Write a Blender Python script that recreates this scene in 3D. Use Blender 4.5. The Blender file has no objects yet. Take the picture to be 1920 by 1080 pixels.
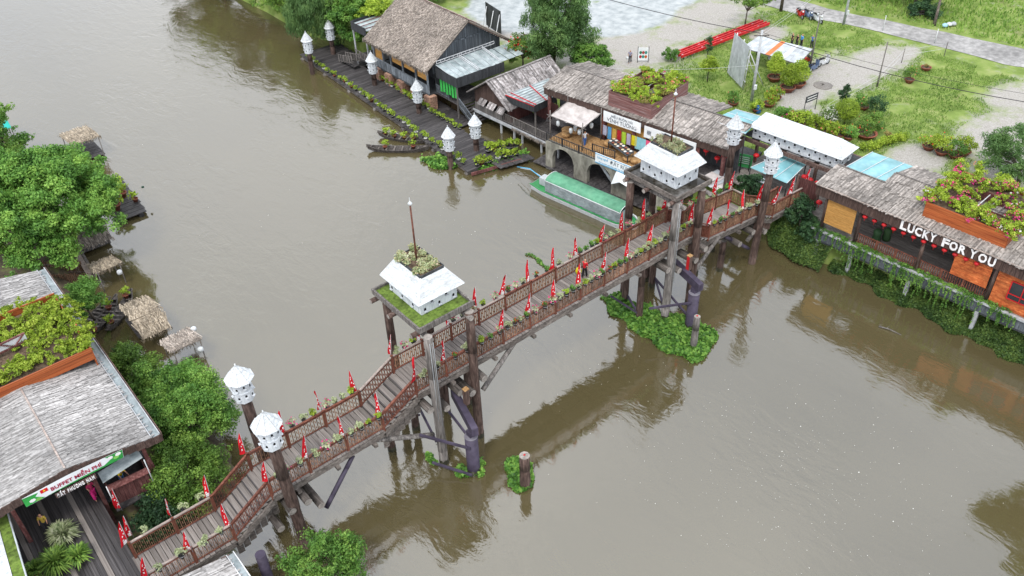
import bpy, bmesh, math, random
import numpy as np
from mathutils import Vector, Matrix

random.seed(7)
RNG = np.random.default_rng(11)
SC = bpy.context.scene
COL = SC.collection
R = math.radians

# ------------------------------------------------------------------ camera
cam_d = bpy.data.cameras.new('camera')
cam = bpy.data.objects.new('camera', cam_d)
COL.objects.link(cam)
PITCH, ROLL, AZ = R(38.1), R(-2.106), R(51.457)
_fw = Vector((math.cos(PITCH) * math.cos(AZ), math.cos(PITCH) * math.sin(AZ), -math.sin(PITCH)))
_r = _fw.cross(Vector((0, 0, 1))).normalized()
_u = _r.cross(_fw)
_r2 = math.cos(ROLL) * _r + math.sin(ROLL) * _u
_u2 = -math.sin(ROLL) * _r + math.cos(ROLL) * _u
cam.matrix_world = Matrix(((_r2.x, _u2.x, -_fw.x, 0), (_r2.y, _u2.y, -_fw.y, 0), (_r2.z, _u2.z, -_fw.z, 44.0), (0, 0, 0, 1)))
cam_d.sensor_width = 36.0
cam_d.lens = 1636.0 / 1920.0 * 36.0
cam_d.clip_end = 3000.0
cam_d.clip_start = 0.5
SC.camera = cam

# ------------------------------------------------------------------ sky: bright overcast
SUN_EL, SUN_AZ = R(58), R(215)          # azimuth measured from +X towards +Y
world = bpy.data.worlds.new('World')
SC.world = world
world.use_nodes = True
nt = world.node_tree
nt.nodes.clear()
n_out = nt.nodes.new('ShaderNodeOutputWorld')
n_bg = nt.nodes.new('ShaderNodeBackground')
n_sky = nt.nodes.new('ShaderNodeTexSky')
n_sky.sky_type = 'NISHITA'
n_sky.sun_disc = False
n_sky.sun_elevation = SUN_EL
n_sky.sun_rotation = R(90) - SUN_AZ
n_sky.dust_density = 4.0
n_mix = nt.nodes.new('ShaderNodeMix')
n_mix.data_type = 'RGBA'
n_mix.inputs[0].default_value = 0.8
n_tc = nt.nodes.new('ShaderNodeTexCoord')
n_no = nt.nodes.new('ShaderNodeTexNoise')
n_no.inputs['Scale'].default_value = 2.2
n_no.inputs['Detail'].default_value = 5
n_cr = nt.nodes.new('ShaderNodeValToRGB')
n_cr.color_ramp.elements[0].position = 0.3
n_cr.color_ramp.elements[0].color = (10.5, 11.5, 13.4, 1)
n_cr.color_ramp.elements[1].position = 0.7
n_cr.color_ramp.elements[1].color = (19.0, 19.2, 19.6, 1)
nt.links.new(n_tc.outputs['Generated'], n_no.inputs['Vector'])
nt.links.new(n_no.outputs['Fac'], n_cr.inputs['Fac'])
nt.links.new(n_sky.outputs['Color'], n_mix.inputs[6])
nt.links.new(n_cr.outputs['Color'], n_mix.inputs[7])
nt.links.new(n_mix.outputs[2], n_bg.inputs['Color'])
n_bg.inputs['Strength'].default_value = 0.1
nt.links.new(n_bg.outputs['Background'], n_out.inputs['Surface'])

sun_d = bpy.data.lights.new('sun', 'SUN')
sun_d.energy = 1.5
sun_d.angle = R(12)
sun_d.color = (1.0, 0.965, 0.91)
sun = bpy.data.objects.new('sun', sun_d)
COL.objects.link(sun)
_sd = Vector((math.cos(SUN_EL) * math.cos(SUN_AZ), math.cos(SUN_EL) * math.sin(SUN_AZ), math.sin(SUN_EL)))
sun.rotation_euler = _sd.to_track_quat('Z', 'Y').to_euler()
sun.location = _sd * 200

SC.view_settings.view_transform = 'Standard'
SC.view_settings.look = 'None'
SC.view_settings.gamma = 1.0
SC.view_settings.exposure = 0.46
SC.view_settings.use_curve_mapping = False
SC.render.engine = 'CYCLES'


# ------------------------------------------------------------------ materials
def _n(t, k, **kw):
    n = t.nodes.new(k)
    for a, b in kw.items():
        setattr(n, a, b)
    return n


def mat(name, cols, scale=3.0, stretch=(1, 1, 1), rough=0.8, bump=0.25, rand=0.18, dirt=0.35, dscale=0.5,
        metallic=0.0, attr=None, spec=0.3, contrast=0.18, fac2=None, trans=0.0, dist=0.03):
    m = bpy.data.materials.new(name)
    m.use_nodes = True
    t = m.node_tree
    b = t.nodes['Principled BSDF']
    L = t.links.new
    tc = _n(t, 'ShaderNodeTexCoord')
    oi = _n(t, 'ShaderNodeObjectInfo')
    mp = _n(t, 'ShaderNodeMapping')
    mp.inputs['Scale'].default_value = stretch
    mul = _n(t, 'ShaderNodeVectorMath', operation='SCALE')
    mul.inputs[0].default_value = (37.1, 53.7, 71.3)
    L(oi.outputs['Random'], mul.inputs['Scale'])
    L(mul.outputs[0], mp.inputs['Location'])
    L(tc.outputs['Object'], mp.inputs['Vector'])
    no = _n(t, 'ShaderNodeTexNoise')
    no.inputs['Scale'].default_value = scale
    no.inputs['Detail'].default_value = 6
    no.inputs['Roughness'].default_value = 0.62
    L(mp.outputs[0], no.inputs['Vector'])
    cr = _n(t, 'ShaderNodeValToRGB')
    k = len(cols)
    e = cr.color_ramp.elements
    while len(e) < k:
        e.new(0.5)
    for i, c in enumerate(cols):
        e[i].position = 0.5 - contrast + 2 * contrast * (i / max(1, k - 1))
        e[i].color = (c[0], c[1], c[2], 1)
    L(no.outputs['Fac'], cr.inputs['Fac'])
    col = cr.outputs['Color']
    # weathering at a larger scale
    n2 = _n(t, 'ShaderNodeTexNoise')
    n2.inputs['Scale'].default_value = dscale
    n2.inputs['Detail'].default_value = 5
    L(mp.outputs[0], n2.inputs['Vector'])
    mr = _n(t, 'ShaderNodeMapRange')
    mr.inputs[1].default_value = 0.32
    mr.inputs[2].default_value = 0.68
    mr.inputs[3].default_value = 1.0 - dirt
    mr.inputs[4].default_value = 1.0 + dirt * 0.5
    L(n2.outputs['Fac'], mr.inputs[0])
    val = mr.outputs[0]
    r1 = _n(t, 'ShaderNodeMapRange')
    r1.inputs[3].default_value = 1 - rand
    r1.inputs[4].default_value = 1 + rand
    L(oi.outputs['Random'], r1.inputs[0])
    mm = _n(t, 'ShaderNodeMath', operation='MULTIPLY')
    L(val, mm.inputs[0])
    L(r1.outputs[0], mm.inputs[1])
    val = mm.outputs[0]
    if attr:
        at = _n(t, 'ShaderNodeAttribute', attribute_name='rnd')
        r2 = _n(t, 'ShaderNodeMapRange')
        r2.inputs[3].default_value = 1 - attr
        r2.inputs[4].default_value = 1 + attr
        L(at.outputs['Fac'], r2.inputs[0])
        m3 = _n(t, 'ShaderNodeMath', operation='MULTIPLY')
        L(val, m3.inputs[0])
        L(r2.outputs[0], m3.inputs[1])
        val = m3.outputs[0]
    sc = _n(t, 'ShaderNodeVectorMath', operation='SCALE')
    L(col, sc.inputs[0])
    L(val, sc.inputs['Scale'])
    L(sc.outputs[0], b.inputs['Base Color'])
    b.inputs['Roughness'].default_value = rough
    b.inputs['Metallic'].default_value = metallic
    b.inputs['Specular IOR Level'].default_value = spec
    if bump:
        bp = _n(t, 'ShaderNodeBump')
        bp.inputs['Strength'].default_value = bump
        bp.inputs['Distance'].default_value = dist
        L(no.outputs['Fac'], bp.inputs['Height'])
        L(bp.outputs[0], b.inputs['Normal'])
    if trans:
        tr = _n(t, 'ShaderNodeBsdfTranslucent')
        L(sc.outputs[0], tr.inputs['Color'])
        mx = _n(t, 'ShaderNodeMixShader')
        mx.inputs[0].default_value = trans
        L(b.outputs[0], mx.inputs[1])
        L(tr.outputs[0], mx.inputs[2])
        L(mx.outputs[0], t.nodes['Material Output'].inputs['Surface'])
    return m


def leafmat(name, c_dark, c_mid, c_light, cs=0.5):
    m = bpy.data.materials.new(name)
    m.use_nodes = True
    t = m.node_tree
    b = t.nodes['Principled BSDF']
    L = t.links.new
    at = _n(t, 'ShaderNodeAttribute', attribute_name='rnd')
    tc = _n(t, 'ShaderNodeTexCoord')
    no = _n(t, 'ShaderNodeTexNoise')
    no.inputs['Scale'].default_value = cs
    no.inputs['Detail'].default_value = 4
    L(tc.outputs['Object'], no.inputs['Vector'])
    ad = _n(t, 'ShaderNodeMath', operation='MULTIPLY_ADD')
    L(at.outputs['Fac'], ad.inputs[0])
    ad.inputs[1].default_value = 0.55
    m2 = _n(t, 'ShaderNodeMath', operation='MULTIPLY_ADD')
    L(no.outputs['Fac'], m2.inputs[0])
    m2.inputs[1].default_value = 1.2
    m2.inputs[2].default_value = -0.36
    L(m2.outputs[0], ad.inputs[2])
    cr = _n(t, 'ShaderNodeValToRGB')
    cr.color_ramp.elements[0].position = 0.1
    cr.color_ramp.elements[0].color = (*c_dark, 1)
    cr.color_ramp.elements[1].position = 0.95
    cr.color_ramp.elements[1].color = (*c_light, 1)
    e = cr.color_ramp.elements.new(0.5)
    e.color = (*c_mid, 1)
    L(ad.outputs[0], cr.inputs['Fac'])
    oi = _n(t, 'ShaderNodeObjectInfo')
    hs = _n(t, 'ShaderNodeHueSaturation')
    r1 = _n(t, 'ShaderNodeMapRange')
    r1.inputs[3].default_value = 0.82
    r1.inputs[4].default_value = 1.18
    L(oi.outputs['Random'], r1.inputs[0])
    L(r1.outputs[0], hs.inputs['Value'])
    L(cr.outputs['Color'], hs.inputs['Color'])
    L(hs.outputs[0], b.inputs['Base Color'])
    b.inputs['Roughness'].default_value = 0.55
    b.inputs['Specular IOR Level'].default_value = 0.25
    tr = _n(t, 'ShaderNodeBsdfTranslucent')
    L(hs.outputs[0], tr.inputs['Color'])
    mx = _n(t, 'ShaderNodeMixShader')
    mx.inputs[0].default_value = 0.3
    L(b.outputs[0], mx.inputs[1])
    L(tr.outputs[0], mx.inputs[2])
    L(mx.outputs[0], t.nodes['Material Output'].inputs['Surface'])
    return m


M = {}
M['deck'] = mat('weathered grey deck wood', [(.13, .112, .1), (.205, .183, .168), (.28, .255, .238)], 2.2, (5, .8, 5), .85, .3, .22, .22, .5)
M['deckdark'] = mat('damp dark deck and step shade wood', [(.026, .024, .025), (.054, .05, .051), (.1, .092, .092)], 2.5, (2, 2, 2), .6, .35, .32, .3, .8)
M['railred'] = mat('red brown stained wood', [(.075, .024, .016), (.15, .05, .031), (.23, .092, .06)], 4, (2, 2, 2), .65, .25, .22, .35, 1.2)
M['slat'] = mat('faded brown slats', [(.12, .055, .03), (.24, .13, .078), (.37, .235, .155)], 5, (2, 2, 1), .75, .25, .25, .35, 1.0, attr=.35)
M['railgrey'] = mat('sun bleached rail', [(.19, .14, .12), (.3, .245, .215), (.4, .35, .32)], 6, (1, 3, 3), .7, .2, .15, .3, 1.0)
M['logdark'] = mat('dark log', [(.032, .019, .015), (.08, .051, .042), (.155, .11, .092)], 3, (3, 3, .5), .8, .6, .2, .4, 1.2)
M['loggrey'] = mat('grey log', [(.075, .068, .063), (.16, .145, .135), (.27, .25, .235)], 3, (4, 4, .4), .85, .6, .2, .4, 1.2)
M['logpier'] = mat('shade-darkened pier log', [(.035, .029, .025), (.085, .073, .065), (.15, .133, .12)], 3, (4, .4, 4), .85, .6, .25, .4, 1.2)  # grey log colour darkened to carry the shade under the bridge
M['logend'] = mat('sawn log end', [(.2, .18, .165), (.34, .31, .28)], 8, (1, 1, 1), .9, .3, .15, .3, 2)
M['beam'] = mat('old beam', [(.06, .05, .044), (.13, .112, .1), (.21, .19, .17)], 3, (1.5, 1.5, 3), .85, .4, .2, .4, .8)
M['purple'] = mat('purple painted steel', [(.04, .032, .052), (.057, .047, .075), (.075, .063, .094)], 2, (1, 1, 1), .65, .15, .06, .35, .8, spec=.3)
M['white'] = mat('white painted boards', [(.42, .46, .50), (.54, .57, .60), (.60, .63, .65)], 3, (3, 3, .8), .7, .15, .05, .16, 1.4)
M['whiteroof'] = mat('white roof boards', [(.27, .30, .31), (.55, .575, .59), (.62, .64, .65)], 6, (1, 1, 3), .7, .25, .10, .2, 2.2, contrast=.3)
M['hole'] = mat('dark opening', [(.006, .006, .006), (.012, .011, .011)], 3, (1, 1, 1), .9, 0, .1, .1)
M['moss'] = mat('moss', [(.06, .085, .018), (.12, .19, .03), (.17, .24, .05)], 5, (1, 1, 1), .95, .6, .05, .45, 1.2)
M['soil'] = mat('soil', [(.05, .032, .02), (.11, .075, .05), (.17, .12, .085)], 6, (1, 1, 1), .95, .6, .05, .4, 1)
M['wet'] = mat('wet tray floor', [(.018, .015, .01), (.032, .027, .019), (.14, .135, .13)], .7, (1, 1, 1), .12, .05, .05, .4, .7)
M['red'] = mat('red flag cloth', [(.55, .008, .018), (.66, .012, .025)], 2, (1, 1, 1), .7, .05, .08, .15, 1.2, trans=.25)
M['flagwhite'] = mat('white print', [(.72, .70, .70), (.8, .8, .8)], 3, (1, 1, 1), .7, 0, .03, .1)
M['pole'] = mat('thin grey metal pole', [(.3, .3, .3), (.42, .42, .42)], 3, (1, 1, 1), .5, 0, .1, .2)
M['potblack'] = mat('black plastic pot', [(.012, .012, .014), (.025, .025, .028)], 4, (1, 1, 1), .5, .1, .2, .2, spec=.5)
M['potterra'] = mat('terracotta', [(.17, .055, .035), (.27, .09, .055)], 5, (1, 1, 1), .8, .15, .15, .3, 2)
M['potwhite'] = mat('white pot', [(.55, .55, .53), (.68, .68, .66)], 5, (1, 1, 1), .6, .1, .15, .2, 2)
M['thatch'] = mat('thatch', [(.17, .14, .115), (.285, .245, .21), (.4, .355, .315)], 6, (1, 1, 1), .95, .3, .03, .3, .35, attr=.55)
M['thatchgold'] = mat('pale dry thatch', [(.2, .16, .115), (.33, .275, .205), (.46, .395, .31)], 6, (1, 1, 1), .95, .3, .08, .3, .5, attr=.5)
M['shingle'] = mat('silver grey shingles', [(.21, .2, .193), (.315, .305, .297), (.41, .4, .39)], 5, (1, 1, 1), .9, .25, .03, .35, .22, attr=.28)
M['bamboo'] = mat('weathered bamboo roof', [(.15, .132, .118), (.25, .226, .206), (.35, .32, .295)], 5, (1, 1, 1), .9, .25, .03, .32, .3, attr=.42)
M['plankroof'] = mat('streaked plank roof', [(.12, .105, .1), (.25, .23, .225), (.42, .40, .4)], 4, (1, 1, 1), .85, .2, .05, .3, .4, attr=.6)
M['board'] = mat('blue grey boards', [(.075, .088, .102), (.14, .16, .182), (.23, .255, .285)], 3.5, (3, 3, .5), .8, .3, .12, .35, .7, attr=.35)
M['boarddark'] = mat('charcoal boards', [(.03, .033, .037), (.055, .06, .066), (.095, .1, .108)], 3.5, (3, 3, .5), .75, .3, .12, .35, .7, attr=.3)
M['boardbrown'] = mat('dark brown boards', [(.06, .035, .03), (.12, .075, .062), (.19, .13, .11)], 3.5, (3, 3, .6), .8, .3, .15, .4, .8, attr=.35)
M['boardred'] = mat('old red boards', [(.085, .03, .028), (.15, .055, .05), (.24, .12, .11)], 3, (2, 2, 1), .8, .3, .1, .4, .8, attr=.3)
M['planter'] = mat('orange varnished boards', [(.27, .055, .018), (.42, .105, .03), (.52, .17, .055)], 2.2, (1.5, 1.5, 3), .5, .15, .08, .35, .6, attr=.2)
M['planterold'] = mat('faded red planter boards', [(.15, .05, .045), (.25, .12, .11), (.36, .27, .27)], 3, (1, 1, 3), .8, .25, .08, .35, .7, attr=.25)
M['blind'] = mat('bamboo blind', [(.36, .16, .035), (.5, .26, .07), (.6, .36, .12)], 4, (1, 1, 14), .75, .25, .08, .25, .8)
M['brick'] = mat('pinkish brick', [(.2, .115, .08), (.32, .19, .135), (.4, .26, .19)], 6, (1, 1, 1), .9, .4, .15, .35, 1.2, attr=.25)
M['concrete'] = mat('stained concrete', [(.15, .145, .115), (.25, .24, .2), (.34, .33, .28)], 2.2, (1, 1, .5), .9, .3, .05, .45, .6)
M['concretepost'] = mat('pale concrete post', [(.32, .34, .36), (.45, .46, .47)], 4, (1, 1, 1), .85, .2, .08, .3, 1.2)
M['tin'] = mat('pale blue metal sheet', [(.22, .275, .285), (.31, .365, .375), (.4, .45, .455)], 1.6, (1, 1, 1), .4, .05, .05, .25, .8, spec=.5)
M['tingrey'] = mat('grey corrugated metal', [(.3, .32, .34), (.4, .43, .45), (.47, .5, .52)], 1.5, (1, 1, 1), .45, .05, .06, .3, .7, spec=.5)
M['turq'] = mat('turquoise sheet', [(.125, .30, .335), (.17, .37, .405), (.25, .45, .48)], .8, (1, 1, 1), .45, .05, .04, .25, .5, spec=.5)
M['steelwhite'] = mat('white painted steel', [(.5, .52, .54), (.62, .63, .64)], 4, (1, 1, 1), .6, .05, .08, .2)
M['redsteel'] = mat('red painted steel', [(.42, .012, .015), (.55, .02, .025)], 2, (1, 1, 1), .5, .05, .08, .2, 1)
M['iron'] = mat('dark iron', [(.02, .02, .022), (.045, .043, .045)], 4, (1, 1, 1), .6, .1, .1, .3)
M['net'] = mat('grey plastic sheet', [(.17, .205, .215), (.24, .28, .292), (.31, .35, .36)], 2.5, (1, 1, 2), .5, .3, .05, .25, 1)
M['boatgreen'] = mat('green boat paint', [(.02, .17, .05), (.035, .25, .075)], 3, (1, 1, 1), .45, .05, .05, .25, 1, spec=.5)
M['canopygreen'] = mat('mint green canopy', [(.06, .2, .115), (.085, .25, .15), (.115, .295, .18)], 2, (1, 1, 1), .6, .08, .03, .25, .6)
M['boatwood'] = mat('dark old boat planks', [(.03, .025, .022), (.07, .06, .055), (.13, .12, .112)], 4, (1, 3, 1), .7, .3, .15, .35, 1)
M['cloth'] = mat('dusty canvas', [(.38, .34, .32), (.5, .46, .44), (.58, .54, .52)], 2, (1, 1, 1), .9, .15, .04, .25, .6)
M['straw'] = mat('straw floor', [(.2, .105, .04), (.33, .19, .08), (.45, .29, .14)], 5, (1, 1, 1), .95, .6, .05, .35, 1)
M['skin'] = mat('skin', [(.38, .2, .13), (.45, .25, .17)], 4, (1, 1, 1), .6, 0, .08, .1)
M['hair'] = mat('black hair', [(.008, .007, .007), (.02, .018, .017)], 5, (1, 1, 1), .5, .1, .1, .1)
M['hat'] = mat('straw hat', [(.5, .38, .24), (.62, .5, .34)], 6, (1, 1, 1), .8, .2, .05, .15)
M['glass'] = mat('dark window glass', [(.012, .016, .02), (.03, .035, .04)], 1, (1, 1, 1), .12, 0, .1, .2, spec=.6)
M['rubber'] = mat('black rubber', [(.012, .012, .012), (.022, .022, .022)], 4, (1, 1, 1), .8, 0, .1, .1)
M['banner'] = mat('white banner vinyl', [(.66, .70, .72), (.74, .76, .77)], 1.5, (1, 1, 1), .6, .04, .02, .1, .5)
M['bannerink'] = mat('dark grey print', [(.09, .11, .14), (.12, .14, .17)], 2, (1, 1, 1), .7, 0, .02, .1)
M['bannerblue'] = mat('blue print', [(.08, .3, .5), (.11, .36, .56)], 2, (1, 1, 1), .7, 0, .02, .1)
M['stone'] = mat('pale stone', [(.35, .34, .33), (.5, .49, .47)], 4, (1, 1, 1), .9, .3, .1, .3)
M['bark'] = mat('bark', [(.05, .04, .032), (.11, .09, .075), (.18, .155, .13)], 5, (2, 2, .6), .9, .6, .1, .35, 1)
M['tide'] = mat('wet algae band', [(.02, .022, .012), (.045, .045, .028), (.08, .075, .05)], 6, (1, 1, 1), .35, .4, .1, .4, 2)
M['capplate'] = mat('pale purple plate', [(.14, .13, .16), (.22, .21, .24)], 3, rough=.8)  # paler than the column paint
M['leafivy'] = leafmat('dark creeper leaves', (.018, .042, .014), (.06, .115, .028), (.15, .22, .05), .8)
M['foam'] = mat('foam flecks', [(.5, .5, .46), (.7, .7, .66)], 4, (1, 1, 1), .9, 0, .1, .1)


def flat(name, c, rough=.7, rand=.08, trans=0.0):
    key = 'flat_' + name
    if key not in M:
        M[key] = mat(name, [tuple(x * .88 for x in c), c], 4, (1, 1, 1), rough, .05, rand, .2, 1.2, trans=trans)
    return M[key]


M['leaf'] = leafmat('mid green leaves', (0.033, 0.075, 0.018), (0.125, 0.235, 0.04), (0.31, 0.45, 0.085))
M['leafbig'] = leafmat('fresh green leaves', (0.035, 0.105, 0.022), (0.125, 0.27, 0.048), (0.32, 0.50, 0.10))
M['leafdark'] = leafmat('dark green leaves', (0.017, 0.045, 0.023), (0.049, 0.109, 0.045), (0.112, 0.210, 0.076))
M['leafgrey'] = leafmat('grey green narrow leaves', (0.045, 0.095, 0.035), (0.125, 0.24, 0.075), (0.26, 0.40, 0.13))
M['leaflime'] = leafmat('lime leaves', (0.10, 0.165, 0.018), (0.28, 0.40, 0.035), (0.52, 0.61, 0.10), 1.2)
M['leafpale'] = leafmat('pale variegated leaves', (0.132, 0.187, 0.074), (0.363, 0.418, 0.223), (0.605, 0.616, 0.446), 2)
M['leafpink'] = leafmat('pink and pale leaves', (.2, .18, .08), (.42, .4, .2), (.6, .4, .42), 2.5)
M['leafhya'] = leafmat('water hyacinth leaves', (0.03, 0.085, 0.018), (0.095, 0.235, 0.035), (0.27, 0.46, 0.085), 1.5)
M['leafgrass'] = leafmat('grass blades', (0.072, 0.144, 0.029), (0.180, 0.300, 0.057), (0.324, 0.444, 0.113), .25)
M['leafdry'] = leafmat('dry yellow leaves', (.12, .1, .03), (.26, .22, .07), (.4, .34, .12), 1)
M['flowerpink'] = leafmat('magenta bracts', (.35, .01, .1), (.6, .03, .2), (.7, .15, .3), 2)
M['flowerorange'] = leafmat('salmon bracts', (.5, .08, .04), (.65, .2, .1), (.75, .45, .3), 2)
M['flowerwhite'] = leafmat('white petals', (.6, .6, .52), (.75, .75, .68), (.82, .82, .78), 2)
M['flowerred'] = leafmat('red petals', (.4, .01, .01), (.6, .02, .02), (.7, .08, .05), 2)

# ------------------------------------------------------------------ object helpers
WL = {}


def setp(o, label=None, cat=None, group=None, kind=None):
    if label:
        o['label'] = label
    if cat:
        o['category'] = cat
    if group:
        o['group'] = group
    if kind:
        o['kind'] = kind
    return o


def thing(name, label, cat, loc=(0, 0, 0), group=None, rz=0.0):
    o = bpy.data.objects.new(name, None)
    o.empty_display_size = 0.3
    COL.objects.link(o)
    o.location = loc
    o.rotation_euler = (0, 0, rz)
    WL[o.name] = Vector(loc)
    return setp(o, label, cat, group)


def link(name, me, parent=None, off=None):
    o = bpy.data.objects.new(name, me)
    COL.objects.link(o)
    if parent is not None:
        o.parent = parent
    WL[o.name] = WL.get(parent.name, Vector((0, 0, 0))).copy() if parent is not None else Vector((0, 0, 0))
    return o


def mesh_np(name, v, f, mats, rnd=None, smooth=False, mi=None):
    """v: (n,3) array, f: (m,4) or (m,3) int array."""
    me = bpy.data.meshes.new(name)
    v = np.asarray(v, dtype=np.float32)
    f = np.asarray(f, dtype=np.int32)
    k = f.shape[1]
    me.vertices.add(len(v))
    me.vertices.foreach_set('co', v.ravel())
    me.loops.add(f.size)
    me.loops.foreach_set('vertex_index', f.ravel())
    me.polygons.add(len(f))
    me.polygons.foreach_set('loop_start', np.arange(0, f.size, k, dtype=np.int32))
    if mi is not None:
        me.polygons.foreach_set('material_index', np.asarray(mi, dtype=np.int32))
    if smooth:
        me.polygons.foreach_set('use_smooth', np.ones(len(f), dtype=bool))
    for m in (mats if isinstance(mats, (list, tuple)) else [mats]):
        me.materials.append(m)
    if rnd is not None:
        a = me.attributes.new('rnd', 'FLOAT', 'FACE')
        a.data.foreach_set('value', np.asarray(rnd, dtype=np.float32))
    me.update()
    me.validate()
    return me


class MB:
    def __init__(self):
        self.v, self.f, self.mi, self.cur = [], [], [], 0
        self.rn, self.sm = [], []
        self.smooth = False
        self.T = None

    def add(self, vs, fs, rn=None):
        b = len(self.v)
        if self.T is not None:
            vs = [self.T @ Vector(p) for p in vs]
        self.v += [tuple(p) for p in vs]
        rn = random.random() if rn is None else rn
        for q in fs:
            self.f.append(tuple(b + i for i in q))
            self.mi.append(self.cur)
            self.rn.append(rn)
            self.sm.append(self.smooth)
        return self

    def box(self, c, s, rz=0.0):
        x, y, z = s[0] / 2, s[1] / 2, s[2] / 2
        ca, sa = math.cos(rz), math.sin(rz)
        vs = []
        for dz in (-z, z):
            for dx, dy in ((-x, -y), (x, -y), (x, y), (-x, y)):
                vs.append((c[0] + dx * ca - dy * sa, c[1] + dx * sa + dy * ca, c[2] + dz))
        return self.add(vs, [(3, 2, 1, 0), (4, 5, 6, 7), (0, 1, 5, 4), (1, 2, 6, 5), (2, 3, 7, 6), (3, 0, 4, 7)])

    def beam(self, a, b, w, h, up=(0, 0, 1), w2=None, h2=None):
        a, b = Vector(a), Vector(b)
        d = (b - a).normalized()
        up = Vector(up)
        if abs(d.dot(up)) > .98:
            up = Vector((1, 0, 0))
        s = d.cross(up).normalized()
        u = s.cross(d)
        w2 = w if w2 is None else w2
        h2 = h if h2 is None else h2
        vs = []
        for p, ww, hh in ((a, w, h), (b, w2, h2)):
            for i, j in ((-1, -1), (1, -1), (1, 1), (-1, 1)):
                vs.append(p + s * (i * ww / 2) + u * (j * hh / 2))
        return self.add(vs, [(0, 1, 2, 3), (7, 6, 5, 4), (1, 0, 4, 5), (2, 1, 5, 6), (3, 2, 6, 7), (0, 3, 7, 4)])

    def tube(self, a, b, r0, r1=None, n=8, cap=True, capmi=None):
        a, b = Vector(a), Vector(b)
        r1 = r0 if r1 is None else r1
        d = (b - a).normalized()
        up = Vector((0, 0, 1)) if abs(d.z) < .9 else Vector((1, 0, 0))
        s = d.cross(up).normalized()
        u = s.cross(d)
        vs = []
        for p, r in ((a, r0), (b, r1)):
            for i in range(n):
                t = 2 * math.pi * i / n
                vs.append(p + s * (math.cos(t) * r) + u * (math.sin(t) * r))
        sm = self.smooth
        self.smooth = True
        rn = random.random()
        self.add(vs, [((i + 1) % n, i, n + i, n + (i + 1) % n) for i in range(n)], rn)
        self.smooth = sm
        if cap:
            k = self.cur
            if capmi is not None:
                self.cur = capmi
            bse = len(self.v) - 2 * n
            for fc in (tuple(bse + i for i in range(n)), tuple(bse + 2 * n - 1 - i for i in range(n))):
                self.f.append(fc)
                self.mi.append(self.cur)
                self.rn.append(rn)
                self.sm.append(False)
            self.cur = k
        return self

    def path(self, pts, r, n=6, r_end=None):
        for i in range(len(pts) - 1):
            t0, t1 = i / (len(pts) - 1), (i + 1) / (len(pts) - 1)
            re = r if r_end is None else r_end
            self.tube(pts[i], pts[i + 1], r + (re - r) * t0, r + (re - r) * t1, n)
        return self

    def prism(self, poly, z0, z1):
        n = len(poly)
        vs = [(p[0], p[1], z0) for p in poly] + [(p[0], p[1], z1) for p in poly]
        fs = [tuple(reversed(range(n))), tuple(range(n, 2 * n))] + [(i, (i + 1) % n, n + (i + 1) % n, n + i) for i in range(n)]
        return self.add(vs, fs)

    def slab(self, quad, th):
        """quad: 4 points counter-clockwise from above; thickness below."""
        q = [Vector(p) for p in quad]
        nrm = (q[1] - q[0]).cross(q[3] - q[0]).normalized()
        vs = q + [p - nrm * th for p in q]
        return self.add(vs, [(0, 1, 2, 3), (7, 6, 5, 4), (1, 0, 4, 5), (2, 1, 5, 6), (3, 2, 6, 7), (0, 3, 7, 4)])

    def lathe(self, c, prof, n=12):
        vs = []
        for r, z in prof:
            for i in range(n):
                t = 2 * math.pi * i / n
                vs.append((c[0] + r * math.cos(t), c[1] + r * math.sin(t), c[2] + z))
        fs = []
        for k in range(len(prof) - 1):
            for i in range(n):
                fs.append((k * n + i, k * n + (i + 1) % n, (k + 1) * n + (i + 1) % n, (k + 1) * n + i))
        fs.append(tuple(reversed(range(n))))
        fs.append(tuple(range((len(prof) - 1) * n, len(prof) * n)))
        sm = self.smooth
        self.smooth = True
        self.add(vs, fs)
        self.smooth = sm
        return self

    def mesh(self, name, mats, org=Vector((0, 0, 0))):
        me = bpy.data.meshes.new(name)
        me.from_pydata([(p[0] - org[0], p[1] - org[1], p[2] - org[2]) for p in self.v], [], self.f)
        for m in (mats if isinstance(mats, (list, tuple)) else [mats]):
            me.materials.append(m)
        me.polygons.foreach_set('material_index', self.mi)
        me.polygons.foreach_set('use_smooth', self.sm)
        a = me.attributes.new('rnd', 'FLOAT', 'FACE')
        a.data.foreach_set('value', self.rn)
        me.update()
        return me

    def build(self, name, mats, parent=None, kind=None):
        if not self.v:
            return None
        org = WL.get(parent.name, Vector((0, 0, 0))) if parent is not None else Vector((0, 0, 0))
        o = link(name, self.mesh(name, mats, org), parent)
        if kind:
            o['kind'] = kind
        return o


def one(name, label, cat, mb, mats, loc, group=None):
    """a thing that is one mesh, with its origin at loc."""
    me = mb.mesh(name, mats, Vector(loc))
    o = bpy.data.objects.new(name, me)
    COL.objects.link(o)
    o.location = loc
    WL[o.name] = Vector(loc)
    return setp(o, label, cat, group)


def ubox(name, m, bev=.04):
    """unit box with softened edges, shared by alike pieces."""
    bm = bmesh.new()
    bmesh.ops.create_cube(bm, size=1.0)
    me = bpy.data.meshes.new(name)
    bm.to_mesh(me)
    bm.free()
    me.materials.append(m)
    return me


def piece(name, me, loc, scale, parent, rot=(0, 0, 0)):
    o = bpy.data.objects.new(name, me)
    COL.objects.link(o)
    o.parent = parent
    w = WL.get(parent.name, Vector((0, 0, 0)))
    o.location = Vector(loc) - w
    o.scale = scale
    o.rotation_euler = rot
    WL[o.name] = Vector(loc)
    return o


def kids(o):
    return list(o.children)


def copy_tree(o, parent=None):
    c = o.copy()
    COL.objects.link(c)
    if parent is not None:
        c.parent = parent
    for ch in kids(o):
        copy_tree(ch, c)
    return c


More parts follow.
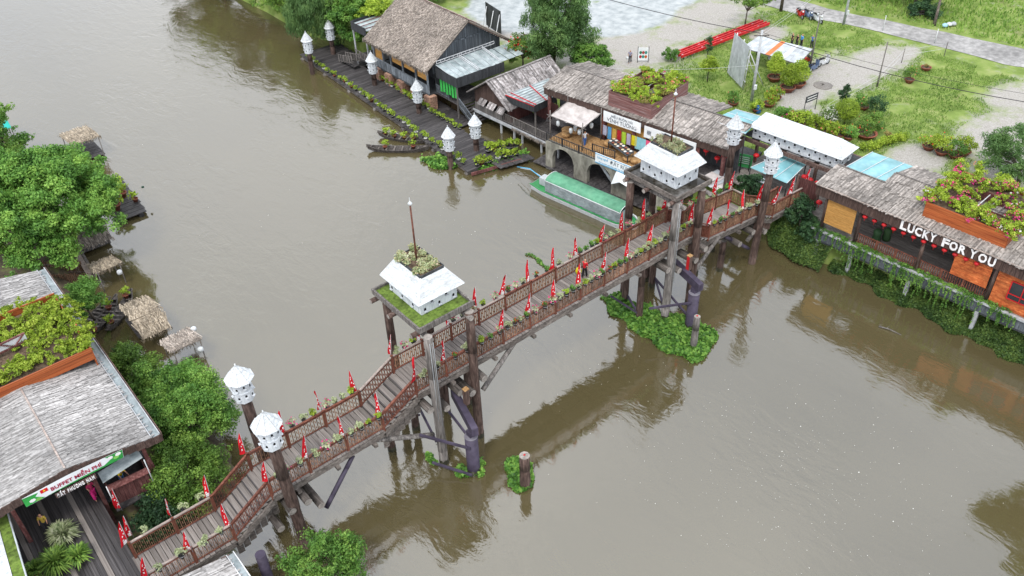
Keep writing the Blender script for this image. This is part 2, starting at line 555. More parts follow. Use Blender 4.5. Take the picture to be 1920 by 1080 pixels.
def place(proto, used, loc, rz, label, group=None, sc=1.0):
    o = proto if not used[0] else copy_tree(proto)
    used[0] = True
    o.location = loc
    o.rotation_euler = (0, 0, rz)
    o.scale = (sc, sc, sc)
    o['label'] = label
    if group:
        o['group'] = group
    return o


ORD = ['first', 'second', 'third', 'fourth', 'fifth', 'sixth', 'seventh', 'eighth', 'ninth', 'tenth', 'eleventh', 'twelfth',
       'thirteenth', 'fourteenth', 'fifteenth', 'sixteenth', 'seventeenth', 'eighteenth', 'nineteenth', 'twentieth',
       'twenty-first', 'twenty-second', 'twenty-third', 'twenty-fourth', 'twenty-fifth', 'twenty-sixth', 'twenty-seventh',
       'twenty-eighth', 'twenty-ninth', 'thirtieth', 'thirty-first', 'thirty-second', 'thirty-third', 'thirty-fourth',
       'thirty-fifth', 'thirty-sixth', 'thirty-seventh', 'thirty-eighth', 'thirty-ninth', 'fortieth']


# ------------------------------------------------------------------ foliage
def leaves(n, centers, radii, size, asp=.5, shell=.55, droop=0.0, up=.3, flat_=0.0):
    """n leaf quads spread over ellipsoid clumps; returns v,f,rnd."""
    C = np.asarray(centers, float)
    Rr = np.asarray(radii, float)
    if Rr.ndim == 1:
        Rr = np.repeat(Rr[:, None], 3, 1)
    w = (Rr[:, 0] * Rr[:, 1] + Rr[:, 1] * Rr[:, 2] + Rr[:, 0] * Rr[:, 2])
    k = RNG.choice(len(C), n, p=w / w.sum())
    d = RNG.normal(size=(n, 3))
    d /= np.linalg.norm(d, axis=1)[:, None]
    rad = shell + (1 - shell) * RNG.random(n) ** .7
    rad *= 1 + .12 * RNG.normal(size=n)
    p = C[k] + d * Rr[k] * rad[:, None]
    nr = d * .8 + RNG.normal(size=(n, 3)) * .55
    nr[:, 2] += up
    nr /= np.linalg.norm(nr, axis=1)[:, None]
    t = RNG.normal(size=(n, 3))
    t[:, 2] -= droop
    t -= nr * (t * nr).sum(1)[:, None] * (0.0 if droop > 2 else 1.0)
    t /= np.linalg.norm(t, axis=1)[:, None] + 1e-9
    b = np.cross(nr, t)
    b /= np.linalg.norm(b, axis=1)[:, None] + 1e-9
    s = size * (.6 + .8 * RNG.random(n))[:, None]
    L = t * s
    Wd = b * s * asp * .5
    bend = nr * s * .12
    v = np.stack([p - L * .5, p + Wd + bend * .3, p + L * .5 - bend, p - Wd + bend * .3], 1).reshape(-1, 3)
    f = np.arange(4 * n).reshape(-1, 4)
    tone = RNG.random(len(C))          # some sprays are young and pale, some old and dark
    rnd = np.clip(RNG.random(n) * .45 + .55 * tone[k], 0, 1)
    return v, f, rnd


def cat_parts(ps):
    vs, fs, rs, ms = [], [], [], []
    b = 0
    for v, f, r, mi in ps:
        vs.append(v)
        fs.append(f + b)
        rs.append(r)
        ms.append(np.full(len(f), mi))
        b += len(v)
    return np.concatenate(vs), np.concatenate(fs), np.concatenate(rs), np.concatenate(ms)


def foliage(name, parts, mats, parent=None, org=None, kind=None):
    """parts: list of (v,f,rnd,matindex) in world coordinates."""
    v, f, r, mi = cat_parts(parts)
    o_ = np.array(WL.get(parent.name, Vector((0, 0, 0)))) if parent is not None else np.array(org if org is not None else (0, 0, 0))
    me = mesh_np(name, v - o_, f, mats, r, mi=mi)
    o = link(name, me, parent)
    if parent is None:
        o.location = tuple(o_)
        WL[o.name] = Vector(o_)
    if kind:
        o['kind'] = kind
    return o


def clumps(c, rad, n, cr, squash=.75, seed=0, low=-.2):
    rg = np.random.default_rng(seed)
    out, rr = [], []
    for i in range(n):
        while True:
            d = rg.normal(size=3)
            d /= np.linalg.norm(d)
            if d[2] > low:
                break
        q = rg.uniform(.55, 1.0)
        out.append((c[0] + d[0] * rad[0] * q, c[1] + d[1] * rad[1] * q, c[2] + d[2] * rad[2] * q))
        k = cr * rg.uniform(.65, 1.25)
        rr.append((k, k, k * squash))
    return out, rr


def sprays(cl, rr, n, rg):
    """break big clumps into small leafy sprays."""
    sc_, sr_ = [], []
    for q, w in zip(cl, rr):
        for _ in range(n):
            d = Vector((rg.gauss(0, 1), rg.gauss(0, 1), rg.gauss(.35, 1))).normalized() * rg.uniform(.45, 1.0)
            sc_.append((q[0] + d.x * w[0], q[1] + d.y * w[1], q[2] + d.z * w[2]))
            k = rg.uniform(.3, .55)
            sr_.append((w[0] * k, w[1] * k, w[2] * k * .8))
    return sc_, sr_


def tree(name, label, base, c, rad, ncl, cr, nleaf, size, m, group=None, trunk=.25, seed=1, asp=.55, droop=0., limbs=7, extra=None, low=-.2, catg='tree', squash=.75, up=.3):
    t = thing(name, label, catg, base, group)
    cl, rr = clumps(c, rad, ncl, cr, squash, seed, low)
    mb = MB()
    rg = random.Random(seed)
    fork = Vector(base).lerp(Vector(c), .55)
    mb.tube(base, fork, trunk, trunk * .7, 8)
    for i in range(limbs):
        tgt = Vector(cl[i % len(cl)])
        mid = fork.lerp(tgt, .5) + Vector((rg.uniform(-.3, .3), rg.uniform(-.3, .3), rg.uniform(0, .4)))
        mb.tube(fork, mid, trunk * .5, trunk * .3, 6)
        mb.tube(mid, tgt, trunk * .3, trunk * .1, 5)
    mb.build('trunk', M['bark'], t)
    sc_, sr_ = sprays(cl, rr, 11, rg)
    v, f, r = leaves(int(nleaf * 1.35), sc_, sr_, size * .82, asp, .35, droop, up)
    ps = [(v, f, r, 0)]
    mats = [M[m]]
    if extra:
        for (mm, nn, ss) in extra:
            v, f, r = leaves(nn, cl, [tuple(x * 1.08 for x in q) for q in rr], ss, .8, .85)
            mats.append(M[mm])
            ps.append((v, f, r, len(mats) - 1))
    foliage('crown', ps, mats, t)
    return t


def strips(P00, P10, P01, P11, rows, per_m, wid, length, lift=.05, jit=.35, z=0.02, side=.25):
    """overlapping strips (shingles, straw) on a sloping quad: P00-P10 eave, P01-P11 ridge."""
    P00, P10, P01, P11 = [np.asarray(p, float) for p in (P00, P10, P01, P11)]
    el = np.linalg.norm(P10 - P00)
    sl = np.linalg.norm(P01 - P00)
    vs, n_t = [], 0
    rnd = []
    for i in range(rows):
        t = i / rows
        n = max(2, int(el * per_m))
        s = (np.arange(n) + RNG.uniform(-jit, jit, n)) / n
        s = np.clip(s, 0, 1)
        tt = t + RNG.uniform(-jit, jit, n) / rows
        ln = length / sl * (.75 + .5 * RNG.random(n))
        wd = wid * (.7 + .6 * RNG.random(n)) / el
        sd = RNG.uniform(-side, side, n) * length / el

        def pt(a, b):
            a = a[:, None]
            b = b[:, None]
            return (P00 * (1 - a) + P10 * a) * (1 - b) + (P01 * (1 - a) + P11 * a) * b
        nrm = np.cross(P10 - P00, P01 - P00)
        nrm /= np.linalg.norm(nrm)
        lo = lift * (.5 + RNG.random(n))[:, None] * nrm + z * nrm
        hi = z * nrm * .5
        a = pt(s - wd / 2, tt) + lo
        b = pt(s + wd / 2, tt) + lo
        c = pt(s + wd / 2 + sd, np.minimum(tt + ln, 1.0)) + hi
        d = pt(s - wd / 2 + sd, np.minimum(tt + ln, 1.0)) + hi
        vs.append(np.stack([a, b, c, d], 1).reshape(-1, 3))
        rnd.append(RNG.random(n))
        n_t += n
    v = np.concatenate(vs)
    return v, np.arange(4 * n_t).reshape(-1, 4), np.concatenate(rnd)


def text_mesh(s, size, m, depth=.0, bold=0.0, align='LEFT'):
    cu = bpy.data.curves.new('lettering', 'FONT')
    cu.body = s
    cu.size = size
    cu.extrude = depth
    cu.offset = bold
    cu.align_x = align
    cu.resolution_u = 2
    o = bpy.data.objects.new('lettering_tmp', cu)
    me = bpy.data.meshes.new_from_object(o)
    bpy.data.objects.remove(o)
    me.materials.clear()
    me.materials.append(m)
    return me


def put_text(name, me, parent, origin, xdir, ydir, sx=1.0, sy=1.0):
    o = bpy.data.objects.new(name, me)
    COL.objects.link(o)
    X = Vector(xdir).normalized()
    Y = Vector(ydir)
    Y = (Y - X * Y.dot(X)).normalized()
    Z = X.cross(Y)
    w = WL.get(parent.name, Vector((0, 0, 0)))
    p = Vector(origin) - w
    o.parent = parent
    o.matrix_local = Matrix(((X.x * sx, Y.x * sy, Z.x, p.x), (X.y * sx, Y.y * sy, Z.y, p.y), (X.z * sx, Y.z * sy, Z.z, p.z), (0, 0, 0, 1)))
    return o


# ================================================================== SETTING
GZ = 2.2      # level of the far bank's lot


def water_mat():
    m = bpy.data.materials.new('muddy river water')
    m.use_nodes = True
    t = m.node_tree
    b = t.nodes['Principled BSDF']
    L = t.links.new
    g = _n(t, 'ShaderNodeNewGeometry')
    mp = _n(t, 'ShaderNodeMapping')
    mp.inputs['Rotation'].default_value = (0, 0, R(25))
    mp.inputs['Scale'].default_value = (1, .45, 1)
    L(g.outputs['Position'], mp.inputs['Vector'])
    big = _n(t, 'ShaderNodeTexNoise')
    big.inputs['Scale'].default_value = .05
    big.inputs['Detail'].default_value = 4
    L(mp.outputs[0], big.inputs['Vector'])
    cr = _n(t, 'ShaderNodeValToRGB')
    cr.color_ramp.elements[0].position = .3
    cr.color_ramp.elements[0].color = (.070, .057, .026, 1)
    cr.color_ramp.elements[1].position = .7
    cr.color_ramp.elements[1].color = (.088, .073, .035, 1)
    L(big.outputs['Fac'], cr.inputs['Fac'])
    L(cr.outputs['Color'], b.inputs['Base Color'])
    b.inputs['Roughness'].default_value = .04
    b.inputs['IOR'].default_value = 2.25
    n1 = _n(t, 'ShaderNodeTexNoise')
    n1.inputs['Scale'].default_value = 1.1
    n1.inputs['Detail'].default_value = 5
    n1.inputs['Roughness'].default_value = .55
    n1.inputs['Distortion'].default_value = .6
    L(mp.outputs[0], n1.inputs['Vector'])
    n2 = _n(t, 'ShaderNodeTexNoise')
    n2.inputs['Scale'].default_value = .16
    n2.inputs['Detail'].default_value = 3
    n2.inputs['Distortion'].default_value = 1.2
    L(mp.outputs[0], n2.inputs['Vector'])
    # calm and ruffled zones
    mr = _n(t, 'ShaderNodeMapRange')
    mr.inputs[1].default_value = .38
    mr.inputs[2].default_value = .66
    mr.inputs[3].default_value = .25
    mr.inputs[4].default_value = 1.0
    L(n2.outputs['Fac'], mr.inputs[0])
    # further up the river the current is livelier
    sp = _n(t, 'ShaderNodeSeparateXYZ')
    L(g.outputs['Position'], sp.inputs[0])
    my = _n(t, 'ShaderNodeMapRange')
    my.inputs[1].default_value = 30
    my.inputs[2].default_value = 90
    my.inputs[3].default_value = .4
    my.inputs[4].default_value = 1.0
    L(sp.outputs['Y'], my.inputs[0])
    mm = _n(t, 'ShaderNodeMath', operation='MULTIPLY')
    L(mr.outputs[0], mm.inputs[0])
    L(my.outputs[0], mm.inputs[1])
    bp = _n(t, 'ShaderNodeBump')
    bp.inputs['Distance'].default_value = .10
    n4 = _n(t, 'ShaderNodeTexNoise')
    n4.inputs['Scale'].default_value = 4.2
    n4.inputs['Detail'].default_value = 4
    L(mp.outputs[0], n4.inputs['Vector'])
    b4 = _n(t, 'ShaderNodeBump')
    b4.inputs['Distance'].default_value = .022
    L(n4.outputs['Fac'], b4.inputs['Height'])
    L(mm.outputs[0], b4.inputs['Strength'])
    L(b4.outputs[0], bp.inputs['Normal'])
    L(n1.outputs['Fac'], bp.inputs['Height'])
    L(mm.outputs[0], bp.inputs['Strength'])
    b2 = _n(t, 'ShaderNodeBump')
    b2.inputs['Distance'].default_value = .22
    b2.inputs['Strength'].default_value = .16
    L(n2.outputs['Fac'], b2.inputs['Height'])
    L(bp.outputs[0], b2.inputs['Normal'])
    L(b2.outputs[0], b.inputs['Normal'])
    return m


mb = MB()
mb.add([(-900, -700, 0), (900, -700, 0), (900, 1200, 0), (-900, 1200, 0)], [(0, 1, 2, 3)])
o = mb.build('river_water', water_mat())
setp(o, 'muddy brown river with sky reflections', 'river', kind='structure')


def ground_mat():
    m = bpy.data.materials.new('grass and gravel ground')
    m.use_nodes = True
    t = m.node_tree
    b = t.nodes['Principled BSDF']
    L = t.links.new
    g = _n(t, 'ShaderNodeNewGeometry')

    def noise(s, d=6, r=.6):
        n = _n(t, 'ShaderNodeTexNoise')
        n.inputs['Scale'].default_value = s
        n.inputs['Detail'].default_value = d
        n.inputs['Roughness'].default_value = r
        L(g.outputs['Position'], n.inputs['Vector'])
        return n.outputs['Fac']

    def ramp(f, *st):
        c = _n(t, 'ShaderNodeValToRGB')
        e = c.color_ramp.elements
        while len(e) < len(st):
            e.new(.5)
        for i, (p, cc) in enumerate(st):
            e[i].position = p
            e[i].color = (*cc, 1)
        L(f, c.inputs['Fac'])
        return c.outputs['Color']

    def blob(c, rx, ry, soft=.5):
        mp = _n(t, 'ShaderNodeMapping')
        mp.inputs['Location'].default_value = (-c[0] / rx, -c[1] / ry, 0)
        mp.inputs['Scale'].default_value = (1 / rx, 1 / ry, 0)
        L(g.outputs['Position'], mp.inputs['Vector'])
        ln = _n(t, 'ShaderNodeVectorMath', operation='LENGTH')
        L(mp.outputs[0], ln.inputs[0])
        mr = _n(t, 'ShaderNodeMapRange')
        mr.inputs[1].default_value = 1 + soft
        mr.inputs[2].default_value = 1 - soft
        L(ln.outputs['Value'], mr.inputs[0])
        return mr.outputs[0]

    def mx(a, c):
        n = _n(t, 'ShaderNodeMath', operation='MAXIMUM')
        L(a, n.inputs[0])
        L(c, n.inputs[1])
        return n.outputs[0]

    def thresh(a, nz, k, lo, hi):
        n = _n(t, 'ShaderNodeMath', operation='MULTIPLY_ADD')
        L(nz, n.inputs[0])
        n.inputs[1].default_value = k
        L(a, n.inputs[2])
        mr = _n(t, 'ShaderNodeMapRange')
        mr.inputs[1].default_value = lo
        mr.inputs[2].default_value = hi
        L(n.outputs[0], mr.inputs[0])
        return mr.outputs[0]

    grass = ramp(noise(.45), (.3, (.09, .135, .03)), (.5, (.165, .23, .055)), (.7, (.26, .29, .11)))
    gravel = ramp(noise(6.5, 9, .8), (.3, (.19, .175, .155)), (.5, (.31, .295, .27)), (.72, (.45, .435, .41)))
    asph = ramp(noise(1.0, 7), (.3, (.24, .265, .27)), (.5, (.33, .355, .36)), (.7, (.42, .44, .44)))
    dirt = ramp(noise(1.4, 6), (.3, (.10, .075, .05)), (.7, (.2, .16, .11)))
    a = None
    for c, rx, ry in GRAVEL:
        k = blob(c, rx, ry)
        a = k if a is None else mx(a, k)
    gm = thresh(a, noise(.6, 9, .72), 2.2, 1.25, 1.95)
    ym = None
    for c, rx, ry in YARD:
        k = blob(c, rx, ry, .25)
        ym = k if ym is None else mx(ym, k)
    am = thresh(ym, noise(.3, 5), 1.0, .9, 1.15)
    n3 = noise(.16, 6, .62)
    dm = _n(t, 'ShaderNodeMapRange')
    dm.inputs[1].default_value = .6
    dm.inputs[2].default_value = .75
    L(n3, dm.inputs[0])

    def mixc(f, x, y):
        n = _n(t, 'ShaderNodeMix', data_type='RGBA')
        L(f, n.inputs[0])
        L(x, n.inputs[6])
        L(y, n.inputs[7])
        return n.outputs[2]
    c = mixc(dm.outputs[0], grass, dirt)
    c = mixc(gm, c, gravel)
    c = mixc(am, c, asph)
    L(c, b.inputs['Base Color'])
    b.inputs['Roughness'].default_value = .95
    b.inputs['Specular IOR Level'].default_value = .15
    bp = _n(t, 'ShaderNodeBump')
    bp.inputs['Strength'].default_value = .6
    bp.inputs['Distance'].default_value = .06
    L(noise(4, 8, .7), bp.inputs['Height'])
    L(bp.outputs[0], b.inputs['Normal'])
    return m


GRAVEL = [((84, 47), 6.5, 4.0), ((78, 46.5), 4.5, 2.4), ((74.5, 45), 2.6, 2.2), ((90, 46), 6, 3.2), ((84, 28.5), 7, 3.5), ((79.5, 25), 6, 3.2),
          ((73.5, 31.5), 3.6, 2.6), ((73, 67), 6.5, 6), ((82, 66.5), 6, 3.6), ((67.5, 68.5), 4, 6), ((88, 68), 7, 5), ((94, 45), 3.2, 1.6), ((93, 31), 5, 3), ((66, 80), 3, 10), ((68, 60), 3, 4), ((88, 59), 3, 2)]
YARD = [((80, 76), 9, 6), ((74, 86), 9, 10), ((90, 78), 9, 6), ((84, 90), 14, 10)]
BANK = [(15, 420), (30, 220), (42, 178), (46, 160), (49, 140), (50, 118), (50.5, 104), (51.5, 98), (52.5, 86), (53, 74), (54.5, 66), (55.5, 58), (56.5, 48), (57.2, 40),
        (57.2, 34.5), (57, 30), (57.8, 26), (58.3, 20), (58.8, 14), (59.5, 4), (61, -40), (66, -300)]


def smooth_line(L, n=5):
    out = []
    for i in range(len(L) - 1):
        p0, p1, p2, p3 = [Vector((*L[max(0, min(len(L) - 1, k))], 0)) for k in (i - 1, i, i + 1, i + 2)]
        for j in range(n):
            t = j / n
            q = .5 * ((2 * p1) + (p2 - p0) * t + (2 * p0 - 5 * p1 + 4 * p2 - p3) * t * t + (3 * p1 - p0 - 3 * p2 + p3) * t ** 3)
            out.append((q.x, q.y))
    out.append(L[-1])
    return out


def land(name, line, side, zt, far, m):
    """a sheet from the water's edge to beyond the horizon; side=+1 to larger x."""
    line = smooth_line(line)
    offs = [(-2.2, -2.5), (-1.2, -.6), (-.6, .2), (0, zt * .72), (.7, zt * .97), (2, zt), (5, zt), (9, zt), (14, zt), (20, zt), (28, zt), (38, zt), (52, zt), (80, zt), (160, zt), (far, zt)]
    v, f = [], []
    rg = random.Random(5)
    for (x, y) in line:
        for i, (d, z) in enumerate(offs):
            j = rg.uniform(-.18, .18) if 0 < i < 5 else 0
            v.append((x + side * (d + j), y, z + (rg.uniform(-.035, .035) if i > 3 else rg.uniform(-.12, .12))))
    k = len(offs)
    for a in range(len(line) - 1):
        for b in range(k - 1):
            q = (a * k + b, (a + 1) * k + b, (a + 1) * k + b + 1, a * k + b + 1)
            f.append(q if side > 0 else q[::-1])
    me = mesh_np(name, v, f, m, smooth=True)
    o = link(name, me)
    return o


GM = ground_mat()
o = land('ground', BANK, 1, GZ, 900, GM)
setp(o, 'grass and gravel lot on the far bank', 'ground', kind='structure')
LBANK = [(-30, 420), (2, 200), (8, 130), (10, 110), (10.5, 92), (9.5, 78), (7.6, 70), (6.2, 63), (5.6, 56), (6.8, 50), (8.4, 46), (8.6, 42), (7.2, 38.5), (4.5, 35.6), (3.4, 30), (2, 10), (0, -60), (-20, -300)]
M['mud'] = mat('bank mud', [(.05, .04, .028), (.1, .08, .055), (.13, .15, .05)], 1.2, (1, 1, 1), .95, .5, .02, .4, .3)
o = land('left_bank', LBANK, -1, 1.2, 900, M['mud'])
setp(o, 'muddy overgrown left river bank', 'bank', kind='structure')

# gravel road behind the lot
rl = smooth_line([(92, 130), (95, 84), (97.3, 66), (98.6, 57), (100.6, 48), (102.4, 36), (103.5, 24), (104, -60)], 4)
v, f = [], []
for i, (x, y) in enumerate(rl):
    w = 2.0 + max(0, (50 - y)) * .055 if y > 10 else 4.2
    w = min(w, 3.6)
    j = random.uniform(-.25, .25)
    v += [(x - w + j, y, GZ + .045), (x - w * .35, y, GZ + .07), (x + w * .35, y, GZ + .07), (x + w + random.uniform(-.25, .25), y, GZ + .045)]
for i in range(len(rl) - 1):
    for k in range(3):
        f.append((i * 4 + k, (i + 1) * 4 + k, (i + 1) * 4 + k + 1, i * 4 + k + 1))
M['road'] = mat('gravel road', [(.2, .195, .19), (.285, .28, .272), (.38, .37, .36)], 1.6, (1, 1, 1), .95, .5, .02, .3, .25)
setp(link('gravel_road', mesh_np('gravel_road', v, f, M['road'], smooth=True)), 'pale gravel road behind the lot', 'road', kind='structure')


def in_gravel(x, y):
    for c, rx, ry in GRAVEL + YARD:
        if ((x - c[0]) / rx) ** 2 + ((y - c[1]) / ry) ** 2 < .95:
            return True
    return False


def grass_field(name, label, n, x0, x1, y0, y1, hmin, hmax, size, keep):
    P = []
    while len(P) < n:
        x, y = random.uniform(x0, x1), random.uniform(y0, y1)
        if keep(x, y):
            P.append((x, y))
    P = np.array(P)
    n = len(P)
    a = RNG.uniform(0, 6.28, n)
    h = RNG.uniform(hmin, hmax, n)
    w = size * RNG.uniform(.6, 1.4, n)
    lean = RNG.uniform(-.12, .12, (n, 2))
    base = np.c_[P, np.full(n, GZ + .01)]
    dx = np.c_[np.cos(a) * w, np.sin(a) * w, np.zeros(n)]
    top = base + np.c_[lean, h]
    v = np.stack([base - dx, base + dx, top + dx * .35, top - dx * .35], 1).reshape(-1, 3)
    me = mesh_np(name, v, np.arange(4 * n).reshape(-1, 4), M['leafgrass'], RNG.random(n))
    return setp(link(name, me), label, 'grass', kind='stuff')


def road_x(y):
    b = min(rl, key=lambda q: abs(q[1] - y))
    return b[0]


grass_field('lot_grass', 'short patchy grass growing over the lot', 42000, 60, 97, 24, 68, .04, .24, .045,
            lambda x, y: not in_gravel(x, y) and x < road_x(y) - 2.2 and math.sin(x * .9 + y * .5) + math.sin(y * 1.1 - x * .3) > -1.1)
grass_field('field_grass', 'bright green field grass beyond the gravel road', 22000, 99, 150, 25, 75, .15, .45, .1, lambda x, y: x > road_x(y) + 3.2)

# foam flecks drifting on the water
v = []
rnd = []
n = 0
spots = [((37.992, 18.994, 0.000), 9, 200), ((33.866, 15.199, 0.000), 8, 160), ((33.129, 27.825, 0.000), 8, 60), ((37.382, 54.318, 0.000), 9, 50), ((35.224, 36.536, 0.000), 6, 50), ((25.787, 80.713, 0.000), 16, 30), ((37.288, 10.165, 0.000), 8, 40)]
for c, rad, k in spots:
    for i in range(k):
        x, y = random.gauss(c[0], rad * .5), random.gauss(c[1], rad * .5)
        if x > 54 or x < 12:
            continue
        s = random.uniform(.008, .022) * (1.8 if random.random() < .1 else 1)
        a = random.random() * 3
        q = [(x + s * math.cos(a + t) * (1.7 if t in (0, 3.1) else 1), y + s * math.sin(a + t), .012) for t in (0, 1.57, 3.1, 4.7)]
        v += q
        n += 1
me = mesh_np('foam_flecks', v, np.arange(4 * n).reshape(-1, 4), M['foam'], RNG.random(n))
setp(link('foam_flecks', me), 'tiny white foam flecks drifting on the brown water', 'foam', kind='stuff')


# ================================================================== FOOTBRIDGE
YF, YB = 33.62, 36.15           # near and far railing lines
BR = thing('footbridge', 'long wooden footbridge with red-brown slatted railings across the muddy river', 'bridge', (0, 34.9, 0))
# profile of the walkway: (x0, z0, x1, z1, kind)
PROF = [(-4.6, 3.12, 6.3, 3.12, 'd'), (6.3, 3.12, 8.93, 4.76, 's'), (8.93, 4.76, 16.45, 4.82, 'd'), (16.45, 4.82, 19.05, 6.16, 's'),
        (19.05, 6.16, 44.15, 6.12, 'd'), (44.15, 6.12, 46.35, 4.86, 's'), (46.35, 4.86, 52.5, 4.27, 'd'), (52.5, 4.27, 54.7, 3.2, 's'), (54.7, 3.2, 59.2, 3.04, 'd')]


def zdeck(x):
    for x0, z0, x1, z1, k in PROF:
        if x0 <= x <= x1:
            return z0 + (z1 - z0) * (x - x0) / (x1 - x0)
    return 3.04


U_deck = ubox('deck_plank', M['deck'])
U_riser = ubox('stair_riser', M['deckdark'])  # darker than the treads, so the steps' shade sits in the colour
for x0, z0, x1, z1, k in PROF:
    if x0 < 0:
        x0 = 1.35
    yb = YB
    if k == 'd':
        n = max(1, round((x1 - x0) / .30))
        st = (x1 - x0) / n
        for i in range(n):
            x = x0 + (i + .5) * st
            yb2 = YB + (.1 if 46 < x < 52 else 0) - (1.15 if x > 52.5 else 0)
            z = zdeck(x)
            piece('deck_plank', U_deck, (x, (YF + yb2) / 2 + random.uniform(-.02, .02), z - .03 + random.uniform(-.006, .006)),
                  (st - .034, yb2 - YF + .22 + random.uniform(-.03, .03), .06), BR, (random.uniform(-.003, .003), random.uniform(-.006, .006), random.uniform(-.004, .004)))
    else:
        n = 7 if x0 < 10 else (6 if x0 < 30 else 5)
        up = z1 > z0
        st = (x1 - x0) / n
        for i in range(n):
            x = x0 + (i + .5) * st
            z = z0 + (z1 - z0) * ((i + (.5 if up else .5)) / n)
            yb2 = YB - (1.15 if x > 52.5 else 0)
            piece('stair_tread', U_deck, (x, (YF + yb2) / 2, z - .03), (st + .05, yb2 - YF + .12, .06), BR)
            piece('step_shade_strip', U_riser, (x - st / 2 * (1 if up else -1), (YF + yb2) / 2, z + .004), (.06, yb2 - YF + .1, .02), BR)  # added dark strip, paints the shade line at each step edge
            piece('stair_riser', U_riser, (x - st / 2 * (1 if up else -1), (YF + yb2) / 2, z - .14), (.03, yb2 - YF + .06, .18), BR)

# stringers and edge beams under each run
for x0, z0, x1, z1, k in PROF:
    for y in (YF - .06, (YF + YB) / 2, YB + .06):
        if x0 > 52 and y > 35.5:
            y = YB - 1.09
        m2 = MB()
        d = .30 if k == 'd' else .42
        m2.beam((x0 - .02, y, z0 - d), (x1 + .02, y, z1 - d), .16, .36)
        m2.build('edge_beam' if y != (YF + YB) / 2 else 'centre_beam', M['beam'], BR)
# boarded stair cheeks
for (xa, xb, za, zb) in ((6.2, 9.1, 2.4, 4.0), (16.3, 19.2, 3.8, 5.3), (44.1, 46.4, 5.4, 4.2), (52.4, 54.8, 3.7, 2.6)):
    m2 = MB()
    n = 7
    for i in range(n):
        x = xa + (xb - xa) * (i + .5) / n
        zt = za + (zb - za) * (i + .5) / n
        m2.box((x, YF + .06, zt - .28 + random.uniform(-.03, .03)), ((xb - xa) / n - .03, .05, .95))
    m2.build('stair_cheek', M['boardbrown'] if xa > 40 else M['beam'], BR)
# cross logs under the deck
for x in [2.5, 4.6, 10.4, 13.0, 15.6, 21.6, 25.0, 28.3, 31.6, 35.0, 38.4, 47.5, 50.0]:
    m2 = MB()
    m2.box((x, (YF + YB) / 2, zdeck(x) - .58), (.24, YB - YF + .75, .22))
    m2.build('cross_beam', M['beam'], BR)

# railings: posts, rails and a row of small slats in every bay
XS1 = [1.55, 2.05 + 1.95, 6.3]
XS2 = [8.93, 11.43, 13.94, 16.45]
XS3 = [19.05 + 2.282 * i for i in range(12)]
XS4 = [46.35, 48.4, 50.45, 52.5]
XS5 = [54.7, 57.0]
XP = [1.55, 4.0, 6.3] + XS2 + XS3 + XS4 + XS5
U_post = ubox('railing_post', M['railred'])
RH = 1.35


def rail_bay(pa, pb, lattice, dark=False):
    """one railing bay from foot pa to foot pb."""
    a, b = Vector(pa), Vector(pb)
    m2 = MB()
    m2.beam(a + Vector((0, 0, RH - .035)), b + Vector((0, 0, RH - .035)), .13, .07)
    m2.build('top_rail', M['railgrey'] if random.random() < .4 else M['railred'], BR)
    m2 = MB()
    m2.beam(a + Vector((0, 0, .16)), b + Vector((0, 0, .16)), .08, .07)
    m2.beam(a + Vector((0, 0, RH - .2)), b + Vector((0, 0, RH - .2)), .06, .05)
    m2.build('lower_rail', M['railred'], BR)
    m2 = MB()
    ln = (b - a).length
    d = (b - a)
    sp = .2 if lattice else .135
    n = max(2, int(ln / sp))
    for i in range(n):
        t = (i + .5) / n
        p = a + d * t
        w = .085 if lattice else .07
        m2.beam(p + Vector((0, 0, .19)), p + Vector((0, 0, RH - .22)), w, .03, up=(d.normalized()))
        if i < n - 1:
            p2 = a + d * ((i + 1) / n)
            if lattice:
                for zc in ((.4, .84) if i % 2 == 0 else (.26, .62, 1.03)):
                    m2.beam(p2 + Vector((0, 0, zc - .07)), p2 + Vector((0, 0, zc + .07)), sp - w, .025, up=(d.normalized()))
            else:
                zc = .45 if i % 2 == 0 else .86
                m2.beam(p2 + Vector((0, 0, zc - .06)), p2 + Vector((0, 0, zc + .06)), sp - w, .025, up=(d.normalized()))
    m2.build('baluster_row', M['slat'] if not dark else M['railred'], BR, 'stuff')


for side in (0, 1):
    for i, x in enumerate(XP):
        y = YF if side == 0 else YB
        if side == 1:
            if 46 < x < 52.6:
                y += .18
            if x > 53:
                y = YB - 1.15
        z = zdeck(x)
        piece('railing_post', U_post, (x, y, z + RH / 2 - (.18 if side == 0 else .02)), (.15, .13, RH + .44 if side == 0 else RH + .16), BR)
        if side == 0:
            xr = x
        if i + 1 < len(XP):
            x2 = XP[i + 1]
            y2 = YF if side == 0 else YB
            if side == 1:
                if 46 < x2 < 52.6:
                    y2 += .18
                if x2 > 53:
                    y2 = YB - 1.15
                if x2 > 53 and x < 53:       # the far railing steps in towards the stairs
                    rail_bay((x, y, z), (x, y2, z), False)
                    piece('railing_post', U_post, (x, y2, z + RH / 2), (.15, .13, RH + .16), BR)
                    y = y2
            rail_bay((x, y, z), (x2, y2, zdeck(x2)), x < 19, dark=(x in (6.3, 16.45) or 44 < x < 45))
# end rail of the last landing
rail_bay((57.0, YF, zdeck(57)), (59.2, YF, 3.04), False)


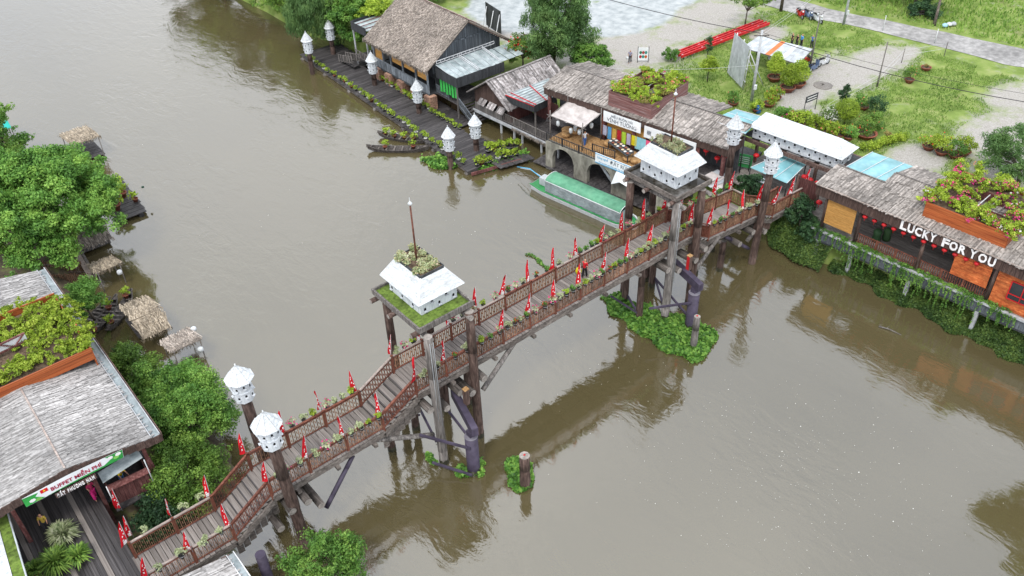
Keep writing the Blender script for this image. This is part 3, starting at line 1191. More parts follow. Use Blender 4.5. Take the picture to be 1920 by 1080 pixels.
# ---- feather flags on the railing posts
def make_flag(seed):
    rg = random.Random(seed)
    t = thing('feather_flag', 'flag', 'flag')
    m2 = MB()
    m2.tube((0, 0, 0), (0, 0, 2.0), .02, .014, 6)
    m2.build('flag_pole', M['pole'], t)
    m2 = MB()
    n = 12
    vs, wd = [], []
    fold = rg.uniform(.5, 1.0)
    for i in range(n + 1):
        u = i / n
        z = .3 + 1.68 * u
        w = .41 * (1 - u) ** .62 * (1 - .22 * fold * abs(math.sin(u * 4 + seed)))
        if u > .93:
            w *= .6
        w = max(.02, w)
        for j in range(4):
            s = j / 3
            vs.append((-.0 + .02 + s * w, .09 * math.sin(s * 5 + u * 6 + seed) * s, z - .18 * s * (1 - u)))
    fs = []
    for i in range(n):
        for j in range(3):
            fs.append((i * 4 + j, i * 4 + j + 1, i * 4 + 5 + j, i * 4 + 4 + j))
    m2.smooth = True
    m2.add(vs, fs)
    m2.add([(a, b + .006, c) for a, b, c in vs], [q[::-1] for q in fs])
    fl = m2.build('flag_cloth', M['red'], t)
    # printed white lettering column and lower panel
    m2 = MB()
    for i in range(n - 2):
        if i in (0, 1, 2, 4, 5, 7, 8):
            j0 = 0 if i < 2 else (1 if rg.random() < .6 else 0)
            wdt = 2 if i < 2 else 1
            a, b2, c, d = vs[i * 4 + j0], vs[i * 4 + j0 + wdt], vs[(i + 1) * 4 + j0 + wdt], vs[(i + 1) * 4 + j0]
            q = [Vector(p) for p in (a, b2, c, d)]
            cen = sum(q, Vector()) / 4
            q = [cen + (p - cen) * (.82 if i < 3 else .7) for p in q]
            for dy in (-.008, .014):
                m2.add([(p.x, p.y + dy, p.z) for p in q], [(0, 1, 2, 3) if dy < 0 else (3, 2, 1, 0)])
    m2.build('printed_lettering', M['flagwhite'], fl, 'stuff')
    return t


FL = [make_flag(s) for s in (1, 2, 3, 4, 5.3, 6.7, 8.1)]
FU = [[False] for _ in FL]
for side in (0, 1):
    for i, x in enumerate(XP + ([59.0] if side == 0 else [])):
        y = YF - .09 if side == 0 else YB + .09
        if side == 1 and x > 53:
            continue
        if side == 1 and 46 < x < 52.6:
            y += .18
        k = random.randrange(7)
        z = zdeck(x) + RH - .31
        place(FL[k], FU[k], (x, y, z), R(random.gauss(141, 24)),
              'narrow red flag with white lettering, %s from the left along the bridge\'s %s railing' % (ORD[i], 'near' if side == 0 else 'far'), 'red flags on the footbridge railings').rotation_euler = (random.gauss(0, .06), random.gauss(0, .06), R(random.gauss(141, 26)))
for i, (x, y) in enumerate(((2.15, 39.8), (1.95, 37.5))):
    place(FL[i], FU[i], (x, y, 3.12), R(135 + 20 * i), 'narrow red flag with white lettering at the entrance deck\'s edge, %s one' % ('upper', 'lower')[i], 'red flags of the entrance deck')
for q, used in zip(FL, FU):
    if not used[0]:
        for ch in list(q.children):
            for g in list(ch.children):
                bpy.data.objects.remove(g)
            bpy.data.objects.remove(ch)
        bpy.data.objects.remove(q)


# ---- small potted plants along the railings
def pot_mesh(r, h, rim=.02, n=10):
    m2 = MB()
    m2.lathe((0, 0, 0), [(r * .7, 0), (r, h - .03), (r + rim, h - .03), (r + rim, h), (r * .86, h), (r * .8, h - .04)], n)
    return m2


POTS = {}


def potted(kind, cat='potted plant', potm='potblack', r=.13, h=.22, leafm='leafpale', fl=None, spread=.26, top=.26, n=90, size=.12, stripe=True, seed=0):
    t = thing('potted_plant', 'pot', cat)
    p = pot_mesh(r, h).build('pot', M[potm], t)
    if stripe and potm == 'potblack':
        m2 = MB()
        m2.lathe((0, 0, h * .62), [(r * .93, 0), (r * .97, .02)], 10)
        m2.build('white_band', M['flagwhite'], p)
    c, rr = clumps((0, 0, h + top * .55), (spread * .6, spread * .6, top * .6), 6, spread * .55, .85, seed, -.5)
    v, f, rn = leaves(n, c, rr, size, .6, .2)
    ps = [(v, f, rn, 0)]
    mats = [M[leafm]]
    if fl:
        v, f, rn = leaves(max(14, n // 4), c, [tuple(x * 1.15 for x in q) for q in rr], size * .8, .9, .8)
        ps.append((v, f, rn, 1))
        mats.append(M[fl])
    s2 = MB()
    for i in range(4):
        a = i * 1.6 + seed
        s2.tube((0, 0, h - .04), (math.cos(a) * spread * .35, math.sin(a) * spread * .35, h + top * .6), .008, .005, 4)
    s2.build('stem', M['bark'], t)
    foliage('foliage', ps, mats, t)
    return t


PV = [('pale variegated plant', potted('a', leafm='leafpale', seed=1)), ('pale bushy plant', potted('b', leafm='leafpale', spread=.32, n=110, seed=2)),
      ('lime green plant', potted('c', leafm='leaflime', spread=.28, n=95, seed=3)), ('pink flowering plant', potted('d', leafm='leafpale', fl='flowerpink', spread=.3, top=.34, n=70, seed=4)),
      ('bright green plant', potted('e', leafm='leafbig', spread=.3, top=.32, n=85, seed=5)), ('red flowering plant', potted('f', leafm='leaf', fl='flowerred', spread=.25, n=70, seed=6))]
PU = [[False] for _ in PV]
bays = [(XP[i], XP[i + 1]) for i in range(len(XP) - 1)]
POS = ['leftmost', 'second', 'third', 'fourth', 'rightmost']
near_n = {0: 2, 1: 2, 3: 3, 4: 3, 5: 4, 7: 2, 8: 2, 9: 3, 10: 4, 11: 3, 12: 4, 13: 4, 14: 4, 15: 5, 16: 4, 17: 3, 19: 3, 20: 2, 21: 2}
far_n = {0: 1, 1: 2, 3: 1, 4: 3, 5: 4, 7: 3, 9: 3, 10: 2, 11: 3, 12: 2, 13: 2, 14: 4, 15: 3, 16: 2, 17: 2, 19: 3, 20: 3, 21: 2}
for side, tab in ((0, near_n), (1, far_n)):
    for bi, cnt in tab.items():
        xa, xb = bays[bi]
        if xb - xa < .5 or xb > 53:
            continue
        for j in range(cnt):
            x = xa + (xb - xa) * (j + .6 + random.uniform(-.12, .12)) / (cnt + .2)
            z = zdeck(x) + RH - (.2 if side == 0 else .26)
            y = (YF - .15 if side == 0 else YB + .22 + (.15 if 46 < x < 52.6 else 0))
            k = random.choices(range(6), (4, 4, 3, 2, 2, 1))[0] if side == 0 else random.choices(range(6), (3, 3, 2, 3, 3, 1))[0]
            if bi < 3:
                k = random.choice((0, 1, 1))
            pos = POS[0] if j == 0 else (POS[4] if j == cnt - 1 else POS[j])
            if cnt == 1:
                pos = 'alone'
            place(PV[k][1], PU[k], (x, y, z), random.random() * 6, '%s in a black pot, %s in %s bay of bridge\'s %s railing' % (PV[k][0], pos, ORD[bi], 'near' if side == 0 else 'far'),
                  'potted plants along the footbridge railings', random.uniform(.9, 1.25))
for side in (1,):       # narrow shelves that carry the pots
    for bi in (near_n if side == 0 else far_n):
        xa, xb = bays[bi]
        if xb > 53:
            continue
        y = (YF - .2 if side == 0 else YB + .22 + (.15 if 46 < xa < 52.6 else 0))
        m2 = MB()
        m2.beam((xa + .1, y, zdeck(xa) + RH - .305), (xb - .1, y, zdeck(xb) + RH - .305), .2, .03)
        m2.build('pot_shelf', M['beam'], BR)


# ---- log piers, towers and dovecotes
def log(mb, a, b, r, rough=True):
    a, b = Vector(a), Vector(b)
    n = 4
    pts = [a.lerp(b, i / n) for i in range(n + 1)]
    for i in range(n):
        mb.tube(pts[i], pts[i + 1], r * (1 + random.uniform(-.03, .03)), r * (1 + random.uniform(-.03, .03)) * (1 - .03 * i), 10, cap=(i in (0, n - 1)), capmi=1)


def tide(parent, x, y, r):
    m3 = MB()
    n = 14
    vs = [(x + r * 1.05 * math.cos(6.283 * i / n), y + r * 1.05 * math.sin(6.283 * i / n), z + (random.uniform(-.1, .14) if z > 0 else 0)) for z in (-.3, .36) for i in range(n)]
    m3.smooth = True
    m3.add(vs, [(i, (i + 1) % n, n + (i + 1) % n, n + i) for i in range(n)])
    m3.build('tide_band', M['tide'], parent)


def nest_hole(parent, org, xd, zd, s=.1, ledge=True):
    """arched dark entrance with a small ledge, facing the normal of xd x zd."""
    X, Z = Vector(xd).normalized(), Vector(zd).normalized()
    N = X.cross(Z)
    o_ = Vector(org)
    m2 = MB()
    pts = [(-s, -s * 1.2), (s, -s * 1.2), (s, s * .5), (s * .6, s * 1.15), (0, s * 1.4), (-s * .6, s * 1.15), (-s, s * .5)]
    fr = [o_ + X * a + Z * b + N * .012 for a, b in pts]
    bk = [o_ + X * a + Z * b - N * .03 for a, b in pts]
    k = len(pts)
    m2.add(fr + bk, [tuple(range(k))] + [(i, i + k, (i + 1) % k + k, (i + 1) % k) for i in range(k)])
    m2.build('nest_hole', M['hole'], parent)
    if ledge:
        m2 = MB()
        m2.T = None
        c = o_ - Z * (s * 1.45) + N * .07
        m2.beam(c - X * s * 1.5, c + X * s * 1.5, .14, .03, up=Z)
        m2.build('ledge', M['white'], parent)


def dovecote_house(label, x0, x1, y0, y1, zf, ze, zt, ov=.36, tx=None, flower=True):
    t = thing('dovecote_house', label, 'dovecote', ((x0 + x1) / 2, (y0 + y1) / 2, zf))
    zw = ze + .16
    cs = [(x0, y0), (x1, y0), (x1, y1), (x0, y1)]
    for i in range(4):
        a, b = cs[i], cs[(i + 1) % 4]
        m2 = MB()
        m2.beam((a[0], a[1], (zf + zw) / 2), (b[0], b[1], (zf + zw) / 2), .05, zw - zf)
        w = m2.build('wall', M['white'], t)
        d = Vector((b[0] - a[0], b[1] - a[1], 0))
        L_ = d.length
        X = d.normalized()
        N = X.cross(Vector((0, 0, 1)))
        nh = max(3, round(L_ / .55))
        for j in range(nh):
            zz = zf + (.32 if j % 2 == 0 else .72)
            p = Vector((a[0], a[1], zz)) + X * (L_ * (j + .5) / nh) + N * .025
            nest_hole(w, p, X, (0, 0, 1), .075)
    # hipped roof of boards round an open flower box
    tx0, tx1, ty0, ty1 = tx
    E_ = [(x0 - ov, y0 - ov), (x1 + ov, y0 - ov), (x1 + ov, y1 + ov), (x0 - ov, y1 + ov)]
    T_ = [(tx0, ty0), (tx1, ty0), (tx1, ty1), (tx0, ty1)]
    nb = 9
    for i in range(4):
        j = (i + 1) % 4
        rp = MB()
        e0, e1 = Vector((*E_[i], ze)), Vector((*E_[j], ze))
        t0, t1 = Vector((*T_[i], zt)), Vector((*T_[j], zt))
        rp.slab([e0, e1, t1, t0], .03)
        panel = rp.build('roof_panel', M['whiteroof'], t)
        for k in range(nb):
            u0, u1 = k / nb, (k + 1.04) / nb
            a, b = e0.lerp(t0, u0), e1.lerp(t1, u0)
            c, d = e1.lerp(t1, min(1, u1)), e0.lerp(t0, min(1, u1))
            nrm = (b - a).cross(d - a).normalized()
            m2 = MB()
            m2.add([a + nrm * .035, b + nrm * .035, c + nrm * .012, d + nrm * .012, a + nrm * .004, b + nrm * .004], [(0, 1, 2, 3), (4, 5, 1, 0)])
            m2.build('roof_board', M['whiteroof'], panel)
    m2 = MB()
    for i in range(4):
        m2.beam((*E_[i], ze + .03), (*T_[i], zt + .03), .05, .04)
    m2.build('hip_strip', M['steelwhite'], t)
    if flower:
        m2 = MB()
        for i in range(4):
            a, b = T_[i], T_[(i + 1) % 4]
            m2.beam((a[0], a[1], zt + .07), (b[0], b[1], zt + .07), .05, .2)
        fb = m2.build('flower_box', M['boarddark'], t)
        m2 = MB()
        m2.box(((tx0 + tx1) / 2, (ty0 + ty1) / 2, zt + .02), (tx1 - tx0 - .05, ty1 - ty0 - .05, .14))
        m2.build('soil', M['soil'], fb)
        cl, rr = [], []
        for q in range(34):
            cl.append((random.uniform(tx0 - .02, tx1 - .12), random.uniform(ty0 + .15, ty1 + .1), zt + random.uniform(.12, .34)))
            k = random.uniform(.16, .3)
            rr.append((k, k, k * .85))
        v, f, r = leaves(2600, cl, rr, .12, .6, .3)
        v2, f2, r2 = leaves(1000, cl, [tuple(x * 1.05 for x in q) for q in rr], .11, .7, .6)
        foliage('flowers', [(v, f, r, 0), (v2, f2, r2, 1)], [M['leafpale'], M['leafpink']], fb)
    return t


def tower(label, x0, x1, y0, y1, zr, posts, moss, wet=False):
    t = thing('bridge_tower', label, 'tower', ((x0 + x1) / 2, (y0 + y1) / 2, 0))
    for (px, py, top, r, mm, dx, dy) in posts:
        m2 = MB()
        log(m2, (px + dx, py + dy, -2.0), (px, py, top), r)
        lp_ = m2.build('log_post', [M[mm], M['logend']], t)
        tide(lp_, px + dx * .82, py + dy * .82, r)
    # logs that carry the tray
    for y in (y0 + .3, (y0 + y1) / 2 + .2, y1 - .35):
        m2 = MB()
        log(m2, (x0 - .45, y, zr - .52), (x1 + .35, y, zr - .52), .16)
        m2.build('carrying_log', [M['logdark'], M['logend']], t)
    for x in (x0 + .45, x1 - .45):
        m2 = MB()
        log(m2, (x, y0 - .45, zr - .85), (x, y1 + .3, zr - .85), .17)
        m2.build('carrying_log', [M['loggrey'], M['logend']], t)
    m2 = MB()
    m2.box(((x0 + x1) / 2, (y0 + y1) / 2, zr - .28), (x1 - x0 - .1, y1 - y0 - .1, .12))
    fl = m2.build('tray_floor', M['beam'], t)
    m2 = MB()
    n = 14
    vs, fs = [], []
    for i in range(n + 1):
        for j in range(n + 1):
            vs.append((x0 + .07 + (x1 - x0 - .14) * i / n, y0 + .07 + (y1 - y0 - .14) * j / n, zr - .16 + random.uniform(-.02, .025)))
    for i in range(n):
        for j in range(n):
            fs.append((i * (n + 1) + j, (i + 1) * (n + 1) + j, (i + 1) * (n + 1) + j + 1, i * (n + 1) + j + 1))
    m2.smooth = True
    m2.add(vs, fs)
    m2.build('moss' if moss else 'wet_floor', M['moss'] if moss else M['wet'], fl)
    for a, b in (((x0, y0), (x1, y0)), ((x1, y0), (x1, y1)), ((x1, y1), (x0, y1)), ((x0, y1), (x0, y0))):
        m2 = MB()
        dv = Vector((b[0] - a[0], b[1] - a[1], 0)).normalized() * .06
        m2.beam((a[0] - dv.x, a[1] - dv.y, zr - .16), (b[0] - dv.x, b[1] - dv.y, zr - .16), .12, .36)
        m2.build('tray_rim', M['loggrey'] if not wet else M['beam'], t)
    return t


T1 = tower('tall log tower with green mossy tray over the bridge nearer the left bank', 19.45, 23.27, 33.05, 38.0, 11.5,
           [(19.75, 32.72, 10.95, .30, 'loggrey', .12, -.03), (22.95, 33.0, 10.9, .31, 'logdark', .1, 0), (20.0, 37.55, 10.7, .28, 'logdark', 0, 0), (22.9, 37.55, 10.7, .28, 'logdark', 0, 0)], True)
T2 = tower('tall log tower with wet dark tray over the bridge nearer the far bank', 41.1, 44.75, 32.85, 37.85, 11.2,
           [(41.45, 33.05, 10.6, .32, 'loggrey', -.1, 0), (44.05, 33.0, 10.6, .31, 'logdark', .05, 0), (41.3, 37.4, 10.4, .3, 'logdark', 0, 0), (43.9, 37.4, 10.4, .28, 'logdark', 0, 0)], False, True)
D1 = dovecote_house('white boarded dovecote with flowers on its roof standing on green moss', 20.35, 22.93, 34.12, 37.42, 11.36, 12.42, 13.6, .37, (20.8, 22.45, 34.5, 37.15))
D2 = dovecote_house('white boarded dovecote with flower roof on the wet dark tray', 42.05, 44.35, 33.8, 37.2, 11.06, 12.32, 13.5, .37, (42.35, 43.85, 34.05, 36.7))
for D, (px, py, z0, z1) in ((D1, (21.55, 35.95, 13.6, 17.9)), (D2, (43.15, 35.5, 13.5, 17.6))):
    m2 = MB()
    m2.tube((px, py, z0), (px, py, z1 - .35), .06, .05, 8)
    fp = m2.build('mast', M['railred'], D)
    m2 = MB()
    m2.lathe((px, py, z1 - .35), [(.03, 0), (.03, .06), (.12, .1), (.14, .17), (.06, .26), (.02, .3), (.015, .55)], 10)
    m2.build('finial', M['whiteroof'], fp)

# conduits strapped to the grey posts
for (px, py, dx) in ((19.75, 32.42, 0), (41.45, 32.72, 0)):
    for k in range(3):
        m2 = MB()
        m2.tube((px - .1 + .12 * k, py - .02 + .03 * (k != 1), 4.2 - .3 * k), (px - .1 + .12 * k, py + .03 * (k != 1), 10.6), .014, .014, 5)
        m2.build('conduit', M['tingrey'] if k != 1 else M['pole'], T1 if px < 30 else T2)


def pier_logs(label, xs, y_list, zs, r=.26, ext=1.0):
    t = thing('pier_logs', label, 'log pier', (xs[0], 34.9, 0))
    for x, z in zip(xs, zs):
        m2 = MB()
        log(m2, (x, YF - ext, z), (x, YB + ext * .8, z), r)
        m2.build('log', [M['logpier'], M['logend']], t)
    for x, y in y_list:
        m2 = MB()
        log(m2, (x, y, -2), (x, y, zs[0] - .2), .27)
        lp_ = m2.build('log_pile', [M['logdark'], M['logend']], t)
        tide(lp_, x, y, .27)
    return t


PL = pier_logs('stacked grey logs carrying the bridge under the mossy tower', [19.3, 20.5, 21.6, 22.5, 23.5], [(20.2, 36.4), (22.8, 36.4), (17.9, 35.9), (24.4, 35.9)], [5.25, 4.6, 5.25, 4.6, 5.25])
PR = pier_logs('stacked grey logs carrying the bridge under the wet tower', [40.7, 42.0, 43.0, 43.9, 44.9], [(39.9, 34.4), (40.6, 36.6), (43.6, 36.5)], [5.2, 4.5, 5.2, 4.5, 5.1])
P0 = pier_logs('stacked dark logs under the bridge beside the left pole dovecotes', [8.6, 9.5, 10.5, 11.2], [(9.4, 36.3), (10.8, 36.2)], [3.0, 3.8, 3.8, 2.9], .24, 1.0)
P3 = pier_logs('log pier under the lower landing beside the right pole dovecotes', [49.6, 51.2, 52.9], [(49.3, 34.2), (51.0, 36.5), (47.6, 35.4)], [3.2, 3.6, 2.9], .26, .8)
# raking struts
for tt, a, b, mm in ((PL, (23.7, 33.2, 3.7), (27.0, 33.7, 5.75), 'loggrey'), (PL, (19.6, 33.2, 2.4), (15.7, 33.8, 4.25), 'loggrey'), (PR, (44.6, 33.3, 2.6), (47.6, 33.5, 4.6), 'loggrey'),
                     (P3, (51.6, 33.3, 1.6), (48.6, 33.7, 4.0), 'purple'), (P0, (11.6, 33.1, 1.9), (14.2, 33.7, 4.1), 'purple'), (P3, (52.6, 34.2, 1.4), (55.2, 34.4, 2.7), 'loggrey')):
    m2 = MB()
    log(m2, a, b, .17 if mm != 'purple' else .15)
    m2.build('raking_strut', [M[mm], M['logend'] if mm != 'purple' else M['purple']], tt)


# purple steel frames beside the log piers
def steel_pier(label, cx, cy, top, tox, toy):
    t = thing('steel_pier', label, 'steel pier', (cx, cy, 0))
    m2 = MB()
    m2.tube((cx, cy, -2), (cx, cy, top), .42, .42, 18)
    tide(m2.build('column', M['purple'], t), cx, cy, .42)
    m2 = MB()
    m2.box((cx, cy + .05, top + .22), (.34, .42, .46))
    m2.build('column_head', M['purple'], t)
    m2 = MB()
    m2.tube((cx, cy, top), (cx, cy, top + .03), .44, .44, 18)
    m2.build('cap_plate', M['capplate'], t)
    m2 = MB()
    m2.beam((cx - .04, cy - .55, top + .8), (tox, toy, top + .82), .42, .66)
    hb = m2.build('cap_beam', M['purple'], t)
    m2 = MB()
    for k in range(3):
        m2.box((cx - .12 + .12 * k, cy - .558, top + .78), (.03, .012, .5))
    m2.build('stiffener', M['purple'], hb)
    m2 = MB()
    m2.beam((tox - .15, toy - 1.6, top + 1.1), (tox - .15, toy - 1.6, top + 2.35), .32, .3)
    up = m2.build('upright_bracket', M['boardbrown'], t)
    m2 = MB()
    m2.box((tox - .15, toy - 1.6, top + 2.38), (.36, .34, .06))
    m2.build('bracket_cap', M['straw'], up)
    return t


def brace(t, a, b, w=.14):
    m2 = MB()
    m2.beam(a, b, w, w)
    m2.build('brace', M['purple'], t)


S1 = steel_pier('purple steel column and beam beside the mossy tower', 20.85, 30.8, 3.35, 21.9, 33.9)
brace(S1, (20.5, 30.45, 2.75), (18.6, 33.2, 3.1))
brace(S1, (20.4, 30.4, .35), (18.9, 32.6, .8))
brace(S1, (21.0, 31.2, 2.7), (21.8, 36.4, 2.6))
brace(S1, (19.4, 32.6, 2.4), (20.4, 36.3, 2.6))
brace(S1, (20.6, 36.4, 1.0), (18.2, 35.9, 2.8), .12)
S2 = steel_pier('purple steel column and beam rising from the floating plants', 42.1, 31.1, 3.3, 42.9, 34.0)
m2 = MB()
m2.box((42.62, 32.4, 5.0), (.05, .26, 1.3))
m2.build('red_plate', M['redsteel'], S2)
brace(S2, (42.2, 30.7, 2.6), (38.9, 32.6, 2.6))
brace(S2, (41.3, 33.0, .7), (43.8, 36.4, .8))
brace(S2, (39.8, 34.4, .5), (40.7, 36.6, .7))
brace(S2, (39.8, 34.3, .5), (38.2, 35.9, 2.2), .12)
brace(S2, (42.3, 31.5, .6), (43.7, 36.4, .9))

# mooring stumps in the water
for lab, x, y, top in (('short log stump with sawn top standing alone in the river', 22.6, 27.75, 2.85), ('slim log stump at the tip of the floating plant raft', 40.5, 29.4, 2.95)):
    m2 = MB()
    log(m2, (x, y, -2), (x, y, top), .36 if x < 30 else .26)
    m2.cur = 2
    m2.box((x + .02, y + .03, top + .02), (.12, .1, .04))
    one('mooring_stump', lab, 'stump', m2, [M['logdark'] if x < 30 else M['loggrey'], M['logend'], M['redsteel']], (x, y, 0))


# ---- pole dovecotes
def pole_dovecote(label, x, y, z0, zb, s=1.0, leanx=0.0, leany=0.0, mm='logdark', rot=0.3, group='dovecotes on single poles'):
    t = thing('pole_dovecote', label, 'dovecote', (x, y, max(z0, 0)), group)
    m2 = MB()
    log(m2, (x + leanx, y + leany, z0), (x, y, zb + .1), .3 * s)
    m2.build('log_pole', [M[mm], M['logend']], t)
    n = 8
    rb, h = .5 * s, 1.5 * min(s, 1.06)

    def ring(r, z):
        return [Vector((x + r * math.cos(rot + 2 * math.pi * i / n), y + r * math.sin(rot + 2 * math.pi * i / n), z)) for i in range(n)]
    b0, b1 = ring(rb, zb), ring(rb, zb + h)
    m2 = MB()
    m2.add(b0 + b1, [(i, (i + 1) % n, n + (i + 1) % n, n + i) for i in range(n)] + [tuple(reversed(range(n))), tuple(range(n, 2 * n))])
    body = m2.build('body', M['white'], t)
    for i in range(n):
        a, b = b0[i], b0[(i + 1) % n]
        X = (b - a).normalized()
        for lv in range(2):
            zz = zb + h * (.24 if lv == 0 else .66) + (h * .08 if i % 2 else 0)
            p = (a + b) / 2
            N = X.cross(Vector((0, 0, 1)))
            nest_hole(body, Vector((p.x, p.y, zz)) + N * .004, X, (0, 0, 1), .052 * s, True)
    rm = ring(rb + .14 * s, zb + h * .48)
    m2 = MB()
    a_, b_ = ring(rb + .05 * s, zb + h * .455), ring(rb + .05 * s, zb + h * .485)
    m2.add(a_ + b_, [(i, (i + 1) % n, n + (i + 1) % n, n + i) for i in range(n)] + [tuple(range(n, 2 * n)), tuple(reversed(range(n)))])
    m2.build('band', M['white'], body)
    # roof of overlapping board courses
    ap = Vector((x, y, zb + h + (.98 * s if s < 1.1 else .85)))
    ev = ring(rb + (.17 if s < 1.1 else .2) * s, zb + h - .06 * s)
    m2 = MB()
    m2.add(ev + [ap], [(i, (i + 1) % n, n) for i in range(n)] + [tuple(reversed(range(n)))])
    roof = m2.build('roof', M['whiteroof'], t)
    m2 = MB()
    for k in range(5):
        u0, u1 = k / 5, (k + 1.15) / 5
        for i in range(n):
            a, b = ev[i].lerp(ap, u0), ev[(i + 1) % n].lerp(ap, u0)
            c, d = ev[(i + 1) % n].lerp(ap, min(.985, u1)), ev[i].lerp(ap, min(.985, u1))
            N = (b - a).cross(d - a).normalized()
            j = random.uniform(.0, .02)
            m2.add([a + N * (.04 + j), b + N * (.04 + j), c + N * .012, d + N * .012, a, b], [(0, 1, 2, 3), (4, 5, 1, 0)])
    m2.build('roof_boards', M['whiteroof'], roof, 'stuff')
    m2 = MB()
    m2.tube(ap - Vector((0, 0, .05)), ap + Vector((0, 0, .12 * s)), .05 * s, .03 * s, 6)
    m2.build('roof_knob', M['whiteroof'], roof)
    return t


pole_dovecote('white dovecote on a dark pole behind the bridge stairs, left bank', 10.1, 37.4, -2, 8.95, 1.16, .1, 0)
pole_dovecote('white dovecote on a mottled pole in front of the bridge stairs, left bank', 9.55, 32.95, -2, 9.15, 1.16, .35, .1)
pole_dovecote('white dovecote on a brown pole behind the lower landing, right bank', 54.6, 38.4, -1, 8.25, 1.05, 0, 0)
pole_dovecote('white dovecote on a brown pole in front of the lower landing, right bank', 52.35, 33.0, -2, 8.75, 1.05, -.3, .1)


# ================================================================== FAR BANK
class Fr:
    """local frame: s along the front, n inwards, z up."""
    def __init__(self, o, e):
        self.o = Vector((o[0], o[1], 0))
        self.e = Vector((e[0], e[1], 0)).normalized()
        self.n = Vector((-self.e.y, self.e.x, 0))

    def __call__(self, s, n, z):
        p = self.o + self.e * s + self.n * n
        return Vector((p.x, p.y, z))


def boards(parent, name, A, B, z0, z1, w, m, th=.04, jit=.02, zf=None, indiv=True):
    """vertical boards from A to B (xy points), each its own piece."""
    A, B = Vector((A[0], A[1], 0)), Vector((B[0], B[1], 0))
    L_ = (B - A).length
    n = max(1, round(L_ / w))
    d = (B - A).normalized()
    if indiv:
        me = ubox(name, M[m])
        ang = math.atan2(d.y, d.x)
        for i in range(n):
            t = (i + .5) / n
            p = A.lerp(B, t)
            a, b = (z0, z1) if zf is None else zf(t)
            if b - a < .05:
                continue
            b += random.uniform(-jit, jit)
            piece(name, me, (p.x, p.y, (a + b) / 2), (L_ / n - .014, th + random.uniform(-.01, .01), b - a), parent, (0, 0, ang))
    else:
        m2 = MB()
        for i in range(n):
            t = (i + .5) / n
            p = A.lerp(B, t)
            a, b = (z0, z1) if zf is None else zf(t)
            if b - a < .05:
                continue
            m2.box((p.x, p.y, (a + b) / 2), (L_ / n - .014, th + random.uniform(-.01, .01), b - a + random.uniform(-jit, jit)), math.atan2(d.y, d.x))
        m2.build(name, M[m], parent, 'stuff')


def bar(parent, name, a, b, w, h, m, up=(0, 0, 1)):
    m2 = MB()
    m2.beam(a, b, w, h, up)
    return m2.build(name, M[m], parent)


def rod(parent, name, a, b, r, m, r1=None, n=8):
    m2 = MB()
    m2.tube(a, b, r, r1, n)
    return m2.build(name, M[m], parent)


def strip_part(parent, name, m, *quads):
    """quads: (P00,P10,P01,P11, rows, per_m, wid, length, lift, jit, side)."""
    ps = []
    for q in quads:
        v, f, r = strips(*q[:4], q[4], q[5], q[6], q[7], q[8], q[9], .02, q[10])
        ps.append((v, f, r, 0))
    return foliage(name, ps, [M[m]], parent, kind='stuff')


def slabpart(parent, name, m, quad, th):
    m2 = MB()
    m2.slab(quad, th)
    return m2.build(name, M[m], parent)


def railing(parent, A, B, h, m, sp=.16, posts=1.6, r=.02):
    A, B = Vector(A), Vector(B)
    L_ = (B - A).length
    bar(parent, 'hand_rail', A + Vector((0, 0, h)), B + Vector((0, 0, h)), .07, .06, m)
    bar(parent, 'foot_rail', A + Vector((0, 0, .12)), B + Vector((0, 0, .12)), .05, .05, m)
    m2 = MB()
    n = int(L_ / sp)
    for i in range(1, n):
        p = A.lerp(B, i / n)
        m2.beam(p + Vector((0, 0, .13)), p + Vector((0, 0, h - .03)), r * 2, r * 2)
    m2.build('railing_bars', M[m], parent, 'stuff')
    k = max(1, round(L_ / posts))
    for i in range(k + 1):
        p = A.lerp(B, i / k)
        bar(parent, 'railing_post', p, p + Vector((0, 0, h + .06)), .09, .09, m)


# ---- floating deck (pontoon)
PT = thing('floating_deck', 'long dark plank floating deck lined with lime green pots', 'deck', (45, 78, 0))
U_pl = ubox('deck_plank', M['deckdark'])


def xn(y):
    return 43.2 + (y - 60.3) * .05


n = 106
for i in range(n):
    y = 60.35 + (97.4 - 60.35) * (i + .5) / n
    w = 4.5 if y < 88.5 else 5.6
    if y < 65.5:
        w = 5.0
    x0 = xn(y) + random.uniform(-.12, .06)
    piece('deck_plank', U_pl, (x0 + w / 2, y, .47 + random.uniform(-.012, .012)), (w, .335, .06), PT, (0, random.uniform(-.004, .004), random.uniform(-.012, .012)))
for i in range(28):
    y = 68.5 + 19.5 * (i + .5) / 28
    piece('inner_plank', U_pl, (xn(y) + 5.6, y, .3 + random.uniform(-.012, .012)), (1.9, .67, .05), PT, (0, 0, random.uniform(-.012, .012)))
for i in range(9):
    y = 58.6 + 2.2 * (i % 3)
for dx in (.25, 2.3, 4.2):
    bar(PT, 'float_beam', (xn(60.5) + dx, 60.5, .25), (xn(97) + dx, 97, .25), .3, .32, 'beam')
for i in range(7):
    y = 60.8 + i * 6
    rod(PT, 'float_log', (xn(y) - .1, y, .05), (xn(y) + 4.6, y, .05), .22, 'loggrey')
# side raft at the near corner
SR = thing('corner_raft', 'small dark plank raft at the corner of the floating deck', 'raft', (47.5, 59.6, 0))
me = ubox('raft_plank', M['deckdark'])
for i in range(7):
    piece('raft_plank', me, (46.2 + i * .55, 59.5 - i * .12, .42 + random.uniform(-.02, .02)), (.52, 1.5, .06), SR, (0, 0, random.uniform(-.03, .03)))
bar(SR, 'edge_beam', (43.3, 60.05, .3), (49.5, 58.65, .3), .14, .3, 'boardred')

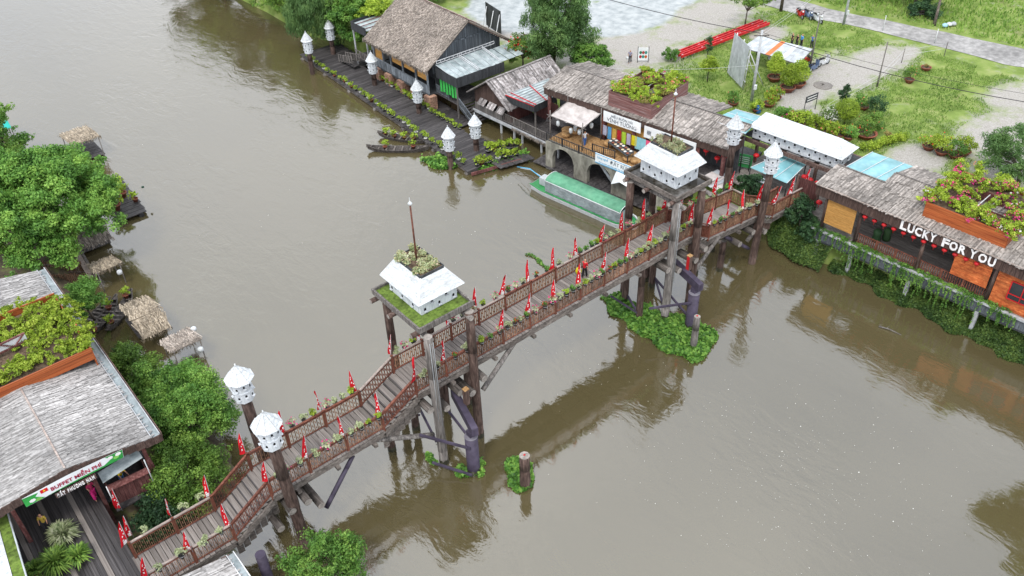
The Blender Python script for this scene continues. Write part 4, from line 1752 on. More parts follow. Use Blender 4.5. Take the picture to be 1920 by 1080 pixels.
for lab, x, y, zb, rt in (('white dovecote on a short pole at the far end of the floating deck, river side', 43.9, 92.2, 2.7, .2), ('white dovecote near the weeping tree at the floating deck\'s far end', 48.3, 94.6, 2.4, .5),
                          ('white dovecote on the floating deck before the thatched house\'s left half', 47.2, 83.4, 2.0, .1), ('white dovecote on the floating deck before the thatched house\'s right corner', 46.9, 74.0, 1.85, .4),
                          ('white dovecote standing at the floating deck\'s near corner above the water plants', 42.75, 62.7, 2.15, .3), ('white dovecote on the floating deck before the plank roofed house', 46.4, 63.2, 2.0, 0)):
    pole_dovecote(lab, x, y, -1.5, zb, 1.02, 0, 0, 'logdark', rt)

# lime green pots along both edges of the floating deck
LV = [('lime green plant', potted('g', leafm='leaflime', potm='potblack', r=.16, h=.24, spread=.36, top=.34, n=70, size=.16, seed=11)), ('yellow green plant', potted('h', leafm='leaflime', potm='potwhite', r=.16, h=.22, spread=.4, top=.36, n=80, size=.16, stripe=False, seed=12)),
      ('lime green plant', potted('i', leafm='leaflime', potm='potterra', r=.18, h=.24, spread=.42, top=.4, n=80, size=.16, seed=13))]
LU = [[False] for _ in LV]
potname = ['black pot', 'white pot', 'clay pot']


def pot_row(A, B, n, where, jit=.15, sc=1.0):
    for i in range(n):
        t = (i + .5 + random.uniform(-.2, .2)) / n
        p = Vector(A).lerp(Vector(B), t)
        k = random.choices(range(3), (5, 2, 2))[0]
        place(LV[k][1], LU[k], (p.x + random.uniform(-jit, jit), p.y, p.z), random.random() * 6, '%s in %s, %s %s' % (LV[k][0], potname[k], ORD[i], where), 'lime green pots on the floating deck', sc * random.uniform(.85, 1.3))


pot_row((xn(95.6) + .35, 95.6, .5), (xn(61.2) + .35, 61.2, .5), 36, 'from far end of floating deck\'s river edge')
pot_row((xn(85.5) + 4.1, 85.5, .5), (xn(67.5) + 4.2, 67.5, .5), 24, 'from far end of floating deck\'s inner edge')
pot_row((44.0, 60.75, .5), (49.3, 59.6, .45), 9, 'from left at floating deck\'s near end', .2, 1.35)
pot_row((46.6, 62.2, .5), (49.8, 60.6, .45), 5, 'from the left beside the corner raft', .2, 1.6)


# ---- old sampans moored at the deck
def sampan(name, label, c, ang, L_, w, m='boatwood', group='wooden sampans', seats=5, z=.05):
    t = thing(name, label, 'boat', (c[0], c[1], 0), group)
    ca, sa = math.cos(ang), math.sin(ang)

    def P(u, v_, zz):
        return (c[0] + u * ca - v_ * sa, c[1] + u * sa + v_ * ca, zz + z)
    n = 14
    out, inn = [], []
    for i in range(n + 1):
        u = -1 + 2 * i / n
        hw = w / 2 * (1 - abs(u) ** 2.6) + .05
        sh = .32 + .42 * abs(u) ** 3
        out.append([P(u * L_ / 2, -hw, sh), P(u * L_ / 2 * .96, -hw * .6, -.08 + .3 * abs(u) ** 4), P(u * L_ / 2 * .96, hw * .6, -.08 + .3 * abs(u) ** 4), P(u * L_ / 2, hw, sh)])
        hi = max(.01, hw - .05)
        inn.append([P(u * L_ / 2 * .97, -hi, sh), P(u * L_ / 2 * .94, -hi * .6, .02 + .3 * abs(u) ** 4), P(u * L_ / 2 * .94, hi * .6, .02 + .3 * abs(u) ** 4), P(u * L_ / 2 * .97, hi, sh)])
    m2 = MB()
    vs = [p for r_ in out for p in r_] + [p for r_ in inn for p in r_]
    fs = []
    o_ = 4 * (n + 1)
    for i in range(n):
        for j in range(3):
            fs.append((i * 4 + j, (i + 1) * 4 + j, (i + 1) * 4 + j + 1, i * 4 + j + 1))
            fs.append((o_ + i * 4 + j + 1, o_ + (i + 1) * 4 + j + 1, o_ + (i + 1) * 4 + j, o_ + i * 4 + j))
        fs.append((i * 4, o_ + i * 4, o_ + (i + 1) * 4, (i + 1) * 4))
        fs.append((i * 4 + 3, (i + 1) * 4 + 3, o_ + (i + 1) * 4 + 3, o_ + i * 4 + 3))
    m2.add(vs, fs)
    m2.build('hull', M[m], t)
    for k in range(seats):
        u = -.62 + 1.24 * k / (seats - 1)
        hw = w / 2 * (1 - abs(u) ** 2.6) - .01
        m2 = MB()
        m2.beam(P(u * L_ / 2, -hw, .27), P(u * L_ / 2, hw, .27), .16, .035)
        m2.build('thwart', M['beam'], t)
    for u in (-.9, .9):
        m2 = MB()
        m2.slab([P(u * L_ / 2 - .35, -.16, .5), P(u * L_ / 2 + .3, -.1, .62), P(u * L_ / 2 + .3, .1, .62), P(u * L_ / 2 - .35, .16, .5)], .03)
        m2.build('end_deck', M['beam'], t)
    return t


sampan('sampan', 'grey sampan with two small plants, outer one moored beside the floating deck', (40.9, 69.2), R(-43), 6.6, 1.05, seats=6)
sampan('sampan', 'plant filled sampan tucked between the floating deck and the outer sampan', (42.6, 70.7), R(-58), 6.0, 1.0, seats=6)
for i, (x, y) in enumerate(((40.0, 70.3), (42.2, 68.4), (42.0, 71.6), (42.6, 70.6), (43.2, 69.8), (41.6, 72.7))):
    place(LV[2][1], LU[2], (x, y, .2), i, 'lime green plant in clay pot standing in the %s' % ['outer sampan\'s left half', 'outer sampan\'s right half', 'inner sampan near its middle', 'inner sampan right of middle', 'inner sampan\'s near end', 'inner sampan\'s far end'][i], 'plants in the sampans', 1.25)

# ---- big thatched house on brick piers
HX0, HX1, HY0, HY1 = 48.75, 59.2, 74.4, 85.3
FZ, EZ, RZ, RX = 1.95, 5.15, 9.15, 54.0
TH = thing('thatched_house', 'large thatched house with blue-grey gable on brick piers over the water', 'house', (54, 80, 0))
m2 = MB()
m2.box(((HX0 + HX1) / 2, (HY0 + HY1) / 2, FZ - .12), (HX1 - HX0 + .3, HY1 - HY0 + .2, .22))
m2.build('floor', M['boarddark'], TH)
for y in (74.3, 76.9, 79.7, 82.2, 84.4):
    for x in (48.75, 52.2):
        m2 = MB()
        m2.box((x, y, .4), (.95, 1.05, 2.9))
        br = m2.build('brick_pier', M['brick'], TH)
        if x < 50:
            m2 = MB()
            for r_ in range(17):
                for cc in range(3):
                    off = .17 if r_ % 2 else 0
                    for fx, fy, sx, sy in ((-.49, -.35 + cc * .35 + off * .5, .04, .31), (-.3 + cc * .3 + off * .4, -.54, .27, .04)):
                        if abs(fx) < .5 and abs(fy) < .55:
                            m2.box((x + fx, y + fy, .05 + r_ * .11), (sx, sy, .085))
            m2.build('brick_courses', M['brick'], br, 'stuff')
# front posts, balcony boards, blinds
ys = [74.5, 76.75, 79.3, 81.7, 83.3, 85.2]
for y in ys:
    bar(TH, 'front_post', (48.72, y, FZ), (48.72, y, EZ + .2), .16, .16, 'board')
for a, b in zip(ys[:-1], ys[1:]):
    boards(TH, 'balcony_board', (48.66, a + .1), (48.66, b - .1), FZ, FZ + .95, .16, 'board', .04, .02, None, False)
    bar(TH, 'balcony_rail', (48.66, a, FZ + 1.0), (48.66, b, FZ + 1.0), .1, .07, 'board')
for a, b, z0, z1 in ((74.65, 76.6, 3.35, 4.5), (76.95, 79.2, 3.55, 4.7), (79.5, 81.6, 3.45, 4.7), (83.4, 85.2, 2.6, 4.7)):
    m2 = MB()
    nn = int((z1 - z0) / .05)
    for i in range(nn):
        m2.box((48.84, (a + b) / 2, z0 + (i + .5) * .05), (.03, b - a, .042))
    m2.build('bamboo_blind', M['blind'], TH)
# inner dark wall and gable boards
m2 = MB()
m2.box((51.6, (HY0 + HY1) / 2, 3.6), (.1, HY1 - HY0, 3.2))
m2.build('inner_wall', M['boarddark'], TH)


def gz(t):
    x = 49.4 + (58.8 - 49.4) * t
    return (4.1, RZ - .28 - abs(x - RX) * (RZ - EZ) / (RX - 48.1))


boards(TH, 'gable_board', (49.4, HY0), (58.8, HY0), 4.1, 9, .3, 'board', .05, .0, gz)
boards(TH, 'rear_gable_board', (49.4, HY1), (58.8, HY1), 4.1, 9, .6, 'board', .05, .0, gz)
for z, a, b in ((5.3, 50.4, 57.8), (6.9, 52.0, 56.2)):
    bar(TH, 'gable_rail', (a, HY0 - .06, z), (b, HY0 - .06, z), .07, .16, 'board')
for x in (51.3, 54, 56.7):
    bar(TH, 'gable_post', (x, HY0 - .06, 4.1), (x, HY0 - .06, RZ - .4 - abs(x - RX) * .68), .14, .07, 'board', (0, 1, 0))
boards(TH, 'side_wall_board', (49.6, HY0), (58.8, HY0), FZ, 4.1, .34, 'boarddark')
# thatch
Y0r, Y1r = 73.55, 85.9
ef, rdg, eb = (48.05, EZ), (RX, RZ), (59.95, EZ)
slabpart(TH, 'roof_deck', 'thatch', [(ef[0], Y1r, ef[1]), (ef[0], Y0r, ef[1]), (rdg[0], Y0r, rdg[1]), (rdg[0], Y1r, rdg[1])], .16)
slabpart(TH, 'roof_deck', 'thatch', [(eb[0], Y0r, eb[1]), (eb[0], Y1r, eb[1]), (rdg[0], Y1r, rdg[1]), (rdg[0], Y0r, rdg[1])], .16)
strip_part(TH, 'thatch', 'thatch', ((ef[0] - .12, Y1r, ef[1] - .16), (ef[0] - .12, Y0r, ef[1] - .16), (rdg[0], Y1r, rdg[1]), (rdg[0], Y0r, rdg[1]), 58, 15, .075, .62, .1, .7, .3),
           ((eb[0] + .1, Y0r, eb[1] - .1), (eb[0] + .1, Y1r, eb[1] - .1), (rdg[0], Y0r, rdg[1]), (rdg[0], Y1r, rdg[1]), 30, 10, .09, .7, .08, .6, .25))
v, f, r = leaves(900, [(ef[0] - .05, Y0r + (Y1r - Y0r) * i / 30, ef[1] - .22) for i in range(31)], [(.14, .3, .2)] * 31, .5, .12, .2, 6, 0)
v2, f2, r2 = leaves(500, [(eb[0] + .05, Y0r + (Y1r - Y0r) * i / 30, eb[1] - .16) for i in range(31)], [(.14, .3, .16)] * 31, .4, .12, .2, 6, 0)
foliage('eave_fringe', [(v, f, r, 0), (v2, f2, r2, 0)], [M['thatch']], TH, kind='stuff')
rsheet = flat('faded red metal sheet', (.33, .12, .13), .5)
for i in range(5):
    m2 = MB()
    a, b = Y0r - .05 + i * 2.48, Y0r + 2.5 + i * 2.48
    m2.slab([(RX + 1.0, a, RZ - .62), (RX + 1.0, b, RZ - .62), (RX - .12, b, RZ + .12), (RX - .12, a, RZ + .12)], .02)
    m2.build('ridge_sheet', rsheet, TH)
for s in (-1, 1):
    x = ef[0] if s < 0 else eb[0]
    bar(TH, 'barge_pole', (x, Y0r + .1, EZ - .25), (RX, Y0r + .1, RZ - .25), .1, .12, 'boardbrown')
# lean-to with pale sheets and charcoal fascia on the right end
LT = [(49.25, 69.9, 5.0), (55.4, 69.7, 5.0), (55.9, 73.5, 5.45), (49.25, 73.5, 5.45)]
for i in range(9):
    t0, t1 = i / 9, (i + 1) / 9
    A, B, C_, D_ = [Vector(p) for p in LT]
    m2 = MB()
    q = [A.lerp(B, t0), A.lerp(B, t1), D_.lerp(C_, t1), D_.lerp(C_, t0)]
    m2.slab([p + Vector((0, 0, .0 + .012 * (i % 2))) for p in q], .02)
    m2.build('roof_sheet', M['tin'], TH)
    bar(TH, 'sheet_batten', A.lerp(B, t0) + Vector((0, 0, .04)), D_.lerp(C_, t0) + Vector((0, 0, .04)), .05, .05, 'tingrey')
boards(TH, 'fascia_board', (49.2, 73.5), (49.2, 69.8), 4.1, 5.2, .2, 'boarddark', .05, .02)
boards(TH, 'fascia_board', (49.2, 69.8), (55.5, 69.6), 4.1, 5.2, .2, 'boarddark', .05, .02)


def truss(a, b, hgt=.28):
    a, b = Vector(a), Vector(b)
    m2 = MB()
    m2.beam(a, b, .06, .05)
    m2.beam(a + Vector((0, 0, hgt)), b + Vector((0, 0, hgt)), .06, .05)
    k = int((b - a).length / .55)
    for i in range(k + 1):
        p = a.lerp(b, i / k)
        m2.beam(p, p + Vector((0, 0, hgt)), .05, .05)
    m2.build('roof_truss', M['steelwhite'], TH)


truss((49.3, 73.4, 5.62), (57.2, 73.4, 5.62))
truss((52.3, 73.3, 5.56), (52.3, 70.0, 5.12), .22)
truss((55.5, 73.3, 5.56), (55.3, 69.9, 5.12), .22)
for i in range(3):
    slabpart(TH, 'rear_sheet', 'tin', [(55.9 + i * 1.1, 70.6, 4.75), (56.9 + i * 1.1, 70.6, 4.75), (56.9 + i * 1.1, 73.4, 5.1), (55.9 + i * 1.1, 73.4, 5.1)], .02)
for x, y in ((49.4, 70.1), (55.2, 70.0)):
    bar(TH, 'porch_post', (x, y, .4), (x, y, 4.4), .13, .13, 'loggrey')
# porch floor, stairs, rails and green curtains
m2 = MB()
for i in range(14):
    m2.box((52.6, 70.15 + i * .3, FZ - .05), (6.3, .27, .06))
m2.build('porch_floor', M['deckdark'], TH, 'stuff')
railing(TH, (49.6, 74.2, FZ), (49.6, 72.0, FZ), .95, 'board', .18)
railing(TH, (53.2, 69.9, FZ), (58.0, 69.0, FZ), .95, 'board', .18)
for i in range(8):
    piece('stair_tread', U_pl, (49.0 - .0 + (i * .0) + 50.6 - 49.0, 70.0 - i * .3, FZ - .05 - i * .19), (2.2, .32, .06), TH)
for x in (49.5, 51.7):
    bar(TH, 'stair_string', (x, 70.2, FZ - .1), (x, 67.6, .45), .08, .24, 'boarddark')
    railing(TH, (x, 70.0, FZ - .1), (x, 67.7, .5), .9, 'board', .2, 1.2)
gcur = flat('green curtain', (.05, .42, .08), .8, .1)
for i in range(6):
    m2 = MB()
    x0 = 73.2 - i * .52
    m2.smooth = True
    vs = []
    for k in range(9):
        for zz in (2.55 + (.12 if i % 2 else 0), 4.2):
            vs.append((49.42 - .04 * (k % 2), x0 - .045 * k, zz))
    m2.add(vs, [(2 * k, 2 * k + 2, 2 * k + 3, 2 * k + 1) for k in range(8)])
    m2.build('curtain', gcur, TH)
# small annex left of the house with railed walkway
AX = thing('annex_shelter', 'small dark roofed annex with pale posts left of the thatched house', 'shelter', (50, 88, 0))
boards(AX, 'fascia_board', (48.6, 89.6), (48.6, 86.3), 5.0, 6.0, .22, 'boarddark')
boards(AX, 'fascia_board', (48.6, 89.6), (52.6, 89.8), 5.0, 6.0, .3, 'boarddark')
slabpart(AX, 'roof_sheet', 'tin', [(48.7, 89.5, 5.7), (48.7, 86.2, 5.7), (52.6, 86.2, 5.8), (52.6, 89.5, 5.8)], .03)
for y in (86.6, 87.6, 88.6):
    bar(AX, 'roof_bar', (48.7, y, 5.85), (52.5, y, 5.92), .08, .08, 'boardred')
for x, y in ((48.7, 89.4), (48.7, 86.6), (51, 89.5)):
    bar(AX, 'post', (x, y, -.5), (x, y, 5.2), .14, .14, 'concretepost')
m2 = MB()
m2.box((50.2, 87.8, 1.7), (3.4, 3.6, .12))
m2.build('floor', M['deckdark'], AX)
railing(AX, (48.6, 89.4, 1.7), (48.6, 86.3, 1.7), .9, 'loggrey', .3, 1.0)
GW = thing('gangway', 'narrow railed wooden gangway from the annex to the floating deck', 'gangway', (48, 90, 0))
m2 = MB()
m2.box((48.0, 90.2, .9), (.9, 3.4, .08))
m2.build('walk_board', M['deckdark'], GW)
for x in (47.5, 48.5):
    railing(GW, (x, 91.8, .6), (x, 88.6, 1.3), .9, 'loggrey', .5, .7, .03)
# dark display board with braces behind the house
BB = thing('board_back', 'dark rectangular board on pale braces behind the thatched house', 'board', (65.343, 84.386, 2.200))
A = Vector((64.519, 84.161, 2.900))
B = Vector((63.801, 80.341, 2.900))
for i in range(6):
    a, b = A.lerp(B, i / 6), A.lerp(B, (i + .97) / 6)
    m2 = MB()
    m2.beam(a + Vector((0, 0, 1.3)), b + Vector((0, 0, 1.3)), .06, 2.9)
    m2.build('panel', M['boarddark'], BB)
for t in (.1, .55, .95):
    p = A.lerp(B, t)
    rod(BB, 'brace', (p.x - 1.4, p.y - .5, GZ), (p.x - .05, p.y, 5.2), .05, 'steelwhite')
    rod(BB, 'post', (p.x + .08, p.y, GZ), (p.x + .08, p.y, 5.6), .05, 'iron')

# ---- plank roofed house
F2 = Fr((50.95, 69.2), (.06, -.998))
H2 = thing('plank_house', 'small brown stilt house with streaked plank roof beside the thatched house', 'house', (54, 66, 0))
m2 = MB()
for i in range(20):
    p, q = F2(-.2 + i * .64, 0, 0), F2(-.2 + i * .64 + .6, 0, 0)
    a = [F2(-.2 + i * .64, -.15, 1.52), F2(-.2 + i * .64 + .6, -.15, 1.52), F2(-.2 + i * .64 + .6, 4.6, 1.52), F2(-.2 + i * .64, 4.6, 1.52)]
    m2.slab(a, .07)
m2.build('floor_boards', M['deckdark'], H2, 'stuff')
bar(H2, 'floor_beam', F2(-.3, -.2, 1.36), F2(12.8, -.2, 1.36), .16, .3, 'concretepost')
for s in (.2, 4.2, 6.2, 7.4, 10.2, 12.6):
    for n_ in (-.05, 3.6):
        p = F2(s, n_, -1)
        bar(H2, 'stilt', p, (p.x, p.y, 1.3), .17, .17, 'concretepost')
wl = lambda t: (1.5, 3.45 + (1 - abs(t * 2 - 1)) * 1.85)
pA, pB = F2(.0, .1, 0), F2(5.4, .1, 0)
boards(H2, 'gable_board', pA, pB, 1.5, 3.5, .2, 'boardbrown', .05, .0, wl)
pA, pB = F2(5.4, .1, 0), F2(5.4, 7.5, 0)
boards(H2, 'side_board', pA, pB, 1.5, 3.6, .3, 'boardred', .05)
RA, RB = F2(2.65, -.5, 5.5), F2(3.1, 8.4, 5.6)
for sgn, s0 in ((-1, -.55), (1, 5.95)):
    E0, E1 = F2(s0, -.55, 3.3), F2(s0 + .4, 8.3, 3.4)
    if sgn < 0:
        slabpart(H2, 'roof_deck', 'plankroof', [E1, E0, RA, RB], .06)
        strip_part(H2, 'roof_planks', 'plankroof', (E1, E0, RB, RA, 2, 5.5, .2, 2.2, .03, .15, .02))
    else:
        slabpart(H2, 'roof_deck', 'plankroof', [E0, E1, RB, RA], .06)
        strip_part(H2, 'roof_planks', 'plankroof', (E0, E1, RA, RB, 3, 6.5, .17, 2.0, .03, .2, .02))
    bar(H2, 'barge_board', E0 + Vector((0, 0, .04)), RA + Vector((0, 0, .04)), .14, .1, 'plankroof')
bar(H2, 'ridge_board', RA + Vector((0, 0, .06)), RB + Vector((0, 0, .06)), .24, .06, 'plankroof')
for s in (1.05, 2.5, 3.95):
    a, b = F2(s, -.02, 3.05), F2(s + 1.1, -.02, 3.05)
    c, d = F2(s + 1.1, -.62, 2.55), F2(s, -.62, 2.55)
    for k in range(5):
        m2 = MB()
        m2.slab([d.lerp(c, k / 5), d.lerp(c, (k + .93) / 5), a.lerp(b, (k + .93) / 5), a.lerp(b, k / 5)], .03)
        m2.build('shutter_board', M['plankroof'], H2)
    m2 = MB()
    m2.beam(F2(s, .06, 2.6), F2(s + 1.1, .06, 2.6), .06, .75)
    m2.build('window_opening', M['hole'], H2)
railing(H2, F2(4.6, -.1, 1.55), F2(12.7, -.1, 1.55), .95, 'loggrey', .17)
boards(H2, 'parapet_board', F2(.2, -.1, 0), F2(4.4, -.1, 0), 1.55, 2.35, .15, 'loggrey', .03, .08)
v, f, r = leaves(700, [F2(6.3 + i * .3, -.25, 1.3) for i in range(20)], [(.2, .25, .12)] * 20, .45, .12, .2, 2, .2)
foliage('reed_fringe', [(v, f, r, 0)], [M['thatch']], H2, kind='stuff')
# lean-to canopy with red edging
C0, C1, C2_, C3 = Vector((51.45, 64.5, 4.35)), Vector((52.1, 60.75, 4.2)), Vector((55.3, 61.0, 4.25)), Vector((57.2, 64.2, 4.5))
for i in range(8):
    t0, t1 = i / 8, (i + .96) / 8
    slabpart(H2, 'canopy_sheet', 'tin', [C0.lerp(C1, t0), C0.lerp(C1, t1), C3.lerp(C2_, t1), C3.lerp(C2_, t0)], .03)
    bar(H2, 'sheet_rib', C0.lerp(C1, t0) + Vector((0, 0, .05)), C3.lerp(C2_, t0) + Vector((0, 0, .05)), .06, .05, 'tingrey')
for a, b in ((C0, C1), (C0.lerp(C3, .12), C1.lerp(C2_, .12)), (C0.lerp(C3, .55), C1.lerp(C2_, .55))):
    bar(H2, 'red_bar', a + Vector((0, 0, .1)), b + Vector((0, 0, .1)), .08, .06, 'redsteel')
boards(H2, 'canopy_fascia', C0, C1, 3.65, 4.4, .2, 'boarddark')
boards(H2, 'canopy_fascia', C1, C2_, 3.6, 4.35, .2, 'boarddark')
for p in (C0, C1.lerp(C2_, .04), C2_):
    bar(H2, 'canopy_post', (p.x + .15, p.y + .15, 1.5), (p.x + .15, p.y + .15, 3.8), .12, .12, 'loggrey')
boards(H2, 'back_wall_board', F2(5.6, 3.4, 0), F2(9.6, 3.0, 0), 1.5, 3.9, .3, 'boardred')

# ---- arched concrete terrace
FT = Fr((49.75, 56.4), (.13, -.9915))
TE = thing('arched_terrace', 'stained concrete terrace with arches and straw floor above the moored boat', 'terrace', (51, 51, 0))
ARCH = [(.85, 3.55), (5.15, 8.05), (9.9, 12.8)]
Z1, ZS = 3.05, 1.55
m2 = MB()


def arch_wall(n0, n1, L_):
    def strip(s0, s1, za0, za1):
        vs = [FT(s0, n0, za0), FT(s1, n0, za1), FT(s1, n0, Z1), FT(s0, n0, Z1), FT(s0, n1, za0), FT(s1, n1, za1), FT(s1, n1, Z1), FT(s0, n1, Z1)]
        m2.add(vs, [(0, 1, 2, 3), (7, 6, 5, 4), (3, 2, 6, 7), (1, 0, 4, 5), (0, 3, 7, 4), (2, 1, 5, 6)], .5)
    s = 0.0
    for a, b in ARCH:
        strip(s, a, -1, -1)
        k = 12
        c, rad = (a + b) / 2, (b - a) / 2
        for i in range(k):
            x0, x1 = -1 + 2 * i / k, -1 + 2 * (i + 1) / k
            strip(c + x0 * rad, c + x1 * rad, ZS + 1.25 * math.sqrt(max(0, 1 - x0 * x0)), ZS + 1.25 * math.sqrt(max(0, 1 - x1 * x1)))
        s = b
    strip(s, L_, -1, -1)


arch_wall(0, .45, 14.2)
m2.build('arched_wall', M['concrete'], TE)
m2 = MB()
m2.slab([FT(0, .45, Z1 - .02), FT(14.2, .45, Z1 - .02), FT(14.2, 5, Z1 - .02), FT(0, 5, Z1 - .02)], .25)
m2.build('floor', M['straw'], TE)
m2 = MB()
for i in range(18):
    m2.slab([FT(-1.5 + i * .85, -.2, .32), FT(-1.5 + i * .85 + .8, -.2, .32), FT(-1.5 + i * .85 + .8, 4.5, .32), FT(-1.5 + i * .85, 4.5, .32)], .08)
m2.build('lower_boards', M['deckdark'], TE, 'stuff')
m2 = MB()
m2.slab([FT(0, 4.4, Z1), FT(14.2, 4.4, Z1), FT(14.2, 4.41, 0.3), FT(0, 4.41, .3)], .1)
m2.build('undercroft_wall', M['boarddark'], TE)
for s0, s1 in ((.05, 6.0),):
    railing(TE, FT(s0, .1, Z1), FT(s1, .1, Z1), .85, 'iron', .2, 2.0, .018)
railing(TE, FT(4.8, 1.2, Z1), FT(7.2, 1.5, Z1), .8, 'iron', .2, 1.2, .018)
for i in range(8):
    s = 5.6 + i * .28
    m2 = MB()
    a, b = FT(s, .9, Z1 - .3 - i * .3), FT(s + .3, .9, Z1 - .3 - i * .3)
    m2.slab([a, b, b + FT.n * 1.0, a + FT.n * 1.0], .05)
    m2.build('stair_tread', M['deckdark'], TE)
for n_ in (.86, 1.92):
    bar(TE, 'stair_string', FT(5.4, n_, Z1 - .1), FT(7.95, n_, .55), .07, .28, 'tingrey')
cl = thing('cloth_canopy', 'dusty grey canvas awning on bamboo poles over the straw terrace', 'awning', FT(1.5, 2, Z1))
K = [Vector((50.35, 56.4, 5.45)), Vector((51.0, 52.6, 5.35)), Vector((53.8, 53.0, 5.75)), Vector((53.2, 57.0, 5.8))]
m2 = MB()
n = 10
vs = []
for i in range(n + 1):
    for j in range(n + 1):
        p = K[0].lerp(K[1], i / n).lerp(K[3].lerp(K[2], i / n), j / n)
        p.z += -.25 * math.sin(math.pi * i / n) * math.sin(math.pi * j / n) + .05 * math.sin(i * 2.2 + j)
        vs.append(p)
m2.smooth = True
m2.add(vs, [(i * (n + 1) + j, (i + 1) * (n + 1) + j, (i + 1) * (n + 1) + j + 1, i * (n + 1) + j + 1) for i in range(n) for j in range(n)])
m2.build('canvas', M['cloth'], cl)
for p in K:
    rod(cl, 'bamboo_pole', (p.x, p.y, Z1), (p.x, p.y, p.z + .6), .05, 'loggrey')
for a, b in ((0, 1), (1, 2), (3, 0)):
    d = (K[b] - K[a]).normalized() * .4
    rod(cl, 'cross_pole', K[a] - d + Vector((0, 0, .05)), K[b] + d + Vector((0, 0, .05)), .035, 'loggrey')


def lantern(kind='red'):
    t = thing('lantern', 'l', 'lantern')
    m2 = MB()
    if kind == 'red':
        m2.lathe((0, 0, -.36), [(.07, 0), (.17, .06), (.22, .15), (.17, .24), (.07, .3)], 12)
    else:
        m2.lathe((0, 0, -.5), [(.1, 0), (.15, .06), (.16, .22), (.15, .38), (.1, .44)], 12)
    m2.build('shade', flat('red paper lantern', (.55, .02, .025), .5, .1, .2) if kind == 'red' else flat('white paper lantern', (.62, .66, .68), .6, .05, .2), t)
    rod(t, 'hanging_cord', (0, 0, -.08), (0, 0, .12), .008, 'iron', n=5)
    rod(t, 'tassel', (0, 0, -.62), (0, 0, -.36 if kind == 'red' else -.5), .02, 'redsteel' if kind == 'red' else 'steelwhite', n=6)
    return t


LR, LRU = lantern('red'), [False]
LW, LWU = lantern('white'), [False]
for i, (s, n_, z) in enumerate(((.9, .8, 5.2), (1.6, 2.4, 5.2), (2.4, .9, 4.9), (3.2, 1.2, 4.9), (3.6, 2.5, 5.2), (2.9, 3.0, 5.3), (2.2, 1.8, 4.7))):
    place(LW, LWU, FT(s, n_, z), 0, 'white paper lantern under the canvas awning, %s from its left end' % ORD[i], 'white lanterns under the awning', 1.15)

# goods on the terrace
bsk = MB()
bsk.lathe((0, 0, 0), [(.36, 0), (.46, .16), (.46, .3), (.4, .34), (.05, .36)], 14)
BK = None
for i, (s, n_, sc, lab) in enumerate(((.6, 2.6, 1.3, 'by the left corner post'), (1.3, 3.0, 1.2, 'behind the left corner post'), (1.0, 1.9, 1.0, 'in front of the left pair'), (5.3, 3.2, 1.2, 'under the orange wall'), (6.3, 3.4, .9, 'left of the coloured cloths'), (8.3, 2.0, 1.0, 'first of three beside the long table'), (9.1, 2.1, 1.05, 'second of three beside the long table'), (9.9, 2.2, 1.0, 'third of three beside the long table'))):
    if BK is None:
        BK = bsk.mesh('basket', M['straw'])
    o = bpy.data.objects.new('round_basket', BK)
    COL.objects.link(o)
    o.location = FT(s, n_, Z1)
    o.scale = (sc, sc, sc)
    setp(o, 'round straw basket on the terrace, ' + lab, 'basket', 'straw baskets on the terrace')
tb = thing('market_table', 'long dark table crowded with bowls on the straw terrace', 'table', FT(7, 2.4, Z1))
ta, tb_ = FT(5.6, 2.6, Z1 + .75), FT(8.6, 1.6, Z1 + .75)
for k in range(4):
    dv = FT.n * (k * .28)
    bar(tb, 'table_board', ta + dv, tb_ + dv, .26, .05, 'boarddark')
for p in (ta, tb_, ta + FT.n * .84, tb_ + FT.n * .84):
    bar(tb, 'leg', (p.x, p.y, Z1), (p.x, p.y, p.z - .02), .07, .07, 'boarddark')
bw = MB()
bw.lathe((0, 0, 0), [(.06, 0), (.13, .06), (.15, .1), (.13, .1), (.05, .05)], 10)
bwm = [bw.mesh('bowl', M['potwhite']), bw.mesh('bowl', M['hat']), bw.mesh('bowl', M['potterra'])]
for i in range(16):
    t = (i // 2 + .5) / 8
    p = ta.lerp(tb_, t) + FT.n * (.15 + .5 * (i % 2)) + Vector((0, 0, .03))
    k = (i * 7) % 3
    o = bpy.data.objects.new('bowl', bwm[k])
    COL.objects.link(o)
    o.location = p
    setp(o, '%s bowl on the long market table, %s pair from its left end, %s row' % (['white', 'tan', 'clay'][k], ORD[i // 2], 'front' if i % 2 == 0 else 'back'), 'bowl', 'bowls on the market table')

# ---- long bamboo roofed building behind the terrace
FLg = Fr((52.9, 59.8), (.163, -.9866))
LB = thing('long_building', 'long low building with grey bamboo roof and flowering roof planter', 'building', (57, 50, 0))
LL = 20.2
m2 = MB()
m2.slab([FLg(0, -.1, 3.04), FLg(LL, -.1, 3.04), FLg(LL, 7, 3.04), FLg(0, 7, 3.04)], .3)
m2.build('floor', M['deckdark'], LB)
for s in (.3, 3.6, 7.0, 10.4, 13.8, 17.2, 19.8):
    rod(LB, 'column', FLg(s, .15, 2.6), FLg(s, .15, 6.1), .2, 'boardred')
    rod(LB, 'rear_column', FLg(s, 6.6, 2.2), FLg(s, 6.6, 6.1), .15, 'boardred')
m2 = MB()
m2.slab([FLg(0, 2.2, 6.2), FLg(LL, 2.2, 6.2), FLg(LL, 2.25, 3.05), FLg(0, 2.25, 3.05)], .08)
m2.build('inner_wall', M['boarddark'], LB)
boards(LB, 'fascia_board', FLg(-.2, -.12, 0), FLg(LL + .1, -.12, 0), 5.72, 6.5, .24, 'boardbrown', .05, .02)
boards(LB, 'end_fascia_board', FLg(LL + .12, -.1, 0), FLg(LL + .12, 2.6, 0), 5.72, 6.5, .24, 'boardbrown', .05, .02)
